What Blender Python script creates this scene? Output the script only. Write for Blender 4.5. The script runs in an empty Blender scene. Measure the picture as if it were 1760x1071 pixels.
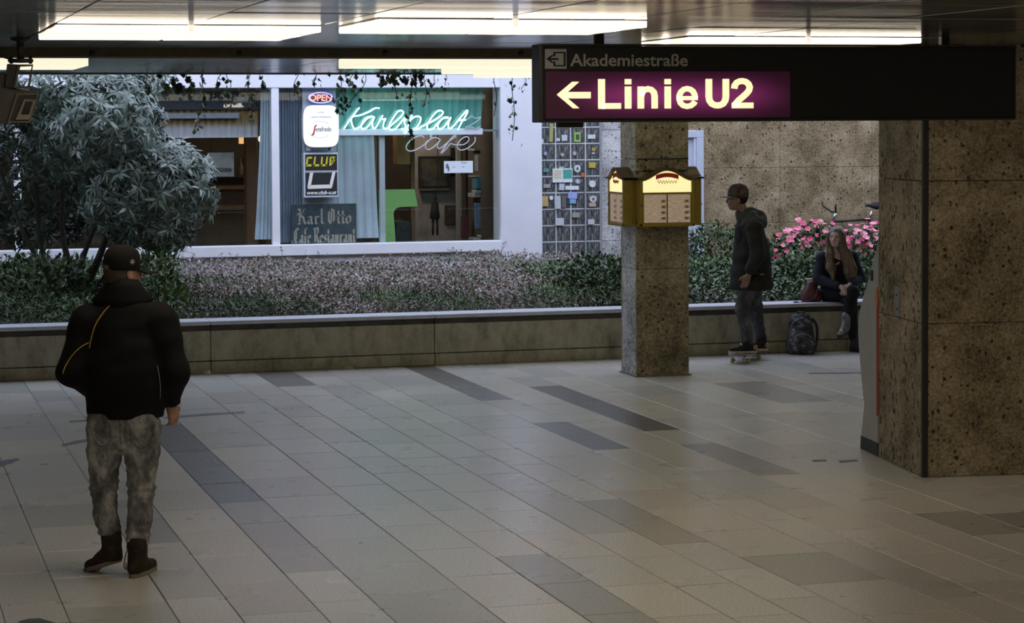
import bpy, bmesh, math, random
import numpy as np
from mathutils import Vector, Matrix
from mathutils.bvhtree import BVHTree

random.seed(11)
rng = np.random.default_rng(11)
scene = bpy.context.scene
col = scene.collection
R = math.radians
PI = math.pi

# ------------------------------------------------------------------ camera
FPX, YAW, PITCH, ROLL, SHIFT, EYE = 3880.0, R(16.1), R(2.55), R(0.345), -150.0, 2.45


def cam_axes():
    f = np.array([math.sin(YAW) * math.cos(PITCH), math.cos(YAW) * math.cos(PITCH), -math.sin(PITCH)])
    r = np.array([math.cos(YAW), -math.sin(YAW), 0.0])
    d = np.cross(f, r)
    c, s = math.cos(ROLL), math.sin(ROLL)
    return c * r + s * d, -s * r + c * d, f


AX_R, AX_D, AX_F = cam_axes()
cam = bpy.data.cameras.new('camera')
cam.sensor_width = 36.0
cam.lens = FPX / 1760.0 * 36.0
cam.shift_y = SHIFT / 1760.0
cam.clip_end = 200
cam_ob = bpy.data.objects.new('camera', cam)
col.objects.link(cam_ob)
m4 = Matrix.Identity(4)
for i in range(3):
    m4[i][0] = AX_R[i]
    m4[i][1] = -AX_D[i]
    m4[i][2] = -AX_F[i]
m4[2][3] = EYE
cam_ob.matrix_world = m4
scene.camera = cam_ob


def ray(x, y):
    return AX_R * ((x - 880.0) / FPX) + AX_D * ((y - 535.5 - SHIFT) / FPX) + AX_F


def on_z(x, y, z=0.0):
    """point of the photograph measured on the level z (floor, ceiling)"""
    d = ray(x, y)
    t = (z - EYE) / d[2]
    return Vector((d[0] * t, d[1] * t, z))


def on_v(x, y, v):
    """point of the photograph measured on the upright plane y = v (facade, pillar face)"""
    d = ray(x, y)
    t = v / d[1]
    return Vector((d[0] * t, v, EYE + d[2] * t))


# ------------------------------------------------------------------ sky, exposure
world = bpy.data.worlds.new('overcast_sky')
scene.world = world
world.use_nodes = True
bg = world.node_tree.nodes['Background']
bg.inputs[0].default_value = (0.69, 0.77, 1.0, 1)
bg.inputs[1].default_value = 2.55
scene.view_settings.view_transform = 'Standard'
scene.view_settings.look = 'None'
scene.view_settings.gamma = 1.0
scene.view_settings.use_curve_mapping = False
scene.view_settings.exposure = 0.0

# sampling aid over the open court (a portal gives no light of its own, it only guides sky rays)
portal = bpy.data.lights.new('court_sky_portal', 'AREA')
portal.shape = 'RECTANGLE'
portal.size, portal.size_y = 28.0, 5.8
portal.cycles.is_portal = True
portal_ob = bpy.data.objects.new('court_sky_portal', portal)
portal_ob.location = (5.0, 25.3, 3.6)
col.objects.link(portal_ob)
scene.cycles.sample_clamp_indirect = 4.0
scene.cycles.caustics_reflective = False
scene.cycles.caustics_refractive = False

LAMP_WARM = 2.9      # luminous strength of the passage light panels
LAMP_OUT = 0.95       # the panels beyond the beam

# ------------------------------------------------------------------ materials
MATS = {}


def nt(name):
    m = bpy.data.materials.new(name)
    m.use_nodes = True
    n = m.node_tree.nodes
    l = m.node_tree.links
    b = n['Principled BSDF']
    MATS[name] = m
    return m, n, l, b


def ramp(n, stops):
    r = n.new('ShaderNodeValToRGB')
    e = r.color_ramp.elements
    e[0].position, e[0].color = stops[0][0], (*stops[0][1], 1)
    e[1].position, e[1].color = stops[-1][0], (*stops[-1][1], 1)
    for p, c in stops[1:-1]:
        k = e.new(p)
        k.color = (*c, 1)
    return r


def noise(n, l, scale, detail=3, rough=0.6, coord='Object', vec=None, stretch=None):
    t = n.new('ShaderNodeTexNoise')
    t.inputs['Scale'].default_value = scale
    t.inputs['Detail'].default_value = detail
    t.inputs['Roughness'].default_value = rough
    if coord == 'Position':
        g = n.new('ShaderNodeNewGeometry')
        src = g.outputs['Position']
    else:
        g = n.new('ShaderNodeTexCoord')
        src = g.outputs[coord]
    if stretch:
        mp = n.new('ShaderNodeMapping')
        mp.inputs['Scale'].default_value = stretch
        l.new(src, mp.inputs['Vector'])
        src = mp.outputs['Vector']
    l.new(src, t.inputs['Vector'])
    return t


def bump(n, l, b, tex_out, strength, dist):
    k = n.new('ShaderNodeBump')
    k.inputs['Strength'].default_value = strength
    k.inputs['Distance'].default_value = dist
    l.new(tex_out, k.inputs['Height'])
    l.new(k.outputs['Normal'], b.inputs['Normal'])
    return k


def plain(name, c, rough=0.6, metal=0.0, var=0.12, scale=14, coord='Object', spec=0.5, bumpy=0.0, stretch=None):
    if name in MATS:
        return MATS[name]
    m, n, l, b = nt(name)
    b.inputs['Roughness'].default_value = rough
    b.inputs['Metallic'].default_value = metal
    b.inputs['Specular IOR Level'].default_value = spec
    t = noise(n, l, scale, 4, 0.65, coord, stretch=stretch)
    r = ramp(n, [(0.3, tuple(max(0, x * (1 - var)) for x in c)), (0.7, tuple(min(1, x * (1 + var)) for x in c))])
    l.new(t.outputs['Fac'], r.inputs['Fac'])
    l.new(r.outputs['Color'], b.inputs['Base Color'])
    if bumpy:
        bump(n, l, b, t.outputs['Fac'], bumpy, 0.01)
    return m


def glow(name, c, strength, base=(0.8, 0.8, 0.8)):
    if name in MATS:
        return MATS[name]
    m, n, l, b = nt(name)
    b.inputs['Base Color'].default_value = (*base, 1)
    b.inputs['Emission Color'].default_value = (*c, 1)
    b.inputs['Emission Strength'].default_value = strength
    b.inputs['Roughness'].default_value = 0.4
    return m


def aggregate(name, base, light, dark, hole_scale=16, hole_th=0.17, streak=(1, 1, 1), fine=48):
    """exposed aggregate / tuff like stone with pits"""
    m, n, l, b = nt(name)
    g = n.new('ShaderNodeNewGeometry')
    mp = n.new('ShaderNodeMapping')
    mp.inputs['Scale'].default_value = streak
    l.new(g.outputs['Position'], mp.inputs['Vector'])
    big = n.new('ShaderNodeTexNoise')
    big.inputs['Scale'].default_value = 2.55
    big.inputs['Detail'].default_value = 5
    big.inputs['Roughness'].default_value = 0.7
    l.new(g.outputs['Position'], big.inputs['Vector'])
    fi = n.new('ShaderNodeTexNoise')
    fi.inputs['Scale'].default_value = fine
    fi.inputs['Detail'].default_value = 3
    fi.inputs['Roughness'].default_value = 0.7
    l.new(g.outputs['Position'], fi.inputs['Vector'])
    mixn = n.new('ShaderNodeMath')
    mixn.operation = 'ADD'
    l.new(big.outputs['Fac'], mixn.inputs[0])
    l.new(fi.outputs['Fac'], mixn.inputs[1])
    half = n.new('ShaderNodeMath')
    half.operation = 'MULTIPLY'
    half.inputs[1].default_value = 0.5
    l.new(mixn.outputs[0], half.inputs[0])
    r = ramp(n, [(0.38, tuple(x * 0.34 for x in base)), (0.5, base), (0.61, light)])
    l.new(half.outputs[0], r.inputs['Fac'])
    vo = n.new('ShaderNodeTexVoronoi')
    vo.inputs['Scale'].default_value = hole_scale
    vo.inputs['Randomness'].default_value = 1.0
    # wobble the lookup so the pits are ragged
    add = n.new('ShaderNodeVectorMath')
    add.operation = 'MULTIPLY_ADD'
    add.inputs[1].default_value = (0.05, 0.05, 0.05)
    l.new(fi.outputs['Color'], add.inputs[0])
    l.new(mp.outputs['Vector'], add.inputs[2])
    l.new(add.outputs[0], vo.inputs['Vector'])
    # only some cells are pits, of varied size
    sep = n.new('ShaderNodeSeparateColor')
    l.new(vo.outputs['Color'], sep.inputs[0])
    size = n.new('ShaderNodeMapRange')
    size.inputs['From Min'].default_value = 0.25
    size.inputs['From Max'].default_value = 1.0
    size.inputs['To Min'].default_value = 0.0
    size.inputs['To Max'].default_value = hole_th * 2.2
    l.new(sep.outputs['Red'], size.inputs['Value'])
    cmpn = n.new('ShaderNodeMath')
    cmpn.operation = 'SUBTRACT'
    l.new(size.outputs['Result'], cmpn.inputs[0])
    l.new(vo.outputs['Distance'], cmpn.inputs[1])
    mask = n.new('ShaderNodeMapRange')
    mask.inputs['From Min'].default_value = 0.0
    mask.inputs['From Max'].default_value = 0.07
    l.new(cmpn.outputs[0], mask.inputs['Value'])
    mx = n.new('ShaderNodeMix')
    mx.data_type = 'RGBA'
    l.new(mask.outputs['Result'], mx.inputs['Factor'])
    l.new(r.outputs['Color'], mx.inputs['A'])
    mx.inputs['B'].default_value = (*dark, 1)
    l.new(mx.outputs['Result'], b.inputs['Base Color'])
    b.inputs['Roughness'].default_value = 0.8
    b.inputs['Specular IOR Level'].default_value = 0.3
    hh = n.new('ShaderNodeMath')
    hh.operation = 'SUBTRACT'
    l.new(fi.outputs['Fac'], hh.inputs[0])
    l.new(mask.outputs['Result'], hh.inputs[1])
    bump(n, l, b, hh.outputs[0], 0.6, 0.012)
    return m


M_STONE = aggregate('pitted_stone', (0.25, 0.205, 0.125), (0.42, 0.355, 0.25), (0.035, 0.029, 0.02), 24, 0.17)
M_STONE_ROUGH = aggregate('pitted_stone_vertical', (0.30, 0.255, 0.175), (0.46, 0.40, 0.30), (0.032, 0.027, 0.02), 30, 0.24, (1, 1, 0.55))
M_STONE_WALL = aggregate('aggregate_concrete', (0.26, 0.195, 0.105), (0.45, 0.36, 0.23), (0.06, 0.045, 0.028), 22, 0.18, fine=45)
M_STONE_GREY = aggregate('grey_aggregate_and_skylit_side', (0.42, 0.41, 0.40), (0.66, 0.65, 0.64), (0.14, 0.13, 0.12), 20, 0.16, fine=45)


def granite():
    m, n, l, b = nt('speckled_granite')
    oi = n.new('ShaderNodeObjectInfo')
    g = n.new('ShaderNodeNewGeometry')
    f = n.new('ShaderNodeTexNoise')
    f.inputs['Scale'].default_value = 65
    f.inputs['Detail'].default_value = 1
    l.new(g.outputs['Position'], f.inputs['Vector'])
    w = n.new('ShaderNodeTexNoise')
    w.inputs['Scale'].default_value = 2.2
    w.inputs['Detail'].default_value = 2
    l.new(g.outputs['Position'], w.inputs['Vector'])
    r = ramp(n, [(0.3, (0.8, 0.8, 0.8)), (0.5, (1, 1, 1)), (0.7, (1.0, 1.0, 1.0))])
    r.color_ramp.elements[2].color = (1.2, 1.2, 1.18, 1)
    l.new(f.outputs['Fac'], r.inputs['Fac'])
    mx = n.new('ShaderNodeMix')
    mx.data_type = 'RGBA'
    mx.blend_type = 'MULTIPLY'
    mx.inputs['Factor'].default_value = 1
    l.new(oi.outputs['Color'], mx.inputs['A'])
    l.new(r.outputs['Color'], mx.inputs['B'])
    r2 = ramp(n, [(0.0, (0.96, 0.96, 0.96)), (1.0, (1.0, 1.0, 1.0))])
    l.new(w.outputs['Fac'], r2.inputs['Fac'])
    mx2 = n.new('ShaderNodeMix')
    mx2.data_type = 'RGBA'
    mx2.blend_type = 'MULTIPLY'
    mx2.inputs['Factor'].default_value = 1
    l.new(mx.outputs['Result'], mx2.inputs['A'])
    l.new(r2.outputs['Color'], mx2.inputs['B'])
    l.new(mx2.outputs['Result'], b.inputs['Base Color'])
    rr = n.new('ShaderNodeMapRange')
    rr.inputs['From Min'].default_value = 0.3
    rr.inputs['From Max'].default_value = 0.7
    rr.inputs['To Min'].default_value = 0.27
    rr.inputs['To Max'].default_value = 0.29
    l.new(w.outputs['Fac'], rr.inputs['Value'])
    l.new(rr.outputs['Result'], b.inputs['Roughness'])
    b.inputs['Specular IOR Level'].default_value = 0.7
    return m


M_GRANITE = granite()


def metal_panel():
    m, n, l, b = nt('brushed_ceiling_metal')
    b.inputs['Metallic'].default_value = 0.85
    oi = n.new('ShaderNodeObjectInfo')
    r0 = ramp(n, [(0.0, (0.20, 0.20, 0.20)), (1.0, (0.34, 0.335, 0.33))])
    l.new(oi.outputs['Random'], r0.inputs['Fac'])
    t = noise(n, l, 1.1, 2, 0.5, 'Position', stretch=(0.35, 2.2, 1))
    r = ramp(n, [(0.3, (0.7, 0.7, 0.7)), (0.75, (1.25, 1.25, 1.25))])
    l.new(t.outputs['Fac'], r.inputs['Fac'])
    mx = n.new('ShaderNodeMix')
    mx.data_type = 'RGBA'
    mx.blend_type = 'MULTIPLY'
    mx.inputs['Factor'].default_value = 1
    l.new(r0.outputs['Color'], mx.inputs['A'])
    l.new(r.outputs['Color'], mx.inputs['B'])
    l.new(mx.outputs['Result'], b.inputs['Base Color'])
    b.inputs['Roughness'].default_value = 0.2
    bump(n, l, b, t.outputs['Fac'], 0.25, 0.02)
    return m


M_CEIL = metal_panel()


def glass_mat(name, tint=(1, 1, 1), gloss=1.0):
    m = bpy.data.materials.new(name)
    m.use_nodes = True
    n, l = m.node_tree.nodes, m.node_tree.links
    n.clear()
    out = n.new('ShaderNodeOutputMaterial')
    tr = n.new('ShaderNodeBsdfTransparent')
    tr.inputs[0].default_value = (*tint, 1)
    gl = n.new('ShaderNodeBsdfGlossy')
    gl.inputs['Roughness'].default_value = 0.01
    gl.inputs['Color'].default_value = (gloss, gloss, gloss, 1)
    lw = n.new('ShaderNodeLayerWeight')
    lw.inputs['Blend'].default_value = 0.5
    p5 = n.new('ShaderNodeMath')
    p5.operation = 'POWER'
    p5.inputs[1].default_value = 4.0
    l.new(lw.outputs['Facing'], p5.inputs[0])
    fr = n.new('ShaderNodeMath')
    fr.operation = 'MULTIPLY_ADD'
    fr.inputs[1].default_value = 0.94
    fr.inputs[2].default_value = 0.05
    l.new(p5.outputs[0], fr.inputs[0])
    mx = n.new('ShaderNodeMixShader')
    l.new(fr.outputs[0], mx.inputs[0])
    l.new(tr.outputs[0], mx.inputs[1])
    l.new(gl.outputs[0], mx.inputs[2])
    l.new(mx.outputs[0], out.inputs[0])
    MATS[name] = m
    return m


M_GLASS = glass_mat('window_glass', (0.93, 0.96, 0.96))


def leaf_mat(name, stops, rough=0.4, spec=0.5):
    m, n, l, b = nt(name)
    a = n.new('ShaderNodeAttribute')
    a.attribute_name = 'rnd'
    r = ramp(n, stops)
    l.new(a.outputs['Fac'], r.inputs['Fac'])
    l.new(r.outputs['Color'], b.inputs['Base Color'])
    b.inputs['Roughness'].default_value = rough
    b.inputs['Specular IOR Level'].default_value = spec
    return m


# ------------------------------------------------------------------ object helpers
def tag(o, label=None, cat=None, group=None, kind=None):
    if label:
        o['label'] = label
    if cat:
        o['category'] = cat
    if group:
        o['group'] = group
    if kind:
        o['kind'] = kind
    return o


def empty(name, loc=(0, 0, 0), rz=0.0, parent=None):
    o = bpy.data.objects.new(name, None)
    o.location = loc
    o.rotation_euler = (0, 0, rz)
    o.empty_display_size = 0.1
    col.objects.link(o)
    if parent:
        o.parent = parent
    return o


def link_mesh(name, me, mat=None, parent=None, loc=None, rot=None):
    o = bpy.data.objects.new(name, me)
    if mat is not None and not me.materials:
        me.materials.append(mat)
    col.objects.link(o)
    if parent:
        o.parent = parent
    if loc is not None:
        o.location = loc
    if rot is not None:
        o.rotation_euler = rot
    return o


def np_mesh(name, V, F, smooth=False):
    me = bpy.data.meshes.new(name)
    V = np.asarray(V, np.float32)
    F = np.asarray(F, np.int32)
    me.vertices.add(len(V))
    me.vertices.foreach_set('co', V.ravel())
    k = F.shape[1]
    me.loops.add(F.size)
    me.loops.foreach_set('vertex_index', F.ravel())
    me.polygons.add(len(F))
    me.polygons.foreach_set('loop_start', np.arange(0, F.size, k, dtype=np.int32))
    if smooth:
        me.polygons.foreach_set('use_smooth', np.ones(len(F), bool))
    me.update(calc_edges=True)
    return me


class MB:
    """collects shapes of ONE part"""

    def __init__(self):
        self.v, self.f, self.s = [], [], []

    def add(self, vs, fs, smooth=False):
        o = len(self.v)
        self.v += [tuple(p) for p in vs]
        for f in fs:
            self.f.append([i + o for i in f])
            self.s.append(smooth)
        return self

    def box(self, lo, hi, M=None):
        x0, y0, z0 = lo
        x1, y1, z1 = hi
        vs = [Vector(p) for p in ((x0, y0, z0), (x1, y0, z0), (x1, y1, z0), (x0, y1, z0), (x0, y0, z1), (x1, y0, z1), (x1, y1, z1), (x0, y1, z1))]
        if M is not None:
            vs = [M @ p for p in vs]
        return self.add(vs, [(0, 3, 2, 1), (4, 5, 6, 7), (0, 1, 5, 4), (1, 2, 6, 5), (2, 3, 7, 6), (3, 0, 4, 7)])

    def bbox(self, lo, hi, b=0.01, M=None):
        """box with chamfered edges"""
        bm = bmesh.new()
        bmesh.ops.create_cube(bm, size=1)
        c = [(lo[i] + hi[i]) / 2 for i in range(3)]
        s = [hi[i] - lo[i] for i in range(3)]
        for v in bm.verts:
            v.co = Vector((c[0] + v.co.x * s[0], c[1] + v.co.y * s[1], c[2] + v.co.z * s[2]))
        bmesh.ops.bevel(bm, geom=bm.edges[:], offset=b, segments=2, affect='EDGES', profile=0.5)
        bm.verts.ensure_lookup_table()
        vs = [v.co.copy() if M is None else M @ v.co for v in bm.verts]
        fs = [[v.index for v in f.verts] for f in bm.faces]
        bm.free()
        return self.add(vs, fs)

    def prism(self, poly, a, b, axis='y', M=None):
        """poly 2D (x,z) for axis y; (y,z) for axis x; (x,y) for axis z; from a to b"""
        n = len(poly)
        area = sum(poly[i][0] * poly[(i + 1) % n][1] - poly[(i + 1) % n][0] * poly[i][1] for i in range(n))
        if area < 0:
            poly = poly[::-1]

        def P(p, t):
            if axis == 'y':
                q = Vector((p[0], t, p[1]))
            elif axis == 'x':
                q = Vector((t, p[0], p[1]))
            else:
                q = Vector((p[0], p[1], t))
            return M @ q if M is not None else q
        vs = [P(p, a) for p in poly] + [P(p, b) for p in poly]
        fs = [list(range(n)), list(range(2 * n - 1, n - 1, -1))]
        fs += [(i, i + n, (i + 1) % n + n, (i + 1) % n) for i in range(n)]
        if axis == 'z':
            fs = [f[::-1] for f in fs]
        if (b < a):
            fs = [f[::-1] for f in fs]
        return self.add(vs, fs)

    def tube(self, pts, r, n=8, caps=True, closed=False):
        pts = [Vector(p) for p in pts]
        m = len(pts)
        rs = r if isinstance(r, (list, tuple)) else [r] * m
        T = []
        for i in range(m):
            if closed:
                t = pts[(i + 1) % m] - pts[i - 1]
            else:
                t = pts[min(i + 1, m - 1)] - pts[max(i - 1, 0)]
            T.append(t.normalized() if t.length > 1e-9 else Vector((0, 0, 1)))
        up = Vector((0, 0, 1)) if abs(T[0].z) < 0.9 else Vector((0, 1, 0))
        N = T[0].cross(up).normalized()
        vs, fs = [], []
        for i in range(m):
            N = (N - T[i] * N.dot(T[i]))
            N = N.normalized() if N.length > 1e-6 else T[i].orthogonal().normalized()
            B = T[i].cross(N)
            for k in range(n):
                a = 2 * PI * k / n
                vs.append(pts[i] + (N * math.cos(a) + B * math.sin(a)) * rs[i])
        for i in range(m if closed else m - 1):
            j = (i + 1) % m
            for k in range(n):
                fs.append((i * n + k, i * n + (k + 1) % n, j * n + (k + 1) % n, j * n + k))
        if caps and not closed:
            fs.append(list(range(n))[::-1])
            fs.append([(m - 1) * n + k for k in range(n)])
        return self.add(vs, fs, True)

    def cyl(self, a, b, r, n=16, r2=None):
        return self.tube([a, b], [r, r if r2 is None else r2], n)

    def lathe(self, prof, n=24, M=None, sx=1, sy=1, a0=0, a1=2 * PI):
        full = abs(a1 - a0 - 2 * PI) < 1e-6
        k = n if full else n + 1
        vs, fs = [], []
        for (r_, z) in prof:
            for i in range(k):
                a = a0 + (a1 - a0) * i / n
                p = Vector((r_ * math.cos(a) * sx, r_ * math.sin(a) * sy, z))
                vs.append(M @ p if M is not None else p)
        for j in range(len(prof) - 1):
            for i in range(n):
                i2 = (i + 1) % k
                fs.append((j * k + i, j * k + i2, (j + 1) * k + i2, (j + 1) * k + i))
        return self.add(vs, fs, True)

    def ball(self, c, r, n=12, m=8, M=None):
        rx, ry, rz = r if isinstance(r, (tuple, list)) else (r, r, r)
        vs, fs = [], []
        for j in range(m + 1):
            t = PI * j / m
            for i in range(n):
                a = 2 * PI * i / n
                p = Vector((rx * math.sin(t) * math.cos(a), ry * math.sin(t) * math.sin(a), rz * math.cos(t)))
                if M is not None:
                    p = M @ p
                vs.append(p + Vector(c))
        for j in range(m):
            for i in range(n):
                fs.append((j * n + i, (j + 1) * n + i, (j + 1) * n + (i + 1) % n, j * n + (i + 1) % n))
        return self.add(vs, fs, True)

    def mesh(self, name):
        me = bpy.data.meshes.new(name)
        me.from_pydata(self.v, [], self.f)
        me.polygons.foreach_set('use_smooth', self.s)
        me.update()
        return me

    def build(self, name, mat, parent=None, loc=None, rot=None):
        return link_mesh(name, self.mesh(name), mat, parent, loc, rot)


def spline(pts, n=6, closed=False):
    """Catmull-Rom through 2D or 3D points"""
    P = [np.array(p, float) for p in pts]
    m = len(P)
    out = []
    rngi = range(m if closed else m - 1)
    for i in rngi:
        p1, p2 = P[i], P[(i + 1) % m]
        p0 = P[i - 1] if (i > 0 or closed) else p1 * 2 - p2
        p3 = P[(i + 2) % m] if (i + 2 < m or closed) else p2 * 2 - p1
        for k in range(n):
            t = k / n
            out.append(0.5 * (2 * p1 + (p2 - p0) * t + (2 * p0 - 5 * p1 + 4 * p2 - p3) * t * t + (3 * p1 - p0 - 3 * p2 + p3) * t ** 3))
    if not closed:
        out.append(P[-1])
    return out


_text_cache = {}


def text_mesh(s, size=1.0, bold=0.0, extrude=0.0, shear=0.0, align='LEFT', space=1.0):
    cu = bpy.data.curves.new('lettering', 'FONT')
    cu.body = s
    cu.size = size
    cu.offset = bold * size
    cu.extrude = extrude
    cu.shear = shear
    cu.align_x = align
    cu.space_character = space
    cu.resolution_u = 4
    ob = bpy.data.objects.new('lettering_tmp', cu)
    me = bpy.data.meshes.new_from_object(ob)
    bpy.data.objects.remove(ob)
    bpy.data.curves.remove(cu)
    return me


def text_fit(name, s, mat, parent, x0, x1, z0, z1, y, bold=0.0, shear=0.0, extrude=0.002, M=None, space=1.0):
    """flat lettering facing -y that fills the box x0..x1, z0..z1 (parent space)"""
    me = text_mesh(s, 1.0, bold, 0.0, shear, space=space)
    n = len(me.vertices)
    co = np.zeros(n * 3, np.float32)
    me.vertices.foreach_get('co', co)
    co = co.reshape(-1, 3)
    lo, hi = co.min(0), co.max(0)
    out = np.zeros_like(co)
    out[:, 0] = x0 + (co[:, 0] - lo[0]) / (hi[0] - lo[0]) * (x1 - x0)
    out[:, 2] = z0 + (co[:, 1] - lo[1]) / (hi[1] - lo[1]) * (z1 - z0)
    out[:, 1] = y
    if M is not None:
        out = np.array([M @ Vector(p) for p in out], np.float32)
    me.vertices.foreach_set('co', out.ravel())
    me.update()
    return link_mesh(name, me, mat, parent)


def copy_tree(o, parent=None):
    c = o.copy()
    col.objects.link(c)
    c.parent = parent
    for ch in list(o.children):
        copy_tree(ch, c)
    return c
# ================================================================== THE SETTING
CEIL = 2.97
V_WALL = 22.2      # front of the planter wall
V_FAC = 28.2       # shop facade

M_GROUT = plain('dark_grout', (0.05, 0.048, 0.045), 0.9)
M_DARK = plain('dark_void', (0.02, 0.02, 0.02), 0.9)
M_CONC = plain('stained_concrete', (0.24, 0.215, 0.15), 0.85, var=0.35, scale=3.0, coord='Object', bumpy=0.3)
M_PLASTER = plain('pale_plaster', (0.74, 0.74, 0.79), 0.8, var=0.05, scale=2.0)
M_WHITE = plain('white_frame_paint', (0.80, 0.80, 0.84), 0.5, var=0.04, scale=5)
M_BLACK = plain('black_metal', (0.012, 0.012, 0.012), 0.55)
M_PLENUM = plain('roof_concrete', (0.06, 0.058, 0.055), 0.9)

# ---- floor: bed, then tiles one by one
floor = MB().box((-9, -7, -0.3), (19, V_WALL + 0.05, -0.005)).build('floor', M_GROUT)
tag(floor, 'speckled granite slab floor of the passage', kind='structure')
known = [0.959, 1.477, 1.782, 2.188, 2.497, 3.005, 3.412, 3.722, 4.10, 4.43, 4.73, 5.25, 5.548, 5.95, 6.27, 6.67, 7.18, 7.68]
wid = [0.51, 0.31, 0.405, 0.31, 0.51, 0.405, 0.31]
left, x, k = [], 0.959, 0
while x > -8.6:
    x -= wid[(6 - k) % 7]
    left.append(x)
    k += 1
right, x, k = [], 7.68, 0
while x < 18.5:
    x += wid[k % 7]
    right.append(x)
    k += 1
strips = left[::-1] + known + right
offset = {9: 0}
phase_known = {1.782: 14.33, 2.188: 14.52, 2.497: 13.83, 3.005: 13.34, 3.412: 13.01, 3.722: 12.85, 5.25: 16.02, 5.95: 16.88, 0.959: 14.76}
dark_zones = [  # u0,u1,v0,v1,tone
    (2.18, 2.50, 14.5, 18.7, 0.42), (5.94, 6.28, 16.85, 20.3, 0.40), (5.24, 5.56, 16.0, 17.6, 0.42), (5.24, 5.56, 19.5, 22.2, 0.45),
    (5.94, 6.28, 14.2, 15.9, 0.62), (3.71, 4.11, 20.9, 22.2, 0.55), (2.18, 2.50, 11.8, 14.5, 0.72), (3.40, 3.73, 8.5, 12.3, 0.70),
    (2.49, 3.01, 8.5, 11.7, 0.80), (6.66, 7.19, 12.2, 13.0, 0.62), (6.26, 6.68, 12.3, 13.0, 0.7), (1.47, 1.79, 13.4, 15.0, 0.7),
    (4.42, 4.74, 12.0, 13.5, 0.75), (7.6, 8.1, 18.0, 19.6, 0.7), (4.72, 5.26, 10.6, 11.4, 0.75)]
tiles = []
TL = 0.80
for i in range(len(strips) - 1):
    u0, u1 = strips[i], strips[i + 1]
    ph = phase_known.get(round(u0, 3), random.random() * TL)
    v = ph - math.ceil((ph + 6.9) / TL) * TL
    while v < V_WALL:
        a, b = max(v, -6.9), min(v + TL, V_WALL + 0.02)
        v += TL
        if b - a < 0.06:
            continue
        cu, cv = (u0 + u1) / 2, (a + b) / 2
        tone = random.choice([0.84, 0.91, 0.95, 1.0, 1.0, 1.03, 1.08])
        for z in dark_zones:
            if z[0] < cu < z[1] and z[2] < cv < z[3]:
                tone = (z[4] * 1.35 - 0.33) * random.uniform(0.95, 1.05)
        warm = random.uniform(-0.03, 0.03)
        # projected size
        P = []
        for (pu, pv) in ((u0, a), (u1, a), (u1, b), (u0, b)):
            q = np.array([pu, pv, -EYE])
            zc = q @ AX_F
            if zc < 1:
                P = None
                break
            P.append((880 + FPX * (q @ AX_R) / zc, 535.5 + SHIFT + FPX * (q @ AX_D) / zc))
        area = 0
        if P:
            cx, cy = sum(p[0] for p in P) / 4, sum(p[1] for p in P) / 4
            if -60 < cx < 1820 and 590 < cy < 1130 and not (cx > 1540 and cy < 800):
                area = abs(sum(P[j][0] * P[(j + 1) % 4][1] - P[(j + 1) % 4][0] * P[j][1] for j in range(4))) / 2
        tiles.append((area, u0, u1, a, b, tone, warm))
tiles.sort(key=lambda t: -t[0])
TC = (0.61, 0.60, 0.555)
tile_meshes = {}
rest = [MB(), MB(), MB()]
for k, (area, u0, u1, a, b, tone, warm) in enumerate(tiles):
    g = 0.0022
    if k < 300 and area > 0:
        key = (round(u1 - u0, 3), round(b - a, 3))
        if key not in tile_meshes:
            w, h = key[0] / 2 - g, key[1] / 2 - g
            c = 0.003
            mb = MB()
            vs = [(-w, -h, -0.03), (w, -h, -0.03), (w, h, -0.03), (-w, h, -0.03), (-w, -h, -c), (w, -h, -c), (w, h, -c), (-w, h, -c),
                  (-w + c, -h + c, 0), (w - c, -h + c, 0), (w - c, h - c, 0), (-w + c, h - c, 0)]
            fs = [(8, 9, 10, 11)] + [(j, (j + 1) % 4, (j + 1) % 4 + 4, j + 4) for j in range(4)] + [(j + 4, (j + 1) % 4 + 4, (j + 1) % 4 + 8, j + 8) for j in range(4)]
            mb.add(vs, fs)
            me = mb.mesh('floor_tile')
            me.materials.append(M_GRANITE)
            tile_meshes[key] = me
        o = link_mesh('floor_tile', tile_meshes[key], None, floor, ((u0 + u1) / 2, (a + b) / 2, random.uniform(-0.0006, 0.0006)))
        o.color = (TC[0] * tone * (1 + warm), TC[1] * tone, TC[2] * tone * (1 - warm), 1)
    else:
        j = 0 if tone < 0.85 else (1 if tone < 1.0 else 2)
        rest[j].box((u0 + g, a + g, -0.03), (u1 - g, b - g, 0.0))
for mb, tone in zip(rest, (0.7, 0.92, 1.06)):
    if mb.v:
        o = mb.build('floor_tile_field', M_GRANITE, floor)
        o.color = (TC[0] * tone, TC[1] * tone, TC[2] * tone, 1)
        o['kind'] = 'stuff'
# dark scuffs and stains lying on the tiles
M_STAIN = plain('floor_stain', (0.045, 0.043, 0.04), 0.45)


def stain(px, w=None):
    pts = [on_z(x, y, 0) for x, y in px]
    mb = MB()
    mb.prism([(p.x, p.y) for p in pts], 0.0008, 0.0016, 'z')
    mb.build('floor_stain', M_STAIN, floor)


stain([(282, 717), (350, 711), (420, 707), (421, 710), (350, 714.5), (282, 720)])
stain([(118, 724), (156, 721.5), (160, 724), (120, 726)])
stain([(104, 765), (130, 758), (156, 754), (156, 758), (130, 763), (108, 767)])
stain([(-12, 797), (10, 791), (30, 788), (34, 790), (22, 796), (-12, 806)])
stain([(30, 1069), (50, 1064), (68, 1063), (98, 1072), (60, 1080)])
stain([(1395, 791), (1420, 790), (1421, 793), (1398, 794)])
stain([(1440, 792), (1472, 790), (1476, 793), (1444, 796)])
stain([(1390, 641), (1490, 640), (1490, 642), (1390, 643)])
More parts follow.
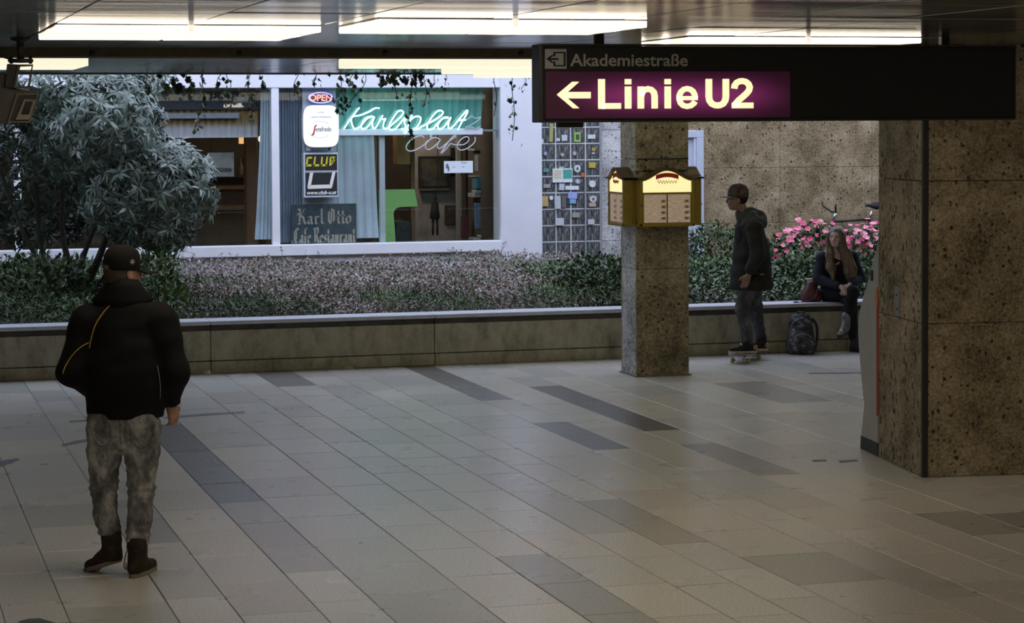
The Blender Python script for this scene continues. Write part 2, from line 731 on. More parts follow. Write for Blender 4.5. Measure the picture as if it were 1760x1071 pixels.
# ---- litter along the planter wall
M_LITTER = plain('paper_scrap', (0.6, 0.6, 0.6), 0.7)
M_LITTER_R = plain('red_scrap', (0.4, 0.08, 0.08), 0.6)
M_LEAFY = plain('yellow_dead_leaf', (0.42, 0.40, 0.22), 0.7)
for (px, py, sx, sy, h, m, nm, lab) in ((356, 643, .05, .03, .05, M_LITTER, 'paper_scrap', 'crumpled white paper scrap upright near the planter wall, beside the man in black'),
                                    (405, 645, .07, .03, .008, M_LITTER, 'paper_scrap', 'flat white paper strip on the floor by the planter wall'),
                                    (452, 641, .03, .03, .02, M_LITTER_R, 'wrapper', 'small red wrapper on the floor by the planter wall'),
                                    (597, 634, .07, .05, .03, M_LEAFY, 'dead_leaf', 'curled yellowish dead leaf lying at the foot of the planter wall')):
    p = on_z(px, py)
    mb = MB()
    n = 7
    top = [(p.x + sx * random.uniform(-1, 1), p.y + sy * random.uniform(-.6, .6), h * random.uniform(.3, 1)) for _ in range(n)]
    ring = [(p.x + sx * math.cos(2 * PI * k / n), p.y + sy * math.sin(2 * PI * k / n), 0.001) for k in range(n)]
    ring2 = [((a[0] * .6 + p.x * .4), a[1] * .6 + p.y * .4, h * random.uniform(.5, 1)) for a in ring]
    mb.add(ring + ring2, [(k, (k + 1) % n, (k + 1) % n + n, k + n) for k in range(n)] + [list(range(n, 2 * n))])
    tag(mb.build(nm, m), lab, 'litter')

# ---- ceiling: slab, panels, beam
ceiling = MB().box((-9, -7, CEIL + 0.03), (19, 22.36, CEIL + 0.55)).build('ceiling', M_PLENUM)
tag(ceiling, 'low ceiling of reflective grey metal panels', kind='structure')
panel_me = {}
field = MB()
PU, PV = 0.685, 1.2
cols_u = [0.962 + PU * k for k in range(-14, 26)]
rows_v = [15.25 - PV * k for k in range(18, 0, -1)]
rows_o = [15.6 + 1.352 * k for k in range(0, 5)]


def in_frame(u, v, z, m=60):
    q = np.array([u, v, z - EYE])
    zc = q @ AX_F
    if zc < 1:
        return False
    X, Y = 880 + FPX * (q @ AX_R) / zc, 535.5 + SHIFT + FPX * (q @ AX_D) / zc
    return -m < X < 1760 + m and -m < Y < 1071 + m


def panel(u, v, du, dv):
    g = 0.004
    vis = any(in_frame(a, b, CEIL) for a in (u, u + du) for b in (v, v + dv))
    if not vis:
        field.box((u + g, v + g, CEIL), (u + du - g, v + dv - g, CEIL + 0.025))
        return
    key = (round(du, 3), round(dv, 3))
    if key not in panel_me:
        me = MB().bbox((-du / 2 + g, -dv / 2 + g, 0), (du / 2 - g, dv / 2 - g, 0.025), 0.004).mesh('ceiling_panel')
        me.materials.append(M_CEIL)
        panel_me[key] = me
    o = link_mesh('ceiling_panel', panel_me[key], None, ceiling, (u + du / 2, v + dv / 2, CEIL + random.uniform(0, 0.002)))
    o.rotation_euler = (random.uniform(-.002, .002), random.uniform(-.002, .002), 0)


for u in cols_u:
    for v in rows_v:
        panel(u, v, PU, PV)
    for v in rows_o:
        panel(u, v, PU, 1.35)
f_ = field.build('ceiling_panel_field', M_CEIL, ceiling)
f_['kind'] = 'stuff'
M_BEAM = plain('brown_beam', (0.085, 0.075, 0.05), 0.75, var=0.25, scale=12)
beam = MB().bbox((-9, 15.27, 2.912), (19, 15.58, CEIL + 0.04), 0.006).build('trim_1', M_BEAM)
tag(beam, 'brown beam strip crossing the ceiling', kind='structure')
for px in (158, 411, 662, 895):
    p = on_v(px, 91.5, 15.27)
    MB().lathe([(0.0, 0.02), (0.012, 0.018), (0.018, 0.01), (0.02, 0)], 14, Matrix.Translation(p) @ Matrix.Rotation(R(90), 4, 'X')).build('bolt', M_BLACK, beam)
fas = MB().box((-9, 22.36, 2.955), (19, 22.41, 3.55)).build('trim_2', plain('roof_edge_metal', (0.12, 0.12, 0.12), 0.5))
tag(fas, 'dark metal roof edge above the planter', kind='structure')


# ---- light panels (thing > housing, diffuser, rail)
def tube_glow(name, c, s):
    """diffuser lit by fluorescent tubes running along x behind it"""
    m, n, l, b = nt(name)
    g = n.new('ShaderNodeTexCoord')
    sp = n.new('ShaderNodeSeparateXYZ')
    l.new(g.outputs['Generated'], sp.inputs[0])
    w = n.new('ShaderNodeMath')
    w.operation = 'MULTIPLY'
    w.inputs[1].default_value = 2 * PI * 2
    l.new(sp.outputs['Y'], w.inputs[0])
    si = n.new('ShaderNodeMath')
    si.operation = 'COSINE'
    l.new(w.outputs[0], si.inputs[0])
    mr = n.new('ShaderNodeMapRange')
    mr.inputs['From Min'].default_value = -1
    mr.inputs['From Max'].default_value = 1
    mr.inputs['To Min'].default_value = 0.0
    mr.inputs['To Max'].default_value = 1.0
    l.new(si.outputs[0], mr.inputs['Value'])
    pw_ = n.new('ShaderNodeMath')
    pw_.operation = 'POWER'
    pw_.inputs[1].default_value = 5.0
    l.new(mr.outputs['Result'], pw_.inputs[0])
    mr = n.new('ShaderNodeMapRange')
    mr.inputs['To Min'].default_value = s * 0.42
    mr.inputs['To Max'].default_value = s * 2.6
    l.new(pw_.outputs[0], mr.inputs['Value'])
    l.new(mr.outputs['Result'], b.inputs['Emission Strength'])
    b.inputs['Emission Color'].default_value = (*c, 1)
    b.inputs['Base Color'].default_value = (0.7, 0.68, 0.62, 1)
    b.inputs['Roughness'].default_value = 0.35
    return m


M_LW = tube_glow('warm_diffuser', (1.0, 0.85, 0.66), LAMP_WARM)
M_LO = glow('yellowish_diffuser', (1.0, 0.94, 0.70), LAMP_OUT)
M_CAPG = glow('glow_painted_end_cap', (1.0, .85, .66), 1.0)  # no lamp: the light the caps catch is added as their own glow
M_HOUS = plain('light_housing', (0.55, 0.52, 0.46), 0.5)


def light_panel(u0, u1, v0, v1, drop, units, m, label, bar=True, grp=None):
    o = empty('ceiling_light', (u0, v0, CEIL))
    tag(o, label, 'ceiling light', grp)
    w = (u1 - u0) / units
    dv = v1 - v0
    MB().box((0, 0, -0.006), (u1 - u0, dv, 0.001)).build('housing', M_HOUS, o)
    me = None
    for k in range(units):
        if me is None:
            me = MB().bbox((0.006, 0, -drop), (w - 0.006, dv, -0.006), 0.005).mesh('diffuser')
            me.materials.append(m)
        link_mesh('diffuser', me, None, o, (k * w, 0, 0))
    for k in range(1, units):
        MB().bbox((k * w - 0.014, -0.012, -drop - 0.002), (k * w + 0.014, 0.03, 0), 0.003).build('end_cap', M_CAPG, o)
    return o


light_panel(0.965, 2.335, 11.65, 12.85, 0.036, 2, M_LW, 'two-section glowing ceiling light above the man in black')
light_panel(2.44, 3.84, 10.80, 11.75, 0.038, 2, M_LW, 'two-section glowing ceiling light at the top centre, nearest to the viewer')
light_panel(4.80, 6.33, 12.75, 13.65, 0.036, 2, M_LW, 'glowing ceiling light half hidden behind the hanging Linie U2 sign')
light_panel(0.0, 1.62, 16.7, 17.9, 0.08, 2, M_LO, 'yellowish ceiling light at the far left, behind the camera housing')
light_panel(3.62, 8.2, 16.75, 17.45, 0.08, 3, M_LO, 'long yellowish ceiling light just beyond the beam, nearest row of three')
light_panel(4.95, 8.8, 18.7, 19.4, 0.08, 3, M_LO, 'long yellowish ceiling light in the middle row beyond the beam')
light_panel(5.65, 9.4, 20.2, 20.9, 0.08, 3, M_LO, 'long yellowish ceiling light in the farthest row over the planter wall')
k = 0
for v in (6.4, 2.8, -0.8, -4.4):  # unseen rows added to give the passage its general light
    for u in (-3.8, 0.3, 4.4, 8.5):
        light_panel(u, u + 1.4, v, v + 1.2, 0.036, 2, M_LW, 'unseen two-section ceiling light added behind the viewer for general light', grp='unseen ceiling lights added behind the viewer')
light_panel(9.3, 10.7, 11.65, 12.85, 0.036, 2, M_LW, 'two-section ceiling light beyond the big pillar at the right')
light_panel(9.3, 10.7, 17.0, 17.7, 0.08, 2, M_LO, 'yellowish ceiling light above the seated woman, out of view')

# ---- unseen walls, added so sky light cannot leak into passage and court
tag(MB().box((-9.2, -7, 0), (-9, 22.36, 3.2)).build('wall_left', M_CONC), 'unseen concrete wall added at the left to keep sky light out of the passage', kind='structure')
tag(MB().box((19, -7, 0), (19.2, 22.36, 3.2)).build('wall_right', M_CONC), 'unseen concrete wall added at the right to keep sky light out of the passage', kind='structure')
tag(MB().box((-9, -7.2, 0), (19, -7, 3.2)).build('wall_back', M_CONC), 'unseen concrete wall added behind the viewer to keep sky light out of the passage', kind='structure')
tag(MB().box((-9.2, 22.2, 0), (-9, 33, 4.8)).build('wall_court_left', M_CONC), 'unseen concrete wall added at the left end of the planted court against stray sky light', kind='structure')
tag(MB().box((19, 22.2, 0), (19.2, 33, 4.8)).build('wall_court_right', M_CONC), 'unseen concrete wall added at the right end of the planted court against stray sky light', kind='structure')


# ---- planter wall: core, panels, coping, plinth
def planter_stone():
    m, n, l, b = nt('weathered_planter_concrete')
    t = noise(n, l, 5, 6, 0.7, 'Position', stretch=(1, 1, 0.5))
    r = ramp(n, [(0.3, (0.16, 0.145, 0.10)), (0.5, (0.36, 0.33, 0.24)), (0.7, (0.47, 0.44, 0.34))])
    l.new(t.outputs['Fac'], r.inputs['Fac'])
    t2 = noise(n, l, 90, 2, 0.6, 'Position')
    mx = n.new('ShaderNodeMix')
    mx.data_type = 'RGBA'
    mx.blend_type = 'OVERLAY'
    mx.inputs['Factor'].default_value = 0.5
    l.new(r.outputs['Color'], mx.inputs['A'])
    l.new(t2.outputs['Color'], mx.inputs['B'])
    l.new(mx.outputs['Result'], b.inputs['Base Color'])
    b.inputs['Roughness'].default_value = 0.85
    bump(n, l, b, t2.outputs['Fac'], 0.4, 0.006)
    return m


M_PLANT = planter_stone()
M_COPE = plain('pale_coping_stone', (0.48, 0.50, 0.55), 0.7, var=0.12, scale=9, coord='Position')
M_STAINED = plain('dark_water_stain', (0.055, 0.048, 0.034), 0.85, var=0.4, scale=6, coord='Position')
pw = MB().box((-9, V_WALL + 0.04, -0.1), (19, V_WALL + 0.33, 0.46)).build('wall_planter', M_DARK)
tag(pw, 'low weathered concrete planter wall with a pale coping', kind='structure')
joints = [-9 + 2.28 * k + 0.90 for k in range(-1, 13)]
for a, b in zip(joints[:-1], joints[1:]):
    a, b = max(a, -9), min(b, 19)
    if b - a < .1:
        continue
    MB().bbox((a + .003, V_WALL, 0.125), (b - .003, V_WALL + 0.045, 0.425), 0.006).build('wall_panel', M_PLANT, pw)
    MB().bbox((a + .003, V_WALL - 0.012, 0.0), (b - .003, V_WALL + 0.045, 0.118), 0.008).build('plinth_block', M_PLANT, pw)
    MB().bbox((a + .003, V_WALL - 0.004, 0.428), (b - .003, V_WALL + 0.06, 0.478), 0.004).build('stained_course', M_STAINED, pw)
    MB().bbox((a + .002, V_WALL - 0.03, 0.48), (b - .002, V_WALL + 0.35, 0.52), 0.008).build('coping_stone', M_COPE, pw)

# ---- soil behind the wall, rising gently to the facade
M_SOIL = plain('dark_soil', (0.035, 0.028, 0.02), 0.95, var=0.4, scale=8)
nu, nv = 60, 20
V_, F_ = [], []
for j in range(nv + 1):
    for i in range(nu + 1):
        u = -9 + 28 * i / nu
        v = V_WALL + 0.3 + (V_FAC + 0.1 - V_WALL - 0.3) * j / nv
        V_.append((u, v, 0.40 + 0.10 * j / nv + 0.02 * math.sin(u * 3.1 + v * 2) if j else 0.38))
for j in range(nv):
    for i in range(nu):
        a = j * (nu + 1) + i
        F_.append((a, a + 1, a + nu + 2, a + nu + 1))
soil = link_mesh('soil_bed', np_mesh('soil_bed', V_, F_, True), M_SOIL)
tag(soil, 'dark soil of the planted court', kind='structure')

# ================================================================== PILLARS
def slab_pillar(name, M, w, d, z_courses, m_front, m_side, label, corner=0.0, top=CEIL + 0.05):
    """core with stone slabs on every face; local x right along the front face, y depth, origin at the front left corner"""
    o = empty(name)
    o.matrix_world = M
    tag(o, label, 'pillar')
    t = 0.03
    MB().box((t, t, 0), (w - t, d - t, top)).build('core', M_DARK, o)
    g = 0.002
    zs = z_courses
    for a, b in zip(zs[:-1], zs[1:]):
        MB().bbox((corner, 0, a + g), (w, t, b - g), 0.004).build('front_slab', m_front, o)
        MB().bbox((0, corner if corner else t + g, a + g), (t, d - t - g, b - g), 0.004).build('side_slab', m_side, o)
        MB().bbox((w - t, t + g, a + g), (w, d - t - g, b - g), 0.004).build('side_slab', m_side, o)
        MB().bbox((0, d - t, a + g), (w, d, b - g), 0.004).build('rear_slab', m_front, o)
    return o


far_pillar = slab_pillar('stone_pillar', Matrix.Translation((7.165, 20.51, 0)), 0.535, 0.46, [0, 1.04, 1.98, 2.10, CEIL + .05], M_STONE, M_STONE_GREY,  # paler side slabs: skylight on the left face is put into their colour
                         'square pitted stone pillar carrying the lit menu boxes')
MB().bbox((-0.02, -0.02, 0), (0.555, 0.48, 0.012), 0.004).build('base_plate', plain('pillar_base_stone', (0.16, 0.14, 0.10), 0.8), far_pillar)
BIGM = Matrix.Translation((6.985, 14.05, 0)) @ Matrix.Rotation(R(-7.6), 4, 'Z')
big_pillar = slab_pillar('stone_pillar', BIGM, 1.6, 0.99, [0, 1.06, 2.04, CEIL + .05], M_STONE, M_STONE_ROUGH,
                         'massive pitted stone pillar at the right with a black corner strip', corner=0.0)
MB().bbox((-0.004, -0.006, 0.0), (0.036, 0.03, CEIL + .05), 0.003).build('corner_strip', M_BLACK, big_pillar)
pl = MB().bbox((-0.006, 0.50, 1.07), (0.001, 0.60, 1.28), 0.002).build('metal_plate', plain('dull_zinc', (0.25, 0.26, 0.26), 0.45, 0.5), big_pillar)
MB().lathe([(0, .004), (.008, .003), (.009, 0)], 10, Matrix.Translation((-0.006, 0.55, 1.22)) @ Matrix.Rotation(R(-90), 4, 'Y')).build('screw', M_BLACK, pl)
MB().lathe([(0, .004), (.008, .003), (.009, 0)], 10, Matrix.Translation((-0.006, 0.55, 1.12)) @ Matrix.Rotation(R(-90), 4, 'Y')).build('screw', M_BLACK, pl)

# ================================================================== FACADE
ZT = 2.918
M_LINTEL = plain('taupe_lintel', (0.52, 0.50, 0.51), 0.8)
tag(MB().bbox((-9, V_FAC - 0.02, 3.10), (7.98, V_FAC + 0.3, 4.8), 0.01).build('wall_lintel', M_LINTEL), 'taupe wall above the cafe windows', kind='structure')
tag(MB().bbox((-9, V_FAC - 0.06, ZT), (7.98, V_FAC + 0.1, 3.096), 0.008).build('trim_3', M_WHITE), 'white band over the cafe windows', kind='structure')
tag(MB().bbox((-9, V_FAC - 0.10, 0.80), (7.972, V_FAC + 0.12, 0.94), 0.01).build('trim_4', M_WHITE), 'white sill under the cafe windows', kind='structure')
tag(MB().box((-9, V_FAC - 0.02, 0.0), (7.97, V_FAC + 0.2, 0.80)).build('wall_below_sill', M_PLASTER), 'pale wall under the cafe windows', kind='structure')
tag(MB().bbox((7.972, V_FAC - 0.08, 0.0), (8.53, V_FAC + 0.3, 4.8), 0.008).build('wall_pier', M_PLASTER), 'pale lilac plaster pier right of the cafe window', kind='structure')
w1 = empty('window_1', (0, 0, 0))
tag(w1, 'left cafe window behind the shrub', kind='structure')
w2 = empty('window_2', (0, 0, 0))
tag(w2, 'right cafe window with the neon lettering', kind='structure')
MB().bbox((4.985, V_FAC - 0.05, 0.94), (5.082, V_FAC + 0.06, ZT), 0.006).build('mullion', M_WHITE, w2)
MB().box((-9, V_FAC + 0.0, 0.94), (4.985, V_FAC + 0.008, ZT)).build('pane', M_GLASS, w1)
MB().box((5.082, V_FAC + 0.0, 0.94), (7.972, V_FAC + 0.008, ZT)).build('pane', M_GLASS, w2)
MB().bbox((1.8, V_FAC - 0.05, 0.94), (1.89, V_FAC + 0.06, ZT), 0.006).build('mullion', M_WHITE, w1)
# right part: concrete walls, glass blocks, door
slab_cols = [9.37, 9.95]
def stone_wall(name, u0, u1, zs, widths, m, label, v=V_FAC):
    o = MB().box((u0, v + 0.03, 0), (u1, v + 0.3, 4.8)).build(name, M_DARK)
    tag(o, label, kind='structure')
    for a, b in zip(zs[:-1], zs[1:]):
        x = u0
        k = 0
        while x < u1 - 0.01:
            w = min(widths[k % len(widths)], u1 - x)
            MB().bbox((x + .002, v, a + .002), (x + w - .002, v + 0.04, b - .002), 0.004).build('wall_slab', m, o)
            x += w
            k += 1
    return o


stone_wall('wall_concrete_grey', 9.37, 10.15, [0, 0.9, 1.62, 2.36, 3.55, 4.8], [0.78], M_STONE_GREY, 'grey aggregate concrete strip between the glass blocks and the door')
stone_wall('wall_concrete', 10.80, 19.0, [0, 1.10, 1.84, 2.58, 3.55, 4.8], [1.1, 1.35, 1.2], M_STONE_WALL, 'brown aggregate concrete wall behind the flowers')
tag(MB().box((10.15, V_FAC + .0, 2.347), (10.80, V_FAC + .3, 4.8)).build('wall_over_door', M_STONE_WALL), 'concrete over the pale door', kind='structure')
door = MB().bbox((10.20, V_FAC + .06, 0.3), (10.70, V_FAC + .11, 2.25), 0.004).build('door_1', plain('pale_blue_door', (0.60, 0.64, 0.74), 0.4, var=.04))
tag(door, 'pale blue-grey door half hidden by the pillar', kind='structure')
MB().bbox((10.70, V_FAC - .02, 0.3), (10.80, V_FAC + .14, 2.25), 0.006).build('door_frame', plain('blue_grey_frame', (0.50, 0.54, 0.64), 0.45, var=.05), door)
MB().bbox((10.15, V_FAC - .02, 0.3), (10.20, V_FAC + .14, 2.25), 0.006).build('door_frame', MATS['blue_grey_frame'], door)
MB().bbox((10.15, V_FAC - .02, 2.25), (10.80, V_FAC + .14, 2.345), 0.006).build('door_frame', MATS['blue_grey_frame'], door)
MB().bbox((10.665, V_FAC - .0, 0.3), (10.70, V_FAC + .1, 2.25), 0.004).build('door_stop', MATS['pale_blue_door'], door)
# glass blocks
gbw = MB().box((8.50, V_FAC + 0.14, 0.0), (9.37, V_FAC + 0.2, 4.8)).build('wall_glass_block', plain('dim_shop_back', (0.06, 0.065, 0.065), 0.8, var=.5, scale=20))
tag(gbw, 'glass block panel covered in stickers beside the pier', kind='structure')
M_JOINT = plain('block_joint', (0.56, 0.57, 0.58), 0.7)


def block_glass():
    m, n, l, b = nt('ribbed_block_glass')
    t = noise(n, l, 9, 3, 0.6, 'Object', stretch=(6, 1, 1.2))
    r = ramp(n, [(0.35, (0.02, 0.022, 0.022)), (0.55, (0.13, 0.135, 0.135)), (0.70, (0.36, 0.37, 0.37))])
    l.new(t.outputs['Fac'], r.inputs['Fac'])
    l.new(r.outputs['Color'], b.inputs['Base Color'])
    b.inputs['Roughness'].default_value = 0.15
    b.inputs['Specular IOR Level'].default_value = 0.6
    bump(n, l, b, t.outputs['Fac'], 0.4, 0.01)
    return m


M_BLOCK = block_glass()
zrow0 = 2.40
bp_u, bp_z = 0.2045, 0.2143
bme = MB().bbox((-bp_u / 2 + .008, 0, -bp_z / 2 + .008), (bp_u / 2 - .008, 0.08, bp_z / 2 - .008), 0.012).mesh('glass_block')
bme.materials.append(M_BLOCK)
blocks = {}
for r_ in range(-10, 9):
    for c in range(4):
        u = 9.358 - bp_u * (c + 0.5)
        z = zrow0 - bp_z * (r_ + 0.5)
        if z < 0.3 or z > 4.6:
            continue
        w = link_mesh('glass_block', bme, None, gbw, (u, V_FAC + 0.02, z))
MB_ = MB()
jn = MB()
for c in range(5):
    u = 9.358 - bp_u * c
    jn.box((u - .008, V_FAC + .012, 0.2), (u + .008, V_FAC + .10, 4.8))
for r_ in range(-10, 11):
    z = zrow0 - bp_z * r_
    if .2 < z < 4.7:
        jn.box((8.53, V_FAC + .0125, z - .008), (9.37, V_FAC + .10, z + .008))
jn.build('mortar_grid', M_JOINT, gbw)
MB().bbox((9.358, V_FAC - .01, .2), (9.374, V_FAC + .1, 4.8), .003).build('edge_profile', plain('grey_profile', (.3, .3, .31), .5), gbw)
MB().bbox((9.135, V_FAC - .022, .35), (9.150, V_FAC + .012, 1.95), .003).build('cable_duct', plain('grey_duct', (.34, .35, .38), .5), gbw)


n_st = 0


def sticker(px0, py0, px1, py1, c, shape='box', nm='sticker', off=0.010):
    global n_st
    n_st += 1
    off = .004 + .0004 * n_st
    a = on_v((px0 + px1) / 2, (py0 + py1) / 2, V_FAC + 0.005)
    s = 0.00766
    w, h = abs(px1 - px0) * s / 2, abs(py1 - py0) * s / 2
    m = plain('sticker_%02x%02x%02x' % tuple(int(255 * x) for x in c), c, 0.5, var=.18, scale=60)
    mb = MB()
    if shape == 'box':
        an = random.uniform(-.05, .05)
        M = Matrix.Translation(a) @ Matrix.Rotation(an, 4, 'Y')
        mb.box((-w, -off, -h), (w, 0.012, h), M)
    else:
        mb.prism([(a.x + w * math.cos(2 * PI * k / 16), a.z + h * math.sin(2 * PI * k / 16)) for k in range(16)], a.y - off, a.y + .012, 'y')
    return mb.build(nm, m, gbw)


GX = lambda z: 880 + z * 0.2242
GY = lambda z: 200 + z * 0.2242
for (a, b, c, d, colr, sh) in ((172, 168, 200, 226, (.8, .82, .85), 'box'), (212, 175, 242, 208, (.7, .7, .72), 'box'), (340, 168, 368, 190, (.6, .62, .65), 'box'),
                           (380, 142, 424, 188, (.55, .58, .62), 'box'), (475, 122, 526, 196, (.28, .50, .10), 'box'), (488, 138, 515, 180, (.05, .07, .05), 'box'),
                           (580, 140, 640, 172, (.62, .65, .66), 'box'), (235, 262, 275, 305, (.10, .12, .2), 'disc'), (245, 272, 265, 296, (.45, .5, .55), 'disc'),
                           (372, 282, 400, 308, (.42, .42, .42), 'disc'), (466, 268, 492, 300, (.45, .45, .47), 'disc'), (610, 240, 640, 268, (.45, .30, .08), 'disc'),
                           (612, 275, 636, 290, (.5, .5, .5), 'disc'), (240, 400, 282, 428, (.12, .30, .26), 'box'), (475, 372, 526, 430, (.62, .64, .64), 'disc'),
                           (490, 388, 510, 415, (.12, .12, .12), 'disc'), (588, 352, 640, 395, (.50, .42, .06), 'box'), (360, 385, 396, 408, (.5, .52, .54), 'box'),
                           (530, 432, 556, 465, (.52, .16, .08), 'box'), (308, 400, 465, 506, (.70, .76, .78), 'box'), (318, 412, 378, 480, (.62, .56, .40), 'box'),
                           (388, 408, 460, 478, (.08, .36, .28), 'box'), (240, 520, 292, 548, (.38, .36, .34), 'box'), (486, 480, 520, 516, (.5, .55, .58), 'disc'),
                           (588, 490, 642, 545, (.68, .70, .70), 'disc'), (360, 515, 400, 566, (.5, .56, .58), 'box'), (406, 533, 512, 563, (.72, .74, .80), 'box'),
                           (222, 612, 276, 690, (.55, .38, .16), 'box'), (286, 610, 314, 642, (.75, .75, .78), 'disc'), (428, 582, 498, 630, (.35, .40, .72), 'box'),
                           (440, 634, 488, 668, (.20, .42, .62), 'box'), (592, 608, 648, 660, (.58, .60, .62), 'disc'), (610, 622, 632, 648, (.12, .12, .14), 'disc'),
                           (588, 662, 642, 692, (.50, .36, .28), 'box'), (325, 612, 372, 708, (.50, .53, .56), 'box'), (378, 612, 412, 700, (.14, .13, .12), 'box'),
                           (330, 780, 396, 836, (.55, .58, .62), 'box'), (460, 738, 516, 776, (.32, .32, .28), 'box'), (580, 790, 630, 828, (.55, .57, .58), 'box'),
                           (285, 55, 312, 196, (.35, .36, .14), 'box')):
    sticker(GX(a), GY(b), GX(c), GY(d), colr, sh)
# ================================================================== CAFE INTERIOR
M_ROOM = plain('dim_brown_wall', (0.085, 0.066, 0.052), 0.9, var=.4, scale=2.5)
M_ROOMF = plain('dark_cafe_floor', (0.05, 0.045, 0.045), 0.6)
VB = 31.6
tag(MB().box((-9, VB, 0.3), (8.2, VB + .1, 3.4)).build('wall_cafe_back', M_ROOM), 'dim brown back wall inside the cafe', kind='structure')
tag(MB().box((8.1, V_FAC + .3, 0.3), (8.2, VB, 3.4)).build('wall_cafe_right', M_ROOM), 'side wall inside the cafe', kind='structure')
tag(MB().box((-9, V_FAC + .2, 0.3), (8.2, VB, 0.62)).build('floor_cafe', M_ROOMF), 'dark floor inside the cafe', kind='structure')
tag(MB().box((-9, V_FAC + .1, 3.3), (8.6, VB + .1, 3.5)).build('ceiling_cafe', M_ROOM), 'dim ceiling inside the cafe', kind='structure')


def curtain(name, label, u0t, u1t, u0b, u1b, zt, zb, v, amp, pleats, m, grp=None, wav=0.3):
    n = pleats * 8
    rows = 8
    V, F = [], []
    for side in (0, 1):
        for j in range(rows + 1):
            t = j / rows
            z = zt + (zb - zt) * t
            for i in range(n + 1):
                s = i / n
                a = u0t + (u0b - u0t) * t ** 1.5
                b = u1t + (u1b - u1t) * t ** 1.5
                u = a + (b - a) * s
                ph = 2 * PI * pleats * s + wav * math.sin(5 * s + 2 * t)
                d = amp * (math.sin(ph) + .35 * math.sin(2.3 * ph + 1.2 * t + 1))
                V.append((u, v + d + side * 0.004, z))
    N = (rows + 1) * (n + 1)
    for side in (0, 1):
        for j in range(rows):
            for i in range(n):
                q = side * N + j * (n + 1) + i
                f = (q, q + 1, q + n + 2, q + n + 1)
                F.append(f if side else f[::-1])
    for i in range(n):
        q = rows * (n + 1) + i
        F.append((q, q + 1, q + 1 + N, q + N))
    o = link_mesh(name, np_mesh(name, V, F, True), m)
    tag(o, label, 'curtain', grp)
    return o


M_CUR_D = plain('slate_blue_curtain', (0.36, 0.42, 0.52), 0.85, var=.15, scale=3)
M_CUR_L = plain('pale_grey_blue_curtain', (0.66, 0.74, 0.80), 0.85, var=.1, scale=3)
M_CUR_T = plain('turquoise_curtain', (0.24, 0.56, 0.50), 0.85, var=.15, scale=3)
U = lambda x, y=280, v=V_FAC + .25: on_v(x, y, v).x
Z = lambda y, x=600, v=V_FAC + .25: on_v(x, y, v).z
curtain('curtain', 'grey-blue curtain gathered at the right edge of the left cafe window', U(449), U(469), U(436), U(469), 2.94, 1.0, V_FAC + .22, .025, 5, M_CUR_L)
curtain('curtain', 'dark slate-blue pleated curtain left of the lit sign column', U(480), U(523), U(480), U(521), 2.93, 0.95, V_FAC + .30, .028, 9, M_CUR_D)
curtain('curtain', 'wide pale grey-blue curtain hanging below the neon lettering', U(576), U(646), U(576), U(655), 2.94, 0.98, V_FAC + .42, .014, 5, M_CUR_L)
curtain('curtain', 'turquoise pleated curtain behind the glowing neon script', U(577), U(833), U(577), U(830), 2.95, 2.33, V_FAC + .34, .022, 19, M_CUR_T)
M_BROWN = plain('brown_wood', (0.22, 0.12, 0.055), 0.5, var=.3, scale=6, stretch=(1, 1, .2))
tag(MB().bbox((U(646), V_FAC + .48, .60), (U(655), V_FAC + .53, 2.95), .004).build('wooden_post', M_BROWN), 'narrow brown wooden post beside the pale curtain', 'post')
tag(MB().bbox((-9, V_FAC + .1, 2.93), (7.97, V_FAC + .75, 3.32), .006).build('trim_5', M_ROOM), 'pelmet along the inside of the cafe windows', kind='structure')
# sign column
colm = MB().bbox((U(519), V_FAC + .17, .9), (U(576), V_FAC + .24, 2.93), .006).build('sign_column', plain('pale_blue_panel', (0.70, 0.76, 0.84), .6, var=.05))
tag(colm, 'pale blue flat column inside the window carrying the signs', 'column')
# neon rail and lower mullion
rail = MB().bbox((U(577, v=V_FAC - .0), V_FAC - .06, Z(233, v=V_FAC)), (U(828, v=V_FAC), V_FAC - .003, Z(222, v=V_FAC)), .005).build('neon_rail', plain('pale_rail', (0.62, 0.68, 0.74), .5, var=.04))
tag(rail, 'pale horizontal rail under the glowing neon script', 'rail')
MB().bbox((U(828, v=V_FAC), V_FAC + .02, Z(228, v=V_FAC)), (U(858, v=V_FAC), V_FAC + .05, Z(224, v=V_FAC)), .004).build('rail_end', plain('grey_rail', (.3, .31, .33), .5), rail)
MB().bbox((U(653, v=V_FAC), V_FAC + .01, .94), (U(662, v=V_FAC), V_FAC + .07, Z(233, v=V_FAC)), .004).build('mullion', plain('pale_mullion', (.62, .66, .68), .5, var=.04), w2)

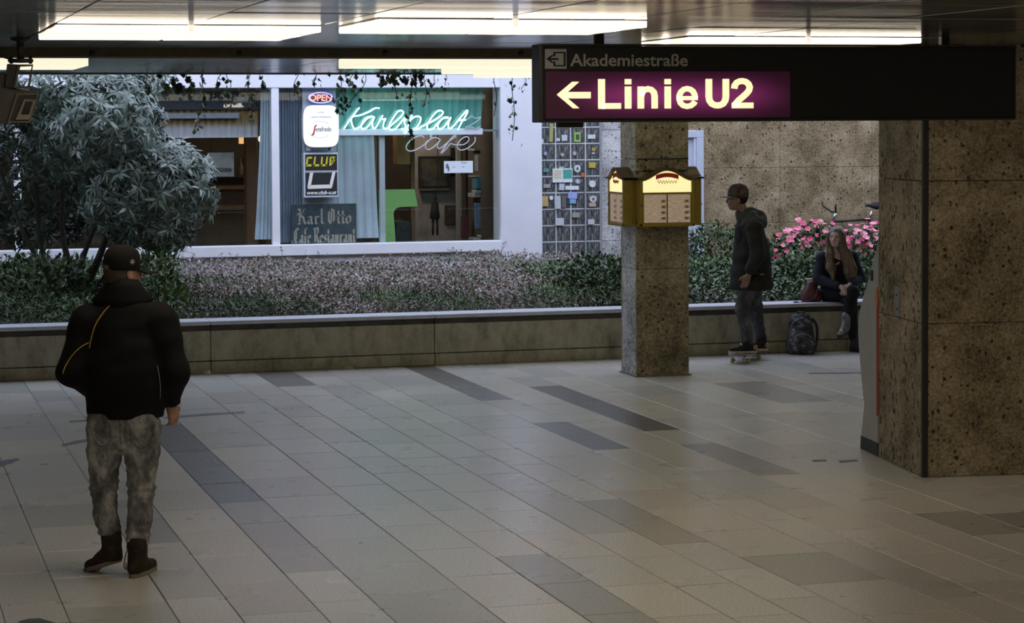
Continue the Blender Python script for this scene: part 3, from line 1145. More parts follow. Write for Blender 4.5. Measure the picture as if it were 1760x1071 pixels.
# ---- neon lettering traced as tubes
M_NEON = glow('lit_neon_tube', (0.40, 1.0, 0.86), 3.0)
M_NEON_OFF = plain('unlit_neon_tube', (0.50, 0.52, 0.54), .25, var=.05)
KN = lambda p: on_v(560 + p[0] / 5.867, 170 + p[1] / 5.867, V_FAC - .075)
NEON_LIT = {
    'K': [[(338, 88), (300, 135), (240, 215), (180, 303)], [(540, 95), (500, 93), (440, 128), (350, 165), (275, 178), (256, 205), (262, 250), (282, 295), (305, 303), (345, 282)]],
    'a': [[(345, 282), (400, 215), (440, 185), (478, 180), (452, 176), (410, 192), (372, 235), (356, 280), (372, 305), (410, 292), (455, 240), (490, 180), (472, 230), (470, 280), (490, 300), (515, 275)]],
    'r': [[(515, 275), (545, 215), (574, 166), (562, 190), (575, 207), (602, 200), (584, 240), (578, 280), (600, 303), (632, 290)]],
    'l': [[(632, 290), (680, 250), (745, 190), (780, 145), (768, 120), (735, 122), (690, 175), (650, 240), (636, 285), (655, 312), (700, 305)]],
    's': [[(700, 305), (735, 265), (775, 215), (812, 180), (838, 176), (800, 215), (792, 240), (805, 275), (788, 305), (758, 302)]],
    'p': [[(868, 160), (850, 215), (825, 285), (802, 350)], [(840, 230), (880, 190), (925, 175), (955, 190), (948, 235), (915, 285), (890, 305), (930, 302), (985, 270)]],
    'l2': [[(985, 270), (1070, 230), (1140, 185), (1180, 145), (1168, 120), (1130, 122), (1080, 170), (1035, 235), (1020, 285), (1038, 310), (1085, 298)]],
    'a2': [[(1085, 298), (1130, 245), (1180, 200), (1235, 188), (1200, 185), (1160, 215), (1130, 265), (1138, 302), (1172, 298), (1220, 245), (1262, 185), (1240, 235), (1235, 285), (1255, 300), (1290, 272)]],
    't': [[(1290, 272), (1350, 195), (1405, 135), (1422, 116), (1430, 128), (1405, 180), (1365, 245), (1330, 312)], [(1325, 222), (1365, 214), (1412, 214)]]}
neon = empty('neon_lettering', KN((880, 305)))
tag(neon, 'glowing turquoise neon script lettering in the right cafe window', 'neon sign')


def strokes(lst, mapf, r, root, name, m, n=6):
    mb = MB()
    o = root.location
    for s in lst:
        pts = [mapf(p) - o for p in spline(s, 5)]
        mb.tube(pts, r, n)
    return mb.build(name, m, root)


for k, s in NEON_LIT.items():
    strokes(s, KN, .0100, neon, 'neon_letter', M_NEON)
zl = strokes([[(1405, 214), (1440, 198), (1470, 174), (1500, 195), (1532, 192), (1560, 184), (1528, 225), (1450, 270), (1412, 286), (1420, 300), (1465, 283), (1510, 300), (1562, 278)]], KN, .007, neon, 'unlit_neon_letter', M_NEON_OFF)
zl['label'] = 'unlit grey letter z'
cafe = empty('neon_lettering', KN((1150, 450)))
tag(cafe, 'unlit grey neon tube script reading Cafe below the rail', 'neon sign')
for s in ([(990, 402), (975, 378), (925, 380), (860, 415), (815, 470), (815, 510), (850, 528), (910, 515), (985, 470), (1030, 420)],
          [(1160, 415), (1110, 392), (1060, 405), (1015, 450), (1005, 495), (1040, 512), (1095, 480), (1150, 420), (1125, 465), (1132, 500), (1170, 492), (1215, 450)],
          [(1215, 450), (1275, 405), (1310, 382), (1290, 375), (1245, 425), (1200, 490), (1160, 552), (1215, 505), (1255, 455), (1290, 462), (1330, 465)],
          [(1330, 465), (1395, 460), (1440, 420), (1435, 388), (1395, 388), (1345, 430), (1325, 480), (1350, 515), (1410, 508), (1475, 465), (1505, 425), (1504, 385)]):
    strokes([s], KN, .0085, cafe, 'neon_letter', M_NEON_OFF)
MB().bbox((-.06, 0, 0), (-.03, .03, .05), .004).build('tube_holder', M_NEON_OFF, cafe, KN((1095, 395)) - KN((1150, 450)))

# ---- OPEN sign
op = empty('open_sign', on_v(551, 168, V_FAC + .10))
tag(op, 'small oval LED sign reading OPEN above the white light box', 'sign')
SP = 0.00768
MB().prism([(.17 * math.cos(2 * PI * k / 28), .075 * math.sin(2 * PI * k / 28)) for k in range(28)], .005, .02, 'y').build('backing', M_BLACK, op)
MB().tube([(.155 * math.cos(2 * PI * k / 28), -.004, .066 * math.sin(2 * PI * k / 28)) for k in range(28)], .009, 6, closed=True).build('blue_ring', glow('blue_led', (.12, .16, 1.0), 3.2), op)
text_fit('led_letters', 'OPEN', glow('red_led', (1.0, .10, .03), 3.0), op, -.145, .145, -.042, .042, -.006, bold=.02)

# ---- coffee light box
sb = empty('coffee_light_box', on_v(552, 217, V_FAC - .12))
tag(sb, 'white rounded coffee light box on the sign column', 'light box')
sq = []
for k in range(48):
    a = 2 * PI * k / 48
    c, s = math.cos(a), math.sin(a)
    e = .45
    sq.append((.228 * math.copysign(abs(c) ** e, c), .265 * math.copysign(abs(s) ** e, s)))
M_BOXG = glow('lit_white_acrylic', (1.0, .97, .93), .45, (.8, .8, .8))
MB().prism(sq, .0, .02, 'y').build('lit_face', M_BOXG, sb)
MB().prism([(x * 1.01, z * 1.01) for x, z in sq], .02, .13, 'y').build('casing', plain('grey_casing', (.45, .46, .48), .5), sb)
MB().bbox((-.17, .05, -.31), (-.13, .25, -.24), .005).bbox((.13, .05, -.31), (.17, .25, -.24), .005).build('bracket', MATS['grey_casing'], sb)
M_INK = plain('grey_ink', (.16, .16, .16), .6)
text_fit('lettering', 'WIR', MATS['grey_casing'], sb, -.045, .045, .165, .185, -.002, bold=.01)
text_fit('lettering', 'SERVIEREN', MATS['grey_casing'], sb, -.125, .125, .105, .128, -.002, bold=.01)
text_fit('lettering', 'egafredo', M_INK, sb, -.075, .13, -.085, -.005, -.002, bold=.015, shear=.15)
MB().prism([(x, z) for x, z in ((-.13, -.105), (-.112, -.098), (-.098, -.06), (-.088, .0), (-.07, .018), (-.055, .02), (-.052, .01), (-.066, .004), (-.076, -.02), (-.082, -.07), (-.096, -.112), (-.118, -.118))], -.003, -.001, 'y').build('red_initial', plain('red_ink', (.55, .02, .02), .5), sb)
ring = MB()
for a0, a1 in ((.6, 2.3), (3.5, 5.6)):
    ring.tube([(.15 * math.cos(a0 + (a1 - a0) * k / 12) - .02, -.0015, -.04 + .105 * math.sin(a0 + (a1 - a0) * k / 12)) for k in range(13)], .0015, 4)
ring.build('thin_ring', MATS['grey_casing'], sb)

# ---- club sign
cs = empty('club_sign', on_v(552, 301, V_FAC - .04))
tag(cs, 'black sign with yellow and white lettering in a pale frame, below the light box', 'sign')
W, H = .222, .285
MB().bbox((-W, .006, -H), (W, .16, H), .008).build('frame', plain('pale_blue_frame', (.55, .62, .70), .5, var=.04), cs)
MB().box((-W + .02, .001, .06), (W - .015, .0065, H - .022)).build('black_panel', M_BLACK, cs)
MB().box((-W + .02, .001, -H + .028), (W - .015, .0065, .03)).build('black_panel', M_BLACK, cs)
MB().box((-W + .022, .0, .034), (W - .017, .0065, .056)).build('grey_text_band', plain('grey_text_band', (.42, .42, .42), .6, var=.5, scale=60), cs)
M_YEL = plain('yellow_letter', (.72, .66, .03), .5, var=.05)
M_LET = plain('white_letter', (.80, .78, .74), .5, var=.04)


def bars(name, polys, m, root, y=-.002, t=.003):
    mb = MB()
    for p in polys:
        mb.prism(p, y, y + t, 'y')
    return mb.build(name, m, root)


CX = lambda x: (x - 462) * .00102 * 1.18 * .93
CZ = lambda z: (285 - z) * .00121


def cpoly(pts):
    return [(CX(a), CZ(b)) for a, b in pts]


bars('letter_c', [cpoly(p) for p in ([(300, 92), (360, 92), (356, 112), (312, 112)], [(300, 92), (318, 100), (304, 185), (286, 185)], [(286, 172), (354, 172), (350, 192), (286, 192)])], M_YEL, cs)
bars('letter_l', [cpoly(p) for p in ([(386, 92), (404, 92), (390, 190), (372, 190)], [(372, 172), (442, 172), (438, 192), (372, 192)])], M_YEL, cs)
bars('letter_u', [cpoly(p) for p in ([(466, 92), (484, 92), (474, 190), (456, 190)], [(456, 172), (532, 172), (528, 192), (456, 192)], [(526, 92), (542, 92), (530, 190), (512, 190)])], M_YEL, cs)
bars('letter_b', [cpoly(p) for p in ([(564, 92), (582, 92), (572, 188), (556, 188)], [(570, 92), (628, 92), (622, 108), (572, 108)], [(614, 100), (628, 92), (600, 150), (588, 146)], [(584, 132), (626, 128), (574, 188), (570, 172), (600, 146), (584, 148)])], M_YEL, cs)
bars('letter_u_large', [cpoly(p) for p in ([(334, 258), (372, 258), (342, 395), (302, 410)], [(302, 410), (342, 388), (560, 385), (580, 424), (310, 428)], [(592, 254), (628, 254), (584, 420), (556, 392)])], M_LET, cs)
text_fit('lettering', 'www.club-u.at', M_LET, cs, -.185, .195, CZ(488), CZ(448), -.002, bold=.03, shear=.25)

# ---- painted board in blackletter
kb = empty('painted_board', on_v(557, 412, V_FAC + .08))
tag(kb, 'dark blue-green board with tan blackletter writing at the window foot', 'sign')
bw = .425
MB().bbox((-bw, 0, -.06), (bw, .03, .455), .004).build('board', plain('slate_paint', (.045, .075, .09), .7, var=.3, scale=10), kb)
M_TAN = plain('tan_paint', (.50, .43, .33), .7, var=.15, scale=40)


def pen(root, name, strokes_, x0, z0, s, nib=.20, ang=40, m=M_TAN):
    """broad pen letters: every stroke is swept by an oblique nib"""
    mb = MB()
    dx, dz = nib * math.cos(R(ang)) / 2, nib * math.sin(R(ang)) / 2
    for st in strokes_:
        for (a, b) in zip(st[:-1], st[1:]):
            q = [(a[0] - dx, a[1] - dz), (b[0] - dx, b[1] - dz), (b[0] + dx, b[1] + dz), (a[0] + dx, a[1] + dz)]
            mb.prism([(x0 + s * x, z0 + s * z) for x, z in q], -.003, .001, 'y')
    return mb.build(name, m, root)


BL = {  # unit x-height = 1, ascender 2
    'K': ([[(.1, 2.0), (.45, 1.9), (.35, 1.5), (.35, .3), (.15, 0), (.5, .05)], [(.0, 1.35), (.3, 1.3)], [(.45, 1.1), (1.0, 2.0)], [(.45, 1.1), (.85, .9), (.95, .3), (1.2, 0)]], 1.35),
    'a': ([[(.1, .85), (.4, 1.0), (.6, .85), (.6, .15), (.8, 0)], [(.55, .6), (.2, .5), (.15, .15), (.35, 0), (.58, .15)]], .95),
    'r': ([[(.05, .9), (.25, 1.0), (.25, .1), (.4, 0)], [(.25, .8), (.5, 1.0), (.68, .85)]], .78),
    'l': ([[(.1, 1.9), (.28, 2.0), (.28, .15), (.5, 0)]], .62),
    'O': ([[(.5, 1.95), (.15, 1.6), (.15, .35), (.45, 0), (.85, .3), (.85, 1.7), (.5, 1.95)], [(.5, 1.7), (.5, .3)]], 1.2),
    't': ([[(.25, 1.7), (.25, .15), (.45, 0)], [(.05, 1.05), (.5, 1.05)]], .62),
    'o': ([[(.4, 1.0), (.12, .8), (.12, .2), (.4, 0), (.68, .2), (.68, .8), (.4, 1.0)]], .9),
    'C': ([[(.95, 1.75), (.6, 2.0), (.2, 1.6), (.2, .4), (.5, 0), (.9, .15)], [(.45, 1.75), (.45, .4)]], 1.1),
    'f': ([[(.6, 1.85), (.35, 2.0), (.22, 1.7), (.22, -.1)], [(.05, 1.05), (.5, 1.05)]], .62),
    'e': ([[(.65, .6), (.15, .55), (.15, .85), (.4, 1.0), (.62, .85), (.62, .62)], [(.15, .6), (.15, .2), (.4, 0), (.65, .15)]], .8),
    'R': ([[(.1, 1.95), (.3, 1.8), (.3, .1), (.12, 0)], [(.3, 1.9), (.75, 2.0), (.95, 1.7), (.85, 1.2), (.4, 1.05)], [(.55, 1.05), (.75, .6), (.85, .15), (1.1, 0)]], 1.2),
    's': ([[(.6, .9), (.35, 1.0), (.15, .75), (.55, .35), (.4, .05), (.1, .1)]], .75),
    'u': ([[(.1, 1.0), (.2, .9), (.2, .15), (.4, 0), (.6, .2)], [(.6, 1.0), (.6, .15), (.78, 0)]], .92),
    'n': ([[(.1, .95), (.2, 1.0), (.2, 0)], [(.2, .8), (.45, 1.0), (.62, .8), (.62, .1), (.8, 0)]], .94),
    'd': ([[(.3, 1.6), (.65, .9), (.6, .15), (.35, 0), (.12, .2), (.12, .8), (.4, 1.0)]], .88), ' ': ([], .5)}


def bl_text(s, x0, x1, z0, size):
    adv = sum(BL[c][1] for c in s)
    k = (x1 - x0) / adv
    x = x0
    for c in s:
        if BL[c][0]:
            st = [[(a * k / size, b) for a, b in q] for q in BL[c][0]]
            pen(kb, 'painted_letter', st, x, z0, size, nib=.30)
        x += BL[c][1] * k


bl_text('Karl Otto', -.345, .365, .205, .095)
bl_text('Cafe Restaurant', -.39, .41, -.035, .095)
bl_text('das', -.52 + .1, -.42 + .02, -.05, .035)

# ---- notice on the glass
nt_ = empty('window_notice', on_v(788, 287, V_FAC - .006))
tag(nt_, 'small white notice stuck on the right cafe window', 'notice')
MB().box((-.193, 0, -.077), (.193, .003, .077)).build('sheet', plain('notice_white', (.74, .80, .86), .5, var=.03), nt_)
bars('printed_mark', [[(-.15 + .02 * math.cos(k), .01 + .035 * math.sin(k)) for k in np.linspace(0, 6, 10)], [(-.145, -.06), (-.125, -.05), (-.12, 0), (-.14, 0)]], M_INK, nt_, -.001, .001)
bars('printed_lines', [[(-.08, -.005), (-.045, -.005), (-.045, .006), (-.08, .006)], [(.035, .045), (.115, .045), (.115, .06), (.035, .06)], [(.05, -.005), (.08, -.005), (.08, .008), (.05, .008)]], plain('grey_print', (.4, .42, .45), .6), nt_, -.001, .001)

# ---- things inside the right window
IX = lambda p, v: on_v(640 + p[0] / 5.357, 220 + p[1] / 5.357, v)


def ipoly(pts, v, t, name, m, label, cat):
    P = [IX(p, v) for p in pts]
    o = MB().prism([(p.x, p.z) for p in P], v, v + t, 'y').build(name, m)
    return tag(o, label, cat) if cat else o


def ibox(x0, y0, x1, y1, v, t, name, m, label, cat, parent=None, b=.006):
    p, q = IX((x0, y1), v), IX((x1, y0), v)
    o = MB().bbox((p.x, v, p.z), (q.x, v + t, q.z), b).build(name, m, parent)
    return tag(o, label, cat) if cat else o


arc = [(260 - 65 * math.sin(a), 795 - 67 * math.cos(a)) for a in np.linspace(0, PI / 2, 7)]
ipoly([(60, 570), (388, 565), (420, 722)] + arc + [(205, 900), (228, 1260), (60, 1260)], V_FAC + .45, .07, 'green_furniture_panel', plain('lime_green_lacquer', (.30, .58, .17), .4, var=.05), 'lime green curved furniture panel inside the right cafe window', 'furniture panel')
M_TANL = plain('tan_paper', (.50, .30, .12), .7, var=.12, scale=8)
hs_ = ibox(228, 60, 348, 335, V_FAC + 1.2, .25, 'hanging_lamp_shade', M_TANL, 'tan rectangular hanging shade inside the right cafe window', 'lamp shade')
q = IX((288, 60), V_FAC + 1.3)
MB().cyl((q.x, V_FAC + 1.3, q.z - .02), (q.x, V_FAC + 1.3, 3.31), .006, 6).build('cord', M_DARK, hs_)
tag(MB().box((IX((352, 0), 29.5).x, 29.5, .6), (IX((388, 0), 29.5).x, 29.58, 3.2)).build('wooden_post', M_BROWN), 'brown wooden post behind the tan hanging shade', 'post')
M_STONEB = plain('pale_inner_wall', (.36, .31, .29), .9, var=.3, scale=4)
p0, p1 = IX((388, 0), 30.6), IX((960, 0), 30.6)
tag(MB().box((p0.x, 30.6, .6), (p1.x, 30.7, 3.3)).build('wall_cafe_inner', M_STONEB), 'beige inner wall hung with pictures inside the cafe', kind='structure')
pic = ibox(430, 258, 720, 575, 30.5, .06, 'framed_picture', M_DARK, 'dark framed picture on the inner cafe wall', 'picture')
ibox(455, 285, 695, 540, 30.49, .02, 'canvas', plain('dark_canvas', (.05, .045, .03), .7, var=.9, scale=5), None, None, pic)
ibox(430, 560, 720, 578, 30.47, .05, 'frame_ledge', plain('ochre_frame', (.20, .17, .09), .6), None, None, pic)
ibox(670, 710, 780, 890, 30.56, .05, 'small_picture', plain('brown_canvas', (.07, .045, .03), .7, var=.6), 'small brown unframed picture low on the inner cafe wall', 'picture')
for xa, xb in ((782, 815), (930, 952)):
    ibox(xa, -60, xb, 1030, 30.2, .08, 'shelf_upright' if xa > 900 else 'wall_post', plain('grey_beige_post', (.34, .31, .29), .7), 'pale post right of the framed picture' if xa < 900 else 'pale upright at the left of the cafe shelves', 'post')
ibox(725, 180, 780, 445, 30.56, .05, 'dark_picture', M_DARK, 'tall dark picture between the framed picture and the pale post', 'picture')
ibox(820, 180, 885, 445, 30.56, .05, 'dark_picture', M_DARK, 'tall dark picture right of the pale post', 'picture')
# hanging figurine: lathe-like silhouette with a loop
q = IX((575, 760), 30.1)
fig = empty('hanging_figurine', q)
tag(fig, 'small dark figurine hanging on a cord inside the cafe', 'figurine')
MB().lathe([(0, .22), (.02, .21), (.03, .16), (.02, .13), (.05, .1), (.06, .0), (.075, -.1), (.05, -.12), (0, -.12)], 12).build('body', M_DARK, fig)
MB().tube([(0, 0, .22), (.03, 0, .3), (.045, 0, .5), (.05, 0, 3.3 - q.z)], .006, 5).build('cord', M_DARK, fig)
MB().cyl((-.025, 0, -.12), (-.03, 0, -.34), .02, 8, .015).build('leg', M_DARK, fig)
MB().cyl((.03, 0, -.12), (.035, 0, -.34), .02, 8, .015).build('leg', M_DARK, fig)
# shelf unit at the right
SV = 29.6
sh = empty('shelf_unit', IX((1050, 1040), SV))
tag(sh, 'pale shelf unit at the right end of the cafe window', 'shelf')
for (x0, y0, x1, y1) in ((940, 600, 1170, 640), (940, 1010, 1170, 1035), (940, 190, 1170, 210), (940, 440, 1170, 452)):
    a, b = IX((x0, y1), SV), IX((x1, y0), SV)
    MB().bbox((a.x - sh.location.x, 0, a.z - sh.location.z), (b.x - sh.location.x, .35, b.z - sh.location.z), .004).build('shelf_board', plain('pale_shelf', (.42, .42, .42), .6), sh)
ibox(962, 455, 1145, 560, SV - .02, .25, 'teal_box', plain('teal_card', (.08, .25, .30), .6, var=.3), 'teal box on the cafe shelf unit', 'box')
ibox(945, 690, 1085, 925, SV + .02, .03, 'blue_poster', plain('blue_pattern', (.18, .28, .42), .6, var=.7, scale=45), 'blue patterned poster in the shelf unit', 'poster')
bt = IX((1085, 430), SV + .15)
b_ = MB().lathe([(0, 0), (.1, 0), (.105, .08), (.1, .2), (.045, .26), (.04, .34), (.05, .36), (0, .36)], 14, Matrix.Translation(bt)).build('dark_jug', M_DARK)
tag(b_, 'dark bulbous jug on the upper cafe shelf', 'jug')
ibox(975, 250, 1030, 400, SV + .05, .2, 'grey_box', plain('grey_card', (.26, .27, .29), .7), 'grey box beside the dark jug', 'box')
ibox(1095, 945, 1165, 1005, SV - .02, .2, 'white_box', M_LET, 'white box at the bottom of the shelf unit', 'box')
ibox(950, 570, 1150, 600, SV - .02, .2, 'paper_stack', plain('paper_white', (.5, .5, .5), .7, var=.2, scale=30), 'stack of pale papers under the teal box', 'papers')
ibox(1000, 985, 1080, 1008, SV - .02, .2, 'paper_stack', MATS['paper_white'], 'flat pale paper stack beside the white box', 'papers')
ibox(830, 810, 890, 1010, 29.9, .1, 'dark_red_bag', plain('dark_red_cloth', (.12, .03, .04), .8), 'dark red bag beside the shelf unit', 'bag')
ibox(225, 860, 350, 1260, 29.3, .4, 'dark_chair_back', plain('charcoal_cloth', (.05, .05, .055), .8), 'charcoal chair back behind the green panel', 'chair')

# ---- things inside the left window
LX = lambda x, y, v: on_v(x, y, v)
VL = V_FAC + .35
a, b = LX(100, 190, VL), LX(449, 156, VL)
bb = MB().bbox((a.x - 1.5, VL, a.z), (b.x, VL + .12, b.z), .006).build('blind_box', plain('charcoal_blind', (.045, .05, .065), .6))
tag(bb, 'charcoal blind box at the top of the left cafe window', 'blind')
c_, d_ = LX(401, 176, VL - .01), LX(428, 166, VL - .01)
MB().box((c_.x, VL - .004, c_.z), (d_.x, VL + .01, d_.z)).build('label_plate', plain('grey_plate', (.36, .36, .34), .6, var=.1, scale=12), bb)
a, b = LX(100, 205, VL), LX(410, 194, VL)
tag(MB().bbox((a.x - 1.5, VL - .05, a.z), (b.x, VL + .02, b.z), .004).build('curtain_rail', plain('grey_rail_paint', (.32, .34, .40), .5)), 'grey curtain rail below the blind box', 'rail')


def valance_mat():
    m, n, l, bs = nt('tan_and_white_net')
    g = n.new('ShaderNodeNewGeometry')
    sp = n.new('ShaderNodeSeparateXYZ')
    l.new(g.outputs['Position'], sp.inputs[0])
    mr = n.new('ShaderNodeMapRange')
    mr.inputs['From Min'].default_value = 2.30
    mr.inputs['From Max'].default_value = 2.62
    l.new(sp.outputs['Z'], mr.inputs['Value'])
    r = ramp(n, [(0.0, (.62, .60, .64)), (.35, (.58, .54, .54)), (.55, (.42, .28, .14)), (1.0, (.36, .22, .08))])
    l.new(mr.outputs['Result'], r.inputs['Fac'])
    l.new(r.outputs['Color'], bs.inputs['Base Color'])
    bs.inputs['Roughness'].default_value = .9
    return m


curtain('valance', 'short pleated tan and white net valance in the left cafe window', U(100) - 1.5, U(448), U(100) - 1.5, U(448), Z(189, 350), Z(237, 350), VL + .06, .02, 46, valance_mat())
a, b = LX(357, 304, VL + .3), LX(402, 262, VL + .3)
po = MB().box((a.x, VL + .3, a.z), (b.x, VL + .31, b.z)).build('hanging_poster', plain('dull_poster', (.30, .29, .26), .8, var=.2, scale=8))
tag(po, 'pale hanging poster in the left cafe window', 'poster')
for xx in (a.x + .04, b.x - .04):
    MB().cyl((xx, VL + .305, b.z - .01), (xx, VL + .305, 3.31), .003, 5).build('cord', M_DARK, po)
MB().box((a.x + .03, VL + .296, a.z + .06), (b.x - .03, VL + .3, a.z + .11)).build('dark_print', plain('dark_print', (.09, .08, .07), .7, var=.9, scale=40), po)
a, b = LX(424, 335, 29.4), LX(442, 215, 29.4)
tag(MB().bbox((a.x, 29.4, .6), (b.x, 29.6, 3.2), .01).build('wooden_pillar', M_BROWN), 'brown wooden pillar inside the left cafe window', 'post')
a = LX(390, 335, 30.2)
tb = empty('cafe_table', (a.x, 30.2, .62))
tag(tb, 'brown wooden table deep inside the left cafe window', 'table')
MB().bbox((-.7, -.35, .70), (.7, .35, .75), .01).build('tabletop', M_BROWN, tb)
for sx in (-.6, .6):
    for sy in (-.28, .28):
        MB().box((sx - .03, sy - .03, 0), (sx + .03, sy + .03, .7)).build('leg', M_BROWN, tb)
ct = empty('bar_counter', (LX(400, 350, 31.0).x, 31.0, .62))
tag(ct, 'dark wooden bar counter at the back of the left cafe room', 'counter')
MB().bbox((-1.3, -.25, 0), (1.3, .25, .95), .02).build('front', plain('dark_wood', (.05, .03, .018), .5, var=.4, scale=5), ct)
MB().bbox((-1.35, -.3, .95), (1.35, .3, 1.0), .01).build('counter_top', M_BROWN, ct)
bs = empty('bottle_shelf', (LX(390, 280, 31.4).x, 31.42, 1.75))
tag(bs, 'dark shelf with bottles on the back wall of the left cafe room', 'shelf')
MB().bbox((-1.0, -.08, -.03), (1.0, .17, 0), .006).build('shelf_board', MATS['dark_wood'], bs)
for k in range(9):
    bx_ = bs.location.x - .85 + k * .21
    hh = random.uniform(.8, 1.1)
    bo = MB().lathe([(0, 0), (.035, 0), (.037, .02), (.037, .17 * hh), (.014, .22 * hh), (.013, .29 * hh), (0, .29 * hh)], 10, Matrix.Translation((bx_, 31.44, 1.75))).build('bottle', plain('bottle_glass_%d' % (k % 3), [(.02, .05, .02), (.12, .05, .015), (.25, .22, .16)][k % 3], .15))
    tag(bo, 'bottle on the dark shelf in the left cafe room', 'bottle', 'bottles on the cafe shelf')
for px, py, lab in ((451, 239, 'small glowing globe lamp behind the gathered curtain'), (476, 240, 'small glowing globe lamp seen just right of the window mullion')):
    p = LX(px, py, 29.9)
    lp = empty('globe_lamp', p)
    tag(lp, lab, 'lamp')
    MB().ball((0, 0, 0), .055).build('globe', glow('warm_globe', (1, .55, .22), 6.0), lp)
    MB().cyl((0, 0, .055), (0, 0, 3.3 - p.z), .006, 6).build('cord', M_DARK, lp)
p = LX(417, 236, 30.8)
tag(MB().bbox((p.x - .05, 30.8, p.z - .09), (p.x + .03, 30.84, p.z + .07), .008).build('wall_lamp', glow('amber_lamp', (1, .5, .15), .9)), 'small amber wall lamp left of the wooden pillar', 'lamp')
li = bpy.data.lights.new('cafe_lamp_light', 'POINT')
li.energy = 8
li.color = (1, .68, .40)
li.shadow_soft_size = .1
for (u, v) in ((2.6, 30.2), (6.9, 29.7)):
    if u > 4:
        li = li.copy()
        li.energy = 34
        li.color = (1, .86, .72)
    lo = bpy.data.objects.new('cafe_lamp_light', li)
    lo.location = (u, v, 2.7)
    col.objects.link(lo)
    ps = empty('pendant_lamp', (u, v, 2.7))
    tag(ps, 'pendant lamp near the ceiling of the cafe, ' + ('left room' if u < 4 else 'right room'), 'lamp')
    MB().lathe([(.02, .22), (.03, .2), (.14, .08), (.15, .07)], 16).build('shade', M_TANL, ps)
    MB().cyl((0, 0, .2), (0, 0, .6), .006, 6).build('cord', M_DARK, ps)
# ================================================================== PLANTS
def unit(a):
    return a / np.maximum(np.linalg.norm(a, axis=-1, keepdims=True), 1e-9)


def leaf_arrays(P, D, N, L, W, curl=0.25):
    n = len(P)
    D = unit(D)
    S = unit(np.cross(D, N))
    N = np.cross(S, D)
    t = np.array([0, .32, .32, .72, .72, 1.0])
    w = np.array([0, -.5, .5, -.36, .36, 0])
    fold = np.array([0, .12, .12, .08, .08, 0])
    V = (P[:, None, :] + D[:, None, :] * (t[None, :, None] * L[:, None, None]) + S[:, None, :] * (w[None, :, None] * W[:, None, None])
         + N[:, None, :] * ((fold[None, :, None] * W[:, None, None]) - curl * (t ** 2)[None, :, None] * L[:, None, None]))
    T = np.array([(0, 2, 1), (1, 2, 4), (1, 4, 3), (3, 4, 5)])
    F = (np.arange(n) * 6)[:, None, None] + T[None]
    return V.reshape(-1, 3), F.reshape(-1, 3)


def leaf_cloud(name, P, D, N, L, W, rnd, mat, parent=None, curl=0.25, kind=None):
    V, F = leaf_arrays(P, D, N, L, W, curl)
    me = np_mesh(name, V, F, True)
    at = me.attributes.new('rnd', 'FLOAT', 'POINT')
    at.data.foreach_set('value', np.repeat(rnd, 6).astype(np.float32))
    o = link_mesh(name, me, mat, parent)
    if kind:
        o['kind'] = kind
    return o


def rdir(n, up=0.0):
    d = rng.normal(size=(n, 3))
    d[:, 2] += up
    return unit(d)


M_RHODO = leaf_mat('glossy_dark_leaf', [(0, (.03, .055, .036)), (.5, (.085, .13, .095)), (1, (.21, .265, .21))], .36, .7)
M_COTO = leaf_mat('cotoneaster_leaf', [(0, (.045, .07, .035)), (.25, (.12, .15, .09)), (.5, (.22, .20, .155)), (.72, (.32, .20, .175)), (.88, (.34, .31, .29)), (1, (.55, .54, .55))], .5, .5)
M_GREEN = leaf_mat('green_cover_leaf', [(0, (.018, .036, .014)), (.5, (.065, .115, .042)), (.85, (.13, .20, .08)), (1, (.24, .32, .13))], .5, .5)
M_IVY = leaf_mat('ivy_leaf', [(0, (.014, .028, .011)), (.6, (.055, .10, .035)), (1, (.13, .19, .075))], .38, .5)
M_BARK = plain('dark_bark', (.035, .028, .022), .9, var=.4, scale=12)
M_TWIG = plain('pale_twig', (.16, .14, .12), .9, var=.3, scale=12)

# ---- rhododendron
rho = empty('rhododendron', (1.9, 24.6, .42))
tag(rho, 'large dark rhododendron shrub at the left with drooping glossy leaves', 'shrub')
RL = rho.location
ells = [  # centre (px, py, v), radii, keep
    ((165, 215), 24.2, (.70, 1.0, .66)), ((275, 322), 24.1, (.60, .8, .58)), ((70, 150), 24.6, (1.25, 1.0, .42)), ((130, 165), 24.4, (.85, .9, .45)), ((205, 330), 24.0, (.42, .7, .50)),
    ((-60, 190), 24.8, (.9, .9, .5)), ((265, 400), 23.9, (.42, .5, .22)), ((70, 285), 25.4, (1.45, .45, .85)), ((60, 140), 25.8, (1.5, 1.1, .40)), ((215, 285), 24.3, (.55, .8, .5))]
WP, WD = [], []
cent = []
for (px, v, rad) in ells:
    c = on_v(px[0], px[1], v)
    cent.append((np.array(c), np.array(rad)))
for (c, rad), cnt in zip(cent, (560, 430, 360, 360, 160, 200, 110, 1000, 400, 360)):
    d = unit(rng.normal(size=(cnt * 2, 3)))
    d = d[(d[:, 1] < .55)][:cnt]
    p = c + d * rad * rng.uniform(.72, 1.03, size=(len(d), 1))
    WP.append(p)
    WD.append(unit(d / rad))
WP, WD = np.concatenate(WP), np.concatenate(WD)
keep = np.ones(len(WP), bool)
for (c, rad) in cent:
    k = (((WP - c) / (rad * .70)) ** 2).sum(1) < 1
    keep &= ~k
keep &= (WP[:, 2] < 3.25) & (WP[:, 2] > .75)
keep &= ~((WP[:, 1] < 22.6) & (WP[:, 2] > 2.82))
WP, WD = WP[keep], WD[keep]
LP, LD, LN, LLn, LW = [], [], [], [], []
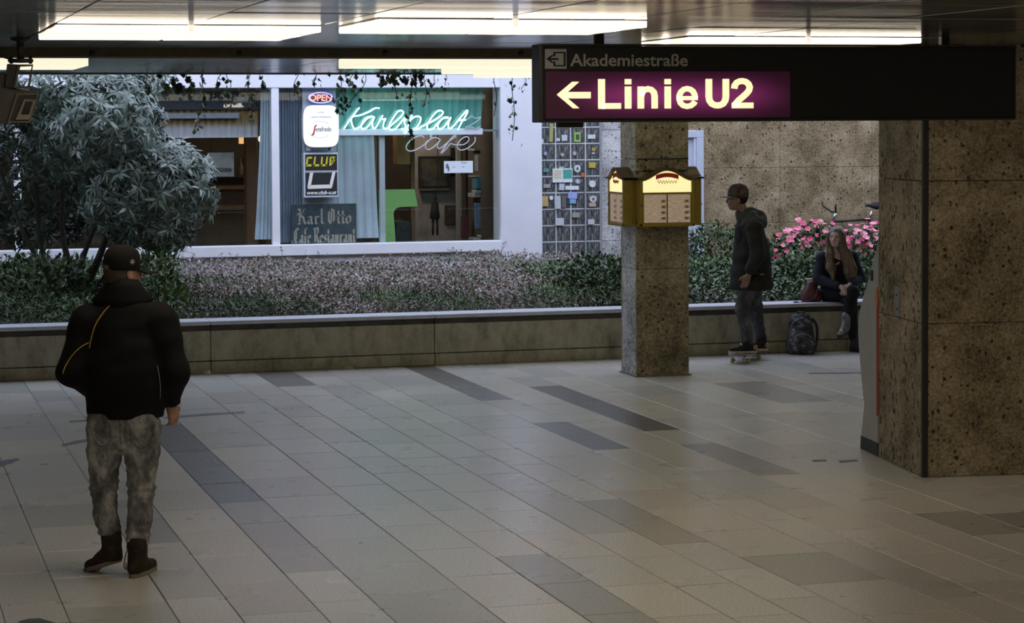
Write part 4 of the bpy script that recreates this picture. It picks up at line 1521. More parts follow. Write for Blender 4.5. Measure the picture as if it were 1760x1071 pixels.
for p, d in zip(WP, WD):
    ax = unit(d + np.array([0, -.1, .25]) + rng.normal(size=3) * .3)
    s = unit(np.cross(ax, rng.normal(size=3)))
    t = np.cross(ax, s)
    m = rng.integers(6, 10)
    for k in range(m):
        a = 2 * PI * k / m + rng.normal() * .25
        out = s * math.cos(a) + t * math.sin(a)
        LP.append(p + out * .008)
        LD.append(out * 1.0 + ax * rng.uniform(-.1, .55) + np.array([0, 0, -.22]))
        LN.append(ax + out * .1)
        LLn.append(rng.uniform(.085, .15))
        LW.append(rng.uniform(.021, .035))
LP, LD, LN, LLn, LW = map(np.array, (LP, LD, LN, LLn, LW))
rn = rng.random(len(LP))
# the 300 leaves that show largest are single parts
score = LLn * (-(LP[:, 1] - 24.0)) + LLn * 2 + rng.random(len(LP)) * .12 - 10 * (LP[:, 0] < .9)
order = np.argsort(-score)
solo, restl = order[:300], order[300:]
leaf_cloud('leaf_mass', LP[restl] - np.array(RL), LD[restl], LN[restl], LLn[restl], LW[restl], rn[restl], M_RHODO, rho, .22, 'stuff')
lm = []
for rv in (.2, .5, .8, 1.0):
    V, F = leaf_arrays(np.zeros((1, 3)), np.array([[1., 0, 0]]), np.array([[0, 0, 1.]]), np.array([1.]), np.array([.24]), .22)
    me = np_mesh('leaf', V, F, True)
    at = me.attributes.new('rnd', 'FLOAT', 'POINT')
    at.data.foreach_set('value', np.full(6, rv, np.float32))
    me.materials.append(M_RHODO)
    lm.append(me)
for i in solo:
    d = unit(LD[i])
    s = unit(np.cross(LN[i], d))
    n_ = np.cross(d, s)
    o = link_mesh('leaf', lm[int(rn[i] * 3.99)], None, rho)
    M = Matrix(((d[0], s[0], n_[0], 0), (d[1], s[1], n_[1], 0), (d[2], s[2], n_[2], 0), (0, 0, 0, 1)))
    o.matrix_local = Matrix.Translation(Vector(LP[i]) - RL) @ M @ Matrix.Scale(LLn[i], 4)
# trunk and limbs
tr = MB()
base = Vector((2.15, 24.7, .40)) - RL
for (tx, ty, tv, r0) in ((190, 330, 24.7, .05), (230, 250, 24.5, .06), (110, 250, 24.9, .05), (60, 290, 25.0, .045), (290, 330, 24.4, .04), (-20, 230, 25.0, .04), (240, 380, 24.2, .03)):
    q = on_v(tx, ty, tv) - RL
    mid = base.lerp(q, .5) + Vector((random.uniform(-.15, .15), random.uniform(-.1, .1), random.uniform(-.15, .05)))
    tr.tube(spline([base, base.lerp(mid, .5) + Vector((random.uniform(-.06, .06), 0, -.03)), mid, q], 5), [r0 * (1 - .6 * k / 15) for k in range(16)], 7)
tr.build('trunk', M_BARK, rho)
tw = MB()
for i in rng.choice(len(WP), 160, replace=False):
    c = cent[int(np.argmin([np.linalg.norm(WP[i] - c) for c, _ in cent]))][0]
    a = Vector(WP[i]) - RL
    b = Vector(c) - RL
    tw.tube([b.lerp(a, .35), b.lerp(a, .7) + Vector((0, 0, .04)), a], [.012, .008, .005], 4, caps=False)
t_ = tw.build('branch_mass', M_BARK, rho)
t_['kind'] = 'stuff'


# ---- ground cover
def hnoise(u, v):
    return (np.sin(u * 2.1 + 1.3 * v) + np.sin(u * 4.7 - v * 2.2 + 1) * .6 + np.sin(u * 1.1 + v * 3.7 + 2) * .8 + np.sin(u * 8.3 + v * 6.1) * .35) / 2.75


def cover(name, label, u0, u1, v0, v1, dens, mat, L, asp, hb, hf, amp, depth, rbias=0.0, up=.5, shoots=0, mask=None, curl=.2):
    n = int((u1 - u0) * (v1 - v0) * dens)
    u = rng.uniform(u0, u1, n)
    v = rng.uniform(v0, v1, n)
    if mask is not None:
        k = mask(u, v)
        u, v = u[k], v[k]
        n = len(u)
    t = (v - (V_WALL + .3)) / (V_FAC - V_WALL - .3)
    top = hf + (hb - hf) * t + amp * hnoise(u, v)
    edge = np.clip((v - (V_WALL + .33)) / .25, 0, 1)
    top = np.maximum(.5 + (top - .5) * (.35 + .65 * edge), .46)
    z = top - depth * rng.random(n) ** 1.6
    P = np.stack([u, v, np.maximum(z, .44)], 1)
    D = rdir(n, up)
    N = rdir(n, 1.2)
    r = np.clip(rng.random(n) * .62 + .2 + .38 * hnoise(u * 1.3 + 3, v * 1.5) + rbias, 0, 1)
    Ls = rng.uniform(L[0], L[1], n)
    root = empty(name, ((u0 + u1) / 2, (v0 + v1) / 2, .42))
    tag(root, label, 'ground cover', kind='stuff')
    leaf_cloud('foliage', P - np.array(root.location), D, N, Ls, Ls * asp, r, mat, root, curl, 'stuff')
    if shoots:
        mb = MB()
        LP2, LD2 = [], []
        for k in range(shoots):
            i = rng.integers(n)
            a = Vector((u[i], v[i], top[i] - .08))
            dr = Vector((rng.normal() * .6, rng.normal() * .3, 1)).normalized()
            ln = rng.uniform(.10, .26)
            pts = [a, a + dr * ln * .5, a + dr * ln + Vector((dr.x * .3 * ln, 0, -.1 * ln))]
            mb.tube([p - root.location for p in pts], [.004, .003, .002], 3, caps=False)
            for q in range(10):
                f = rng.uniform(.3, 1)
                LP2.append(np.array(a + dr * ln * f))
                LD2.append(rdir(1, .2)[0])
        o = mb.build('shoots', M_TWIG, root)
        o['kind'] = 'stuff'
        n2 = len(LP2)
        leaf_cloud('shoot_leaves', np.array(LP2) - np.array(root.location), np.array(LD2), rdir(n2, 1), rng.uniform(.02, .035, n2), rng.uniform(.012, .02, n2), np.clip(rng.random(n2) * .5 + .5, 0, 1), mat, root, .1, 'stuff')
    return root


cover('cotoneaster_cover', 'brownish grey-green cotoneaster ground cover in front of the cafe windows', 3.2, 9.0, 22.55, 28.05, 1500, M_COTO, (.022, .05), .5, .775, .60, .06, .20, 0.03, .5, 300)
cover('low_green_cover', 'feathery green ground cover at the left behind the planter wall', -3.5, 4.6, 22.52, 28.0, 1150, M_GREEN, (.04, .09), .22, .84, .64, .07, .26, 0.0, .6, 60,
      mask=lambda u, v: u < 3.3 + .5 * np.sin(v * 2.3) + .3 * np.sin(v * 5.1) + 1.0 * (v < 23.6))
cover('green_grass_tuft', 'grassy green weeds along the planter edge in the middle', 3.6, 8.4, 22.56, 23.6, 1300, M_GREEN, (.05, .11), .13, .74, .66, .06, .16, 0.12, 1.2, 0,
      mask=lambda u, v: hnoise(u * 1.6, v * .9) > .02 + .55 * (v - 22.9))
cover('dark_ivy_cover', 'dark green leafy ground cover at the right, behind the skater', 7.6, 14.5, 22.55, 26.2, 1000, M_IVY, (.035, .07), .65, .86, .66, .06, .24, 0.05, .5, 70)


# ---- bushes
def bush(name, label, c, rad, n, mat, L, asp, cat='bush', stems=9, up=.4):
    root = empty(name, (c[0], c[1], .42))
    tag(root, label, cat)
    d = unit(rng.normal(size=(n, 3)))
    d[:, 2] = np.abs(d[:, 2])
    rr = rng.uniform(.55, 1.0, (n, 1)) ** .5
    lump = 1 + .13 * np.sin(d[:, :1] * 7 + 1) * np.sin(d[:, 1:2] * 6) + .1 * np.sin(d[:, 2:3] * 9)
    P = d * np.array(rad) * rr * lump
    P[:, 2] += (c[2] - .42)
    Ls = rng.uniform(L[0], L[1], n)
    leaf_cloud('foliage', P, d + rdir(n, up) * .9, rdir(n, .6) + d, Ls, Ls * asp, rng.random(n), mat, root, .2, 'stuff')
    for k in range(stems):
        a = 2 * PI * k / stems
        q = Vector((math.cos(a) * rad[0] * .7, math.sin(a) * rad[1] * .7, c[2] - .42 + rad[2] * .6))
        MB().tube([(0.04 * math.cos(a), .04 * math.sin(a), -.05), q * .5 + Vector((0, 0, .05)), q], [.01, .007, .004], 5).build('stem', M_BARK, root)
    return root


p = on_v(1232, 470, 26.6)
bush('evergreen_bush', 'rounded dark glossy evergreen bush in front of the pale door', (p.x, 26.6, .5), (.62, .6, .62), 2600, M_IVY, (.035, .06), .6)
p = on_v(1030, 520, 23.3)
bush('evergreen_bush', 'dark leafy bush at the planter edge just left of the menu pillar', (p.x, 23.3, .46), (.62, .5, .50), 2600, M_IVY, (.04, .075), .5)
p = on_v(1400, 470, 24.4)
bush('leafy_bush', 'mid-green leafy bush under the pink flowers, left of the seated woman', (p.x, 24.4, .5), (.75, .5, .42), 2400, M_GREEN, (.04, .08), .5)
p = on_v(1495, 490, 23.6)
bush('leafy_bush', 'mid-green leafy bush right of the seated woman', (p.x, 23.6, .5), (.55, .45, .38), 1800, M_GREEN, (.04, .08), .5)
p = on_v(70, 480, 24.0)
bush('leafy_bush', 'pale green leafy shrub under the rhododendron at the far left', (p.x, 24.6, .5), (.8, .6, .55), 2200, M_GREEN, (.04, .09), .45)
p = on_v(265, 415, 23.7)
bush('leafy_sapling', 'bright green leafy sapling beside the cap of the man in black', (p.x, 23.5, .5), (.30, .3, .66), 700, leaf_mat('bright_leaf', [(0, (.03, .07, .02)), (1, (.14, .24, .06))], .5), (.05, .09), .4, 'sapling', 4)

# ---- flowering bushes
M_PINK = plain('pink_petal', (.78, .12, .24), .5, var=.3, scale=30)
M_PINK2 = plain('pale_pink_petal', (.86, .30, .40), .5, var=.25, scale=30)


def blossom_mesh(m, seed):
    rr = random.Random(seed)
    mb = MB()
    n = 6
    for k in range(n):
        a = 2 * PI * k / n + rr.uniform(-.2, .2)
        L = rr.uniform(.85, 1.1)
        t = rr.uniform(.1, .5)
        c, s = math.cos(a), math.sin(a)
        w = .42

        def q(r, o, z):
            return (c * r - s * o, s * r + c * o, z)
        mb.add([q(.05, 0, 0), q(.5, -w, t * .5), q(.55, 0, t * .35), q(.5, w, t * .5), q(L, -w * .5, t), q(L, w * .5, t)], [(0, 1, 2), (0, 2, 3), (1, 4, 2), (2, 4, 5), (2, 5, 3)], True)
    me = mb.mesh('blossom')
    me.materials.append(m)
    return me


bloss = [blossom_mesh(M_PINK, 1), blossom_mesh(M_PINK, 2), blossom_mesh(M_PINK2, 3), blossom_mesh(M_PINK2, 4), blossom_mesh(M_PINK, 5)]
FB = [((1350, 440), 25.2, (.30, .3, .36), 62, 'pink flowering bush nearest the skater'),
      ((1396, 418), 25.6, (.36, .3, .34), 70, 'tallest pink flowering bush, left of the seated woman'),
      ((1470, 430), 25.3, (.36, .3, .30), 70, 'pink flowering bush right behind the seated woman'),
      ((1502, 425), 25.8, (.34, .3, .34), 60, 'pink flowering bush below the bicycle saddle, next to the big pillar')]
for (px, v, rad, cnt, lab) in FB:
    c = on_v(px[0], px[1], v)
    b = bush('flowering_bush', lab, (c.x, v, c.z - rad[2] * .35), (rad[0] * .95, rad[1], rad[2] * .95), 520, M_GREEN, (.05, .09), .5, 'flower bush', 6)
    for k in range(cnt):
        d = unit(rng.normal(size=3) + np.array([0, -.6, .25]))
        if d[1] > .4:
            d[1] *= -1
        pos = Vector(d * np.array(rad) * rng.uniform(.7, 1.08)) + Vector((0, 0, c.z - .42))
        o = link_mesh('blossom', bloss[int(rng.integers(5))], None, b, pos)
        o.rotation_mode = 'QUATERNION'
        o.rotation_quaternion = Vector(d + np.array([0, -.3, .3])).to_track_quat('Z', 'Y')
        s = rng.uniform(.028, .045)
        o.scale = (s, s, s)
    mb = MB()
    MB().cyl((0, 0, -.1), (0, 0, c.z - .42), .012, 6, .006).build('stem', M_BARK, b)

# ---- ivy strands hanging from the roof edge
M_VINE = leaf_mat('hanging_ivy_leaf', [(0, (.012, .022, .008)), (.6, (.035, .06, .018)), (1, (.12, .19, .04))], .5)


def ivy_mesh(rv):
    pts = [(0, 0), (.12, .30), (.42, .26), (.40, .52), (.72, .30), (1.0, 0), (.72, -.30), (.40, -.52), (.42, -.26), (.12, -.30)]
    V = [(x, y, -.12 * x * x - .15 * abs(y)) for x, y in pts] + [(.45, 0, .02)]
    F = [(i, (i + 1) % 10, 10) for i in range(10)]
    me = np_mesh('leaf', V, F, True)
    at = me.attributes.new('rnd', 'FLOAT', 'POINT')
    at.data.foreach_set('value', np.full(11, rv, np.float32))
    me.materials.append(M_VINE)
    return me


ivy = [ivy_mesh(.1), ivy_mesh(.35), ivy_mesh(.6), ivy_mesh(.95)]
VINES = [  # px x, y end, leaf size, leaves, drift px, label
    (262, 150, .085, 14, -4, 'short ivy tuft hanging over the rhododendron top'),
    (300, 150, .09, 14, 2, 'bushy ivy tuft hanging left of the long leftmost strand'),
    (322, 148, .085, 10, 4, 'ivy tuft right beside the long leftmost strand'),
    (350, 222, .06, 18, -14, 'long ivy strand hanging before the striped valance'),
    (378, 152, .055, 9, -6, 'short sparse ivy sprig between the two long left strands'),
    (392, 150, .05, 7, 4, 'thin ivy sprig left of the second long strand'),
    (430, 203, .06, 17, 2, 'long ivy strand hanging left of the window mullion'),
    (448, 148, .055, 8, 8, 'short ivy sprig at the window mullion'),
    (510, 165, .05, 9, -6, 'ivy sprig hanging left of the OPEN sign'),
    (540, 146, .05, 8, 4, 'ivy sprig hanging right above the OPEN sign'),
    (584, 192, .07, 26, -2, 'thick ivy bunch hanging beside the white light box'),
    (628, 190, .05, 15, -40, 'ivy strand curling down over the first neon letter'),
    (604, 150, .06, 8, 0, 'short ivy sprig above the first neon letter'),
    (680, 168, .045, 8, 0, 'short thin ivy strand above the third neon letter'),
    (655, 140, .085, 12, 0, 'ivy leaves clustered at the roof edge above the fourth neon letter'),
    (686, 138, .085, 14, 6, 'dense ivy leaves at the roof edge over the middle of the neon'),
    (704, 250, .055, 26, 2, 'longest ivy strand, crossing the middle of the neon script'),
    (712, 140, .085, 12, 4, 'ivy leaves at the roof edge beside the longest strand'),
    (732, 178, .055, 12, -2, 'ivy strand hanging above the second half of the neon'),
    (750, 150, .045, 7, -8, 'small ivy sprig right of the strand over the neon'),
    (765, 147, .04, 6, 2, 'tiny ivy sprig near the right end of the neon'),
    (852, 200, .03, 7, -2, 'thin ivy sprig at the right window edge'),
    (883, 242, .055, 24, -2, 'ivy strand hanging in front of the pale plaster pier'),
    (903, 155, .04, 7, -6, 'small ivy sprig left of the Linie U2 sign')]
for (px, py, ls, n, drift, lab) in VINES:
    vv = 22.42 + rng.uniform(0, .03)
    a = on_v(px, 124, vv)
    a.z = 3.0
    e = on_v(px + drift, py, vv)
    root = empty('ivy_strand', a)
    tag(root, lab, 'ivy', 'ivy strands hanging from the roof edge')
    pts = []
    K = 9
    for k in range(K):
        t = k / (K - 1)
        q = a.lerp(e, t)
        q.x += .025 * math.sin(t * 7 + px) * (1 - .5 * t) + (e.x - a.x) * (t * t - t)
        q.y += .02 * math.cos(t * 6 + px)
        pts.append(q - a)
    MB().tube(pts, [.004] * K, 4).build('stem', M_BARK, root)
    for k in range(n):
        t = rng.uniform(.08, 1.0) if k else 1.0
        f = t * (K - 1)
        i = min(int(f), K - 2)
        q = pts[i].lerp(pts[i + 1], f - i)
        spread = .05 if ls < .07 else .11
        q = q + Vector((rng.normal() * spread * .6, rng.normal() * .03, rng.normal() * .015))
        o = link_mesh('leaf', ivy[int(rng.integers(4)) if t < .97 else 3], None, root, q)
        o.rotation_mode = 'QUATERNION'
        dr = Vector((rng.normal() * .5, -.25 + rng.normal() * .35, -1)).normalized()
        o.rotation_quaternion = dr.to_track_quat('X', 'Z')
        s = ls * rng.uniform(.6, 1.15)
        o.scale = (s, s, s)
# ================================================================== THINGS IN THE PASSAGE
# ---- hanging direction sign
sg = empty('direction_sign', (3.80, 12.58, 2.455), R(-2.5))
tag(sg, 'long black hanging direction sign with lit purple Linie U2 panel', 'sign')
S = on_v(1706, 140, 12.5)
SL, SH, ST = 3.01, .458, .17
M_SIGN = plain('black_sign_casing', (.006, .006, .006), .6, var=.2)
MB().bbox((.014, 0, .012), (SL - .004, ST, SH - .012), .006).build('casing', M_SIGN, sg)
M_SIGNF = plain('black_sign_frame', (.016, .015, .013), .35)
MB().bbox((0, -.008, 0), (.028, ST + .008, SH), .006).build('end_frame', M_SIGNF, sg)
MB().bbox((.028, -.008, 0), (SL, .004, .012), .003).build('bottom_rail', M_SIGNF, sg)
MB().bbox((.028, -.008, SH - .012), (SL, .004, SH), .003).build('top_rail', M_SIGNF, sg)
MB().bbox((SL - .006, -.004, 0), (SL + .004, ST, SH), .003).build('end_frame', M_SIGNF, sg)
for u in (.36, 2.55):
    MB().bbox((u, .06, SH - .01), (u + .052, .11, CEIL - 2.455), .004).build('hanger', M_SIGN, sg)
MB().bbox((.13, .05, -.03), (.28, .12, .012), .004).build('junction_box', M_SIGN, sg)
# purple lit panel, brighter where the tubes sit behind it
def purple():
    m, n, l, b = nt('lit_purple_acrylic')
    tc = n.new('ShaderNodeTexCoord')
    sp = n.new('ShaderNodeSeparateXYZ')
    l.new(tc.outputs['Object'], sp.inputs[0])
    # tube behind the acrylic runs through the mid height; light falls off to the frame edges
    def m_(op, a, bb=None):
        k = n.new('ShaderNodeMath')
        k.operation = op
        for i, s in enumerate((a, bb)):
            if s is None:
                continue
            if isinstance(s, (int, float)):
                k.inputs[i].default_value = s
            else:
                l.new(s, k.inputs[i])
        return k.outputs[0]
    zz = m_('DIVIDE', m_('SUBTRACT', sp.outputs['Z'], .155), .105)
    xx = m_('DIVIDE', m_('SUBTRACT', sp.outputs['X'], .86), .62)
    r2 = m_('ADD', m_('MULTIPLY', zz, zz), m_('POWER', m_('ABSOLUTE', xx), 4.0))
    g = m_('EXPONENT', m_('MULTIPLY', r2, -1.7))
    st = m_('ADD', m_('MULTIPLY', g, .30), .012)
    b.inputs['Base Color'].default_value = (.06, .006, .035, 1)
    b.inputs['Emission Color'].default_value = (.62, .07, .36, 1)
    l.new(st, b.inputs['Emission Strength'])
    b.inputs['Roughness'].default_value = .45
    return m


PXU = 1.0 / 290.0
sx = lambda x: (x - 927) * (SL / 779.0)
sz = lambda y, x=1100: (211 - 5 * (x - 927) / 779 - y) * (SH / (136 - 5 * (x - 927) / 779))
MB().bbox((sx(937), -.005, sz(204, 937)), (sx(1327), .004, sz(122.5, 937)), .002).build('lit_panel', purple(), sg)
M_LITW = glow('lit_cream_letters', (1.0, .86, .45), 1.15, (.8, .8, .7))


def ribbon(mb, pts, w):
    P = [np.array(q, float) for q in pts]
    n = len(P)
    vs, fs = [], []
    for i in range(n):
        t = P[min(i + 1, n - 1)] - P[max(i - 1, 0)]
        t = t / np.linalg.norm(t)
        o = np.array([-t[1], t[0]]) * w / 2
        for q in (P[i] + o, P[i] - o):
            X, Y = 880 + q[0] / 3.826, 60 + q[1] / 3.826
            for yy in (-.0085, -.0055):
                vs.append((sx(X), yy, sz(Y + .5)))
    for i in range(n - 1):
        a = i * 4
        fs += [(a, a + 2, a + 6, a + 4), (a + 1, a + 5, a + 7, a + 3), (a, a + 4, a + 5, a + 1), (a + 2, a + 3, a + 7, a + 6)]
    fs += [(0, 1, 3, 2), ((n - 1) * 4, (n - 1) * 4 + 2, (n - 1) * 4 + 3, (n - 1) * 4 + 1)]
    mb.add(vs, fs)


LETTERS = {
    'letter_l': [([(551, 287), (551, 483)], 42), ([(550, 464), (668, 464)], 38)],
    'letter_i': [([(711, 287), (711, 322)], 40), ([(711, 336), (711, 482)], 40)],
    'letter_n': [([(788, 336), (788, 482)], 40), ([(790, 398), (797, 374), (812, 358), (832, 352), (852, 358), (867, 374), (872, 400), (872, 482)], 39)],
    'letter_i2': [([(952, 287), (952, 322)], 40), ([(952, 336), (952, 482)], 40)],
    'letter_e': [([(1010, 414), (1136, 414)], 27), ([(1118, 414), (1117, 392), (1106, 368), (1088, 355), (1070, 351), (1050, 356), (1033, 372), (1023, 396), (1022, 420), (1030, 446), (1046, 463), (1070, 469), (1094, 464), (1110, 450), (1120, 436)], 36)],
    'letter_u': [([(1204, 287), (1204, 405), (1208, 430), (1222, 452), (1243, 462), (1257, 463), (1272, 462), (1292, 452), (1305, 430), (1309, 405), (1309, 287)], 41)],
    'digit_2': [([(1361, 352), (1364, 330), (1376, 312), (1394, 303), (1413, 301), (1434, 307), (1450, 322), (1457, 342), (1452, 364), (1436, 385), (1412, 408), (1388, 430), (1370, 452), (1364, 470)], 40), ([(1345, 464), (1480, 464)], 38)]}
for nm, st in LETTERS.items():
    mb = MB()
    for pts, w in st:
        ribbon(mb, pts, w)
    mb.build(nm.replace('i2', 'i'), M_LITW, sg)
ar = [(954, 162), (978, 140), (989, 140), (971, 157.5), (1007, 157.5), (1007, 168.5), (971, 168.5), (989, 185.5), (979, 185.5)]
MB().prism([(sx(x), sz(y)) for x, y in ar], -.0085, -.0055, 'y').build('arrow', M_LITW, sg)
M_GREYL = plain('grey_print_letters', (.42, .42, .40), .6, var=.05)
text_fit('lettering', 'Akademiestraße', M_GREYL, sg, sx(975), sx(1161), sz(113.5), sz(92), -.006, bold=.016)
MB().box((sx(936), -.005, sz(118, 936)), (sx(969.5), .001, sz(84, 936))).build('pictogram_plate', M_GREYL, sg)
ex = [[(938, 101), (947, 94), (950, 94), (945, 99.5), (957, 99.5), (957, 103), (945, 103), (950, 108.5), (947, 108.5)],
      [(949, 89), (968, 89), (968, 91.5), (949, 91.5)], [(965, 89), (968, 89), (968, 114), (965, 114)], [(949, 111.5), (968, 111.5), (968, 114), (949, 114)],
      [(949, 89), (952, 89), (952, 97), (949, 97)], [(949, 105.5), (952, 105.5), (952, 114), (949, 114)]]
bars('exit_pictogram', [[(sx(a), sz(b, 950)) for a, b in q] for q in ex], M_SIGN, sg, -.0065, .002)

# ---- camera housing at the left
CV = 13.6
c0 = on_v(35, 75, CV)
cm = empty('ceiling_camera', (c0.x, CV, CEIL))
tag(cm, 'dark boxy ceiling camera housing on a pole at the left edge', 'camera')
C0 = Vector((c0.x, CV, CEIL))
cp = lambda x, y, dv=0.0: on_v(x, y, CV + dv) - C0
M_CAM = plain('brown_grey_housing', (.055, .048, .036), .6, var=.25, scale=20)
M_CAMD = plain('dark_bracket', (.015, .014, .012), .6)
MB().cyl((0, 0, .0), (0, 0, cp(35, 108).z), .022, 14).build('pole', M_CAMD, cm)
MB().lathe([(0, 0), (.06, 0), (.055, -.012), (.025, -.02), (.022, -.03)], 18).build('ceiling_flange', M_CAMD, cm)
z1 = cp(35, 104).z
MB().lathe([(.02, .012), (.07, .010), (.075, 0), (.07, -.012), (.02, -.014)], 14, Matrix.Translation((0, 0, z1))).build('clamp_collar', M_CAMD, cm)
for sx_ in (-1, 1):
    MB().cyl((sx_ * .055, -.02, z1 + .03), (sx_ * .055, -.02, z1 - .02), .010, 8).build('clamp_bolt', M_CAMD, cm)
MB().tube([cp(-30, 90), cp(0, 96), cp(20, 102), cp(30, 104)], .008, 6).build('cable', M_CAMD, cm)


def frame4(outer, inner, y0, y1):
    """flat frame between two quads in the photo, given thickness"""
    mb = MB()
    o_ = [cp(*q) for q in outer]
    i_ = [cp(*q) for q in inner]
    vs = []
    for y in (y0, y1):
        vs += [Vector((p.x, y, p.z)) for p in o_] + [Vector((p.x, y, p.z)) for p in i_]
    fs = []
    for k in range(4):
        j = (k + 1) % 4
        fs += [(k, j, 4 + j, 4 + k), (8 + k, 12 + k, 12 + j, 8 + j), (k, 8 + k, 8 + j, j), (4 + k, 4 + j, 12 + j, 12 + k)]
    mb.add(vs, fs)
    return mb


frame4([(30, 111), (56, 111), (50, 153), (21, 151)], [(34, 115), (54, 114), (47, 148), (26, 149)], -.05, -.02).build('swivel_bracket', M_CAM, cm)
q_ = [cp(*k) for k in ((13, 110), (30, 111), (22, 150), (8, 150))]
MB().prism([(p.x, p.z) for p in q_], -.04, .06, 'y').build('swivel_side', M_CAMD, cm)
hq = [cp(*k) for k in ((-60, 128), (10, 128), (28, 152), (65, 160), (50, 210), (12, 211), (-60, 190))]
MB().prism([(p.x, p.z) for p in hq], -.01, .35, 'y').build('housing', M_CAM, cm)
frame4([(28, 161), (66, 161), (51, 211), (12, 211)], [(31, 164), (63, 163), (49, 208), (16, 208)], -.025, .0).build('front_frame', plain('camera_front_edge', (.10, .09, .07), .5), cm)
gq = [cp(*k) for k in ((31, 164), (63, 163), (49, 208), (16, 208))]
MB().prism([(p.x, p.z) for p in gq], -.014, -.008, 'y').build('front_panel', M_CAMD, cm)
frame4([(41, 171), (60, 172), (49, 206), (26, 206)], [(43, 174), (56, 174), (49, 197), (35, 197)], -.03, -.012).build('lens_hood', plain('hood_tan', (.20, .165, .11), .6), cm)
lq = [cp(*k) for k in ((43, 174), (56, 174), (49, 197), (35, 197))]
MB().prism([(p.x, p.z) for p in lq], -.018, -.012, 'y').build('lens', plain('lens_glass_black', (.004, .004, .004), .1), cm)

# ---- menu boxes on the far pillar (local: front faces -y, x right, origin bottom centre of the back)
M_BRASS = plain('brass_box_paint', (.30, .215, .035), .4, .25, var=.12, scale=18)
M_ROOF = plain('dark_bronze_roof', (.10, .075, .04), .4, .5)
M_MENUG = glow('lit_menu_head', (1.0, .78, .36), 1.0, (.8, .75, .6))


def menu_sheet():
    m, n, l, b = nt('backlit_menu_sheet')
    t = noise(n, l, 40, 3, .6, 'Object', stretch=(.5, 1, 2.5))
    r = ramp(n, [(.35, (.40, .28, .19)), (.65, (.60, .47, .34))])
    l.new(t.outputs['Fac'], r.inputs['Fac'])
    l.new(r.outputs['Color'], b.inputs['Base Color'])
    l.new(r.outputs['Color'], b.inputs['Emission Color'])
    b.inputs['Emission Strength'].default_value = .32
    return m


M_SHEET = menu_sheet()
M_REDB = plain('red_banner', (.50, .03, .02), .5)


def menu_box(loc, rz, w, label):
    o = empty('menu_box', loc, rz)
    tag(o, label, 'menu box', 'lit menu boxes on the pillar')
    h, d, hp = .46, .12, .56

    def top(x):
        t = abs(x) / (w / 2)
        return h + (hp - h) * (.5 + .5 * math.cos(PI * min(t * 1.05, 1)))
    xs = np.linspace(-w / 2, w / 2, 21)
    MB().prism([(-w / 2, 0)] + [(w / 2, 0)] + [(x, top(x) - .012) for x in xs[::-1]], -d, 0, 'y').build('body', M_BRASS, o)
    # curved roof
    vs, fs = [], []
    e = .025
    xr = np.linspace(-w / 2 - e, w / 2 + e, 25)
    for y in (-d - .03, .0):
        for x in xr:
            vs.append((x, y, top(min(max(x, -w / 2), w / 2)) - .010))
        for x in xr:
            vs.append((x, y, top(min(max(x, -w / 2), w / 2)) + .006))
    n = len(xr)
    for i in range(n - 1):
        fs += [(n + i, n + i + 1, 3 * n + i + 1, 3 * n + i), (i + 1, i, 2 * n + i, 2 * n + i + 1), (i, i + 1, n + i + 1, n + i), (2 * n + i + 1, 2 * n + i, 3 * n + i, 3 * n + i + 1)]
    MB().add(vs, fs).build('roof', M_ROOF, o)
    f = .035
    # lit head
    hs = np.linspace(-w / 2 + f, w / 2 - f, 15)
    MB().prism([(-w / 2 + f, .325), (w / 2 - f, .325)] + [(x, max(top(x) - .03, .335)) for x in hs[::-1]], -d - .004, -d - .001, 'y').build('lit_head', M_MENUG, o)
    bn = [(x * .115, .478 + .035 * math.cos(x * 1.2)) for x in np.linspace(-1, 1, 9)]
    MB().prism([(x * w / .56, z) for x, z in bn] + [(x * w / .56, z - .042) for x, z in bn[::-1]], -d - .007, -d - .004, 'y').build('red_banner', M_REDB, o)
    sc = MB()
    pts = [(-.10 + .2 * k / 24, .425 + .022 * math.sin(k * 1.9) * (1 - .3 * k / 24)) for k in range(25)]
    sc.tube([(x * w / .56, -d - .006, z) for x, z in pts], .003, 4)
    sc.build('script_emblem', plain('olive_ink', (.22, .18, .08), .6), o)
    # glazed door with two menu sheets
    MB().bbox((-w / 2 + .012, -d - .010, .308), (w / 2 - .012, -d + .002, .326), .003).build('cross_rail', M_BRASS, o)
    for k, (a, b) in enumerate(((-w / 2 + .045, -.008), (.008, w / 2 - .045))):
        s_ = MB().box((a, -d - .004, .035), (b, -d - .001, .305)).build('menu_sheet', M_SHEET, o)
        for j in range(4):
            zc = .06 + j * .055
            xx = (b - .055 if k == 0 else b - .06)
            MB().box((xx, -d - .005, zc), (xx + .05, -d - .0035, zc + .03)).build('price_patch', plain('patch_cream', (.62, .52, .42), .7), s_)
            MB().box((xx + .012, -d - .0058, zc + .008), (xx + .036, -d - .0048, zc + .022)).build('price_mark', plain('rust_print', (.36, .10, .05), .7), s_)
    MB().bbox((-w / 2, -d - .012, 0), (-w / 2 + .028, -d + .004, .46), .004).build('door_stile', M_BRASS, o)
    MB().bbox((w / 2 - .028, -d - .012, 0), (w / 2, -d + .004, .46), .004).build('door_stile', M_BRASS, o)
    MB().bbox((-w / 2, -d - .012, -.004), (w / 2, -d + .004, .026), .004).build('door_rail', M_BRASS, o)
    MB().ball((-w / 2 + .014, -d - .016, .20), .008, 8, 6).build('lock', M_BLACK, o)
    MB().bbox((-w / 2 - .004, -.05, .02), (-w / 2 + .002, -.03, .06), .002).build('hinge', M_BLACK, o)
    return o


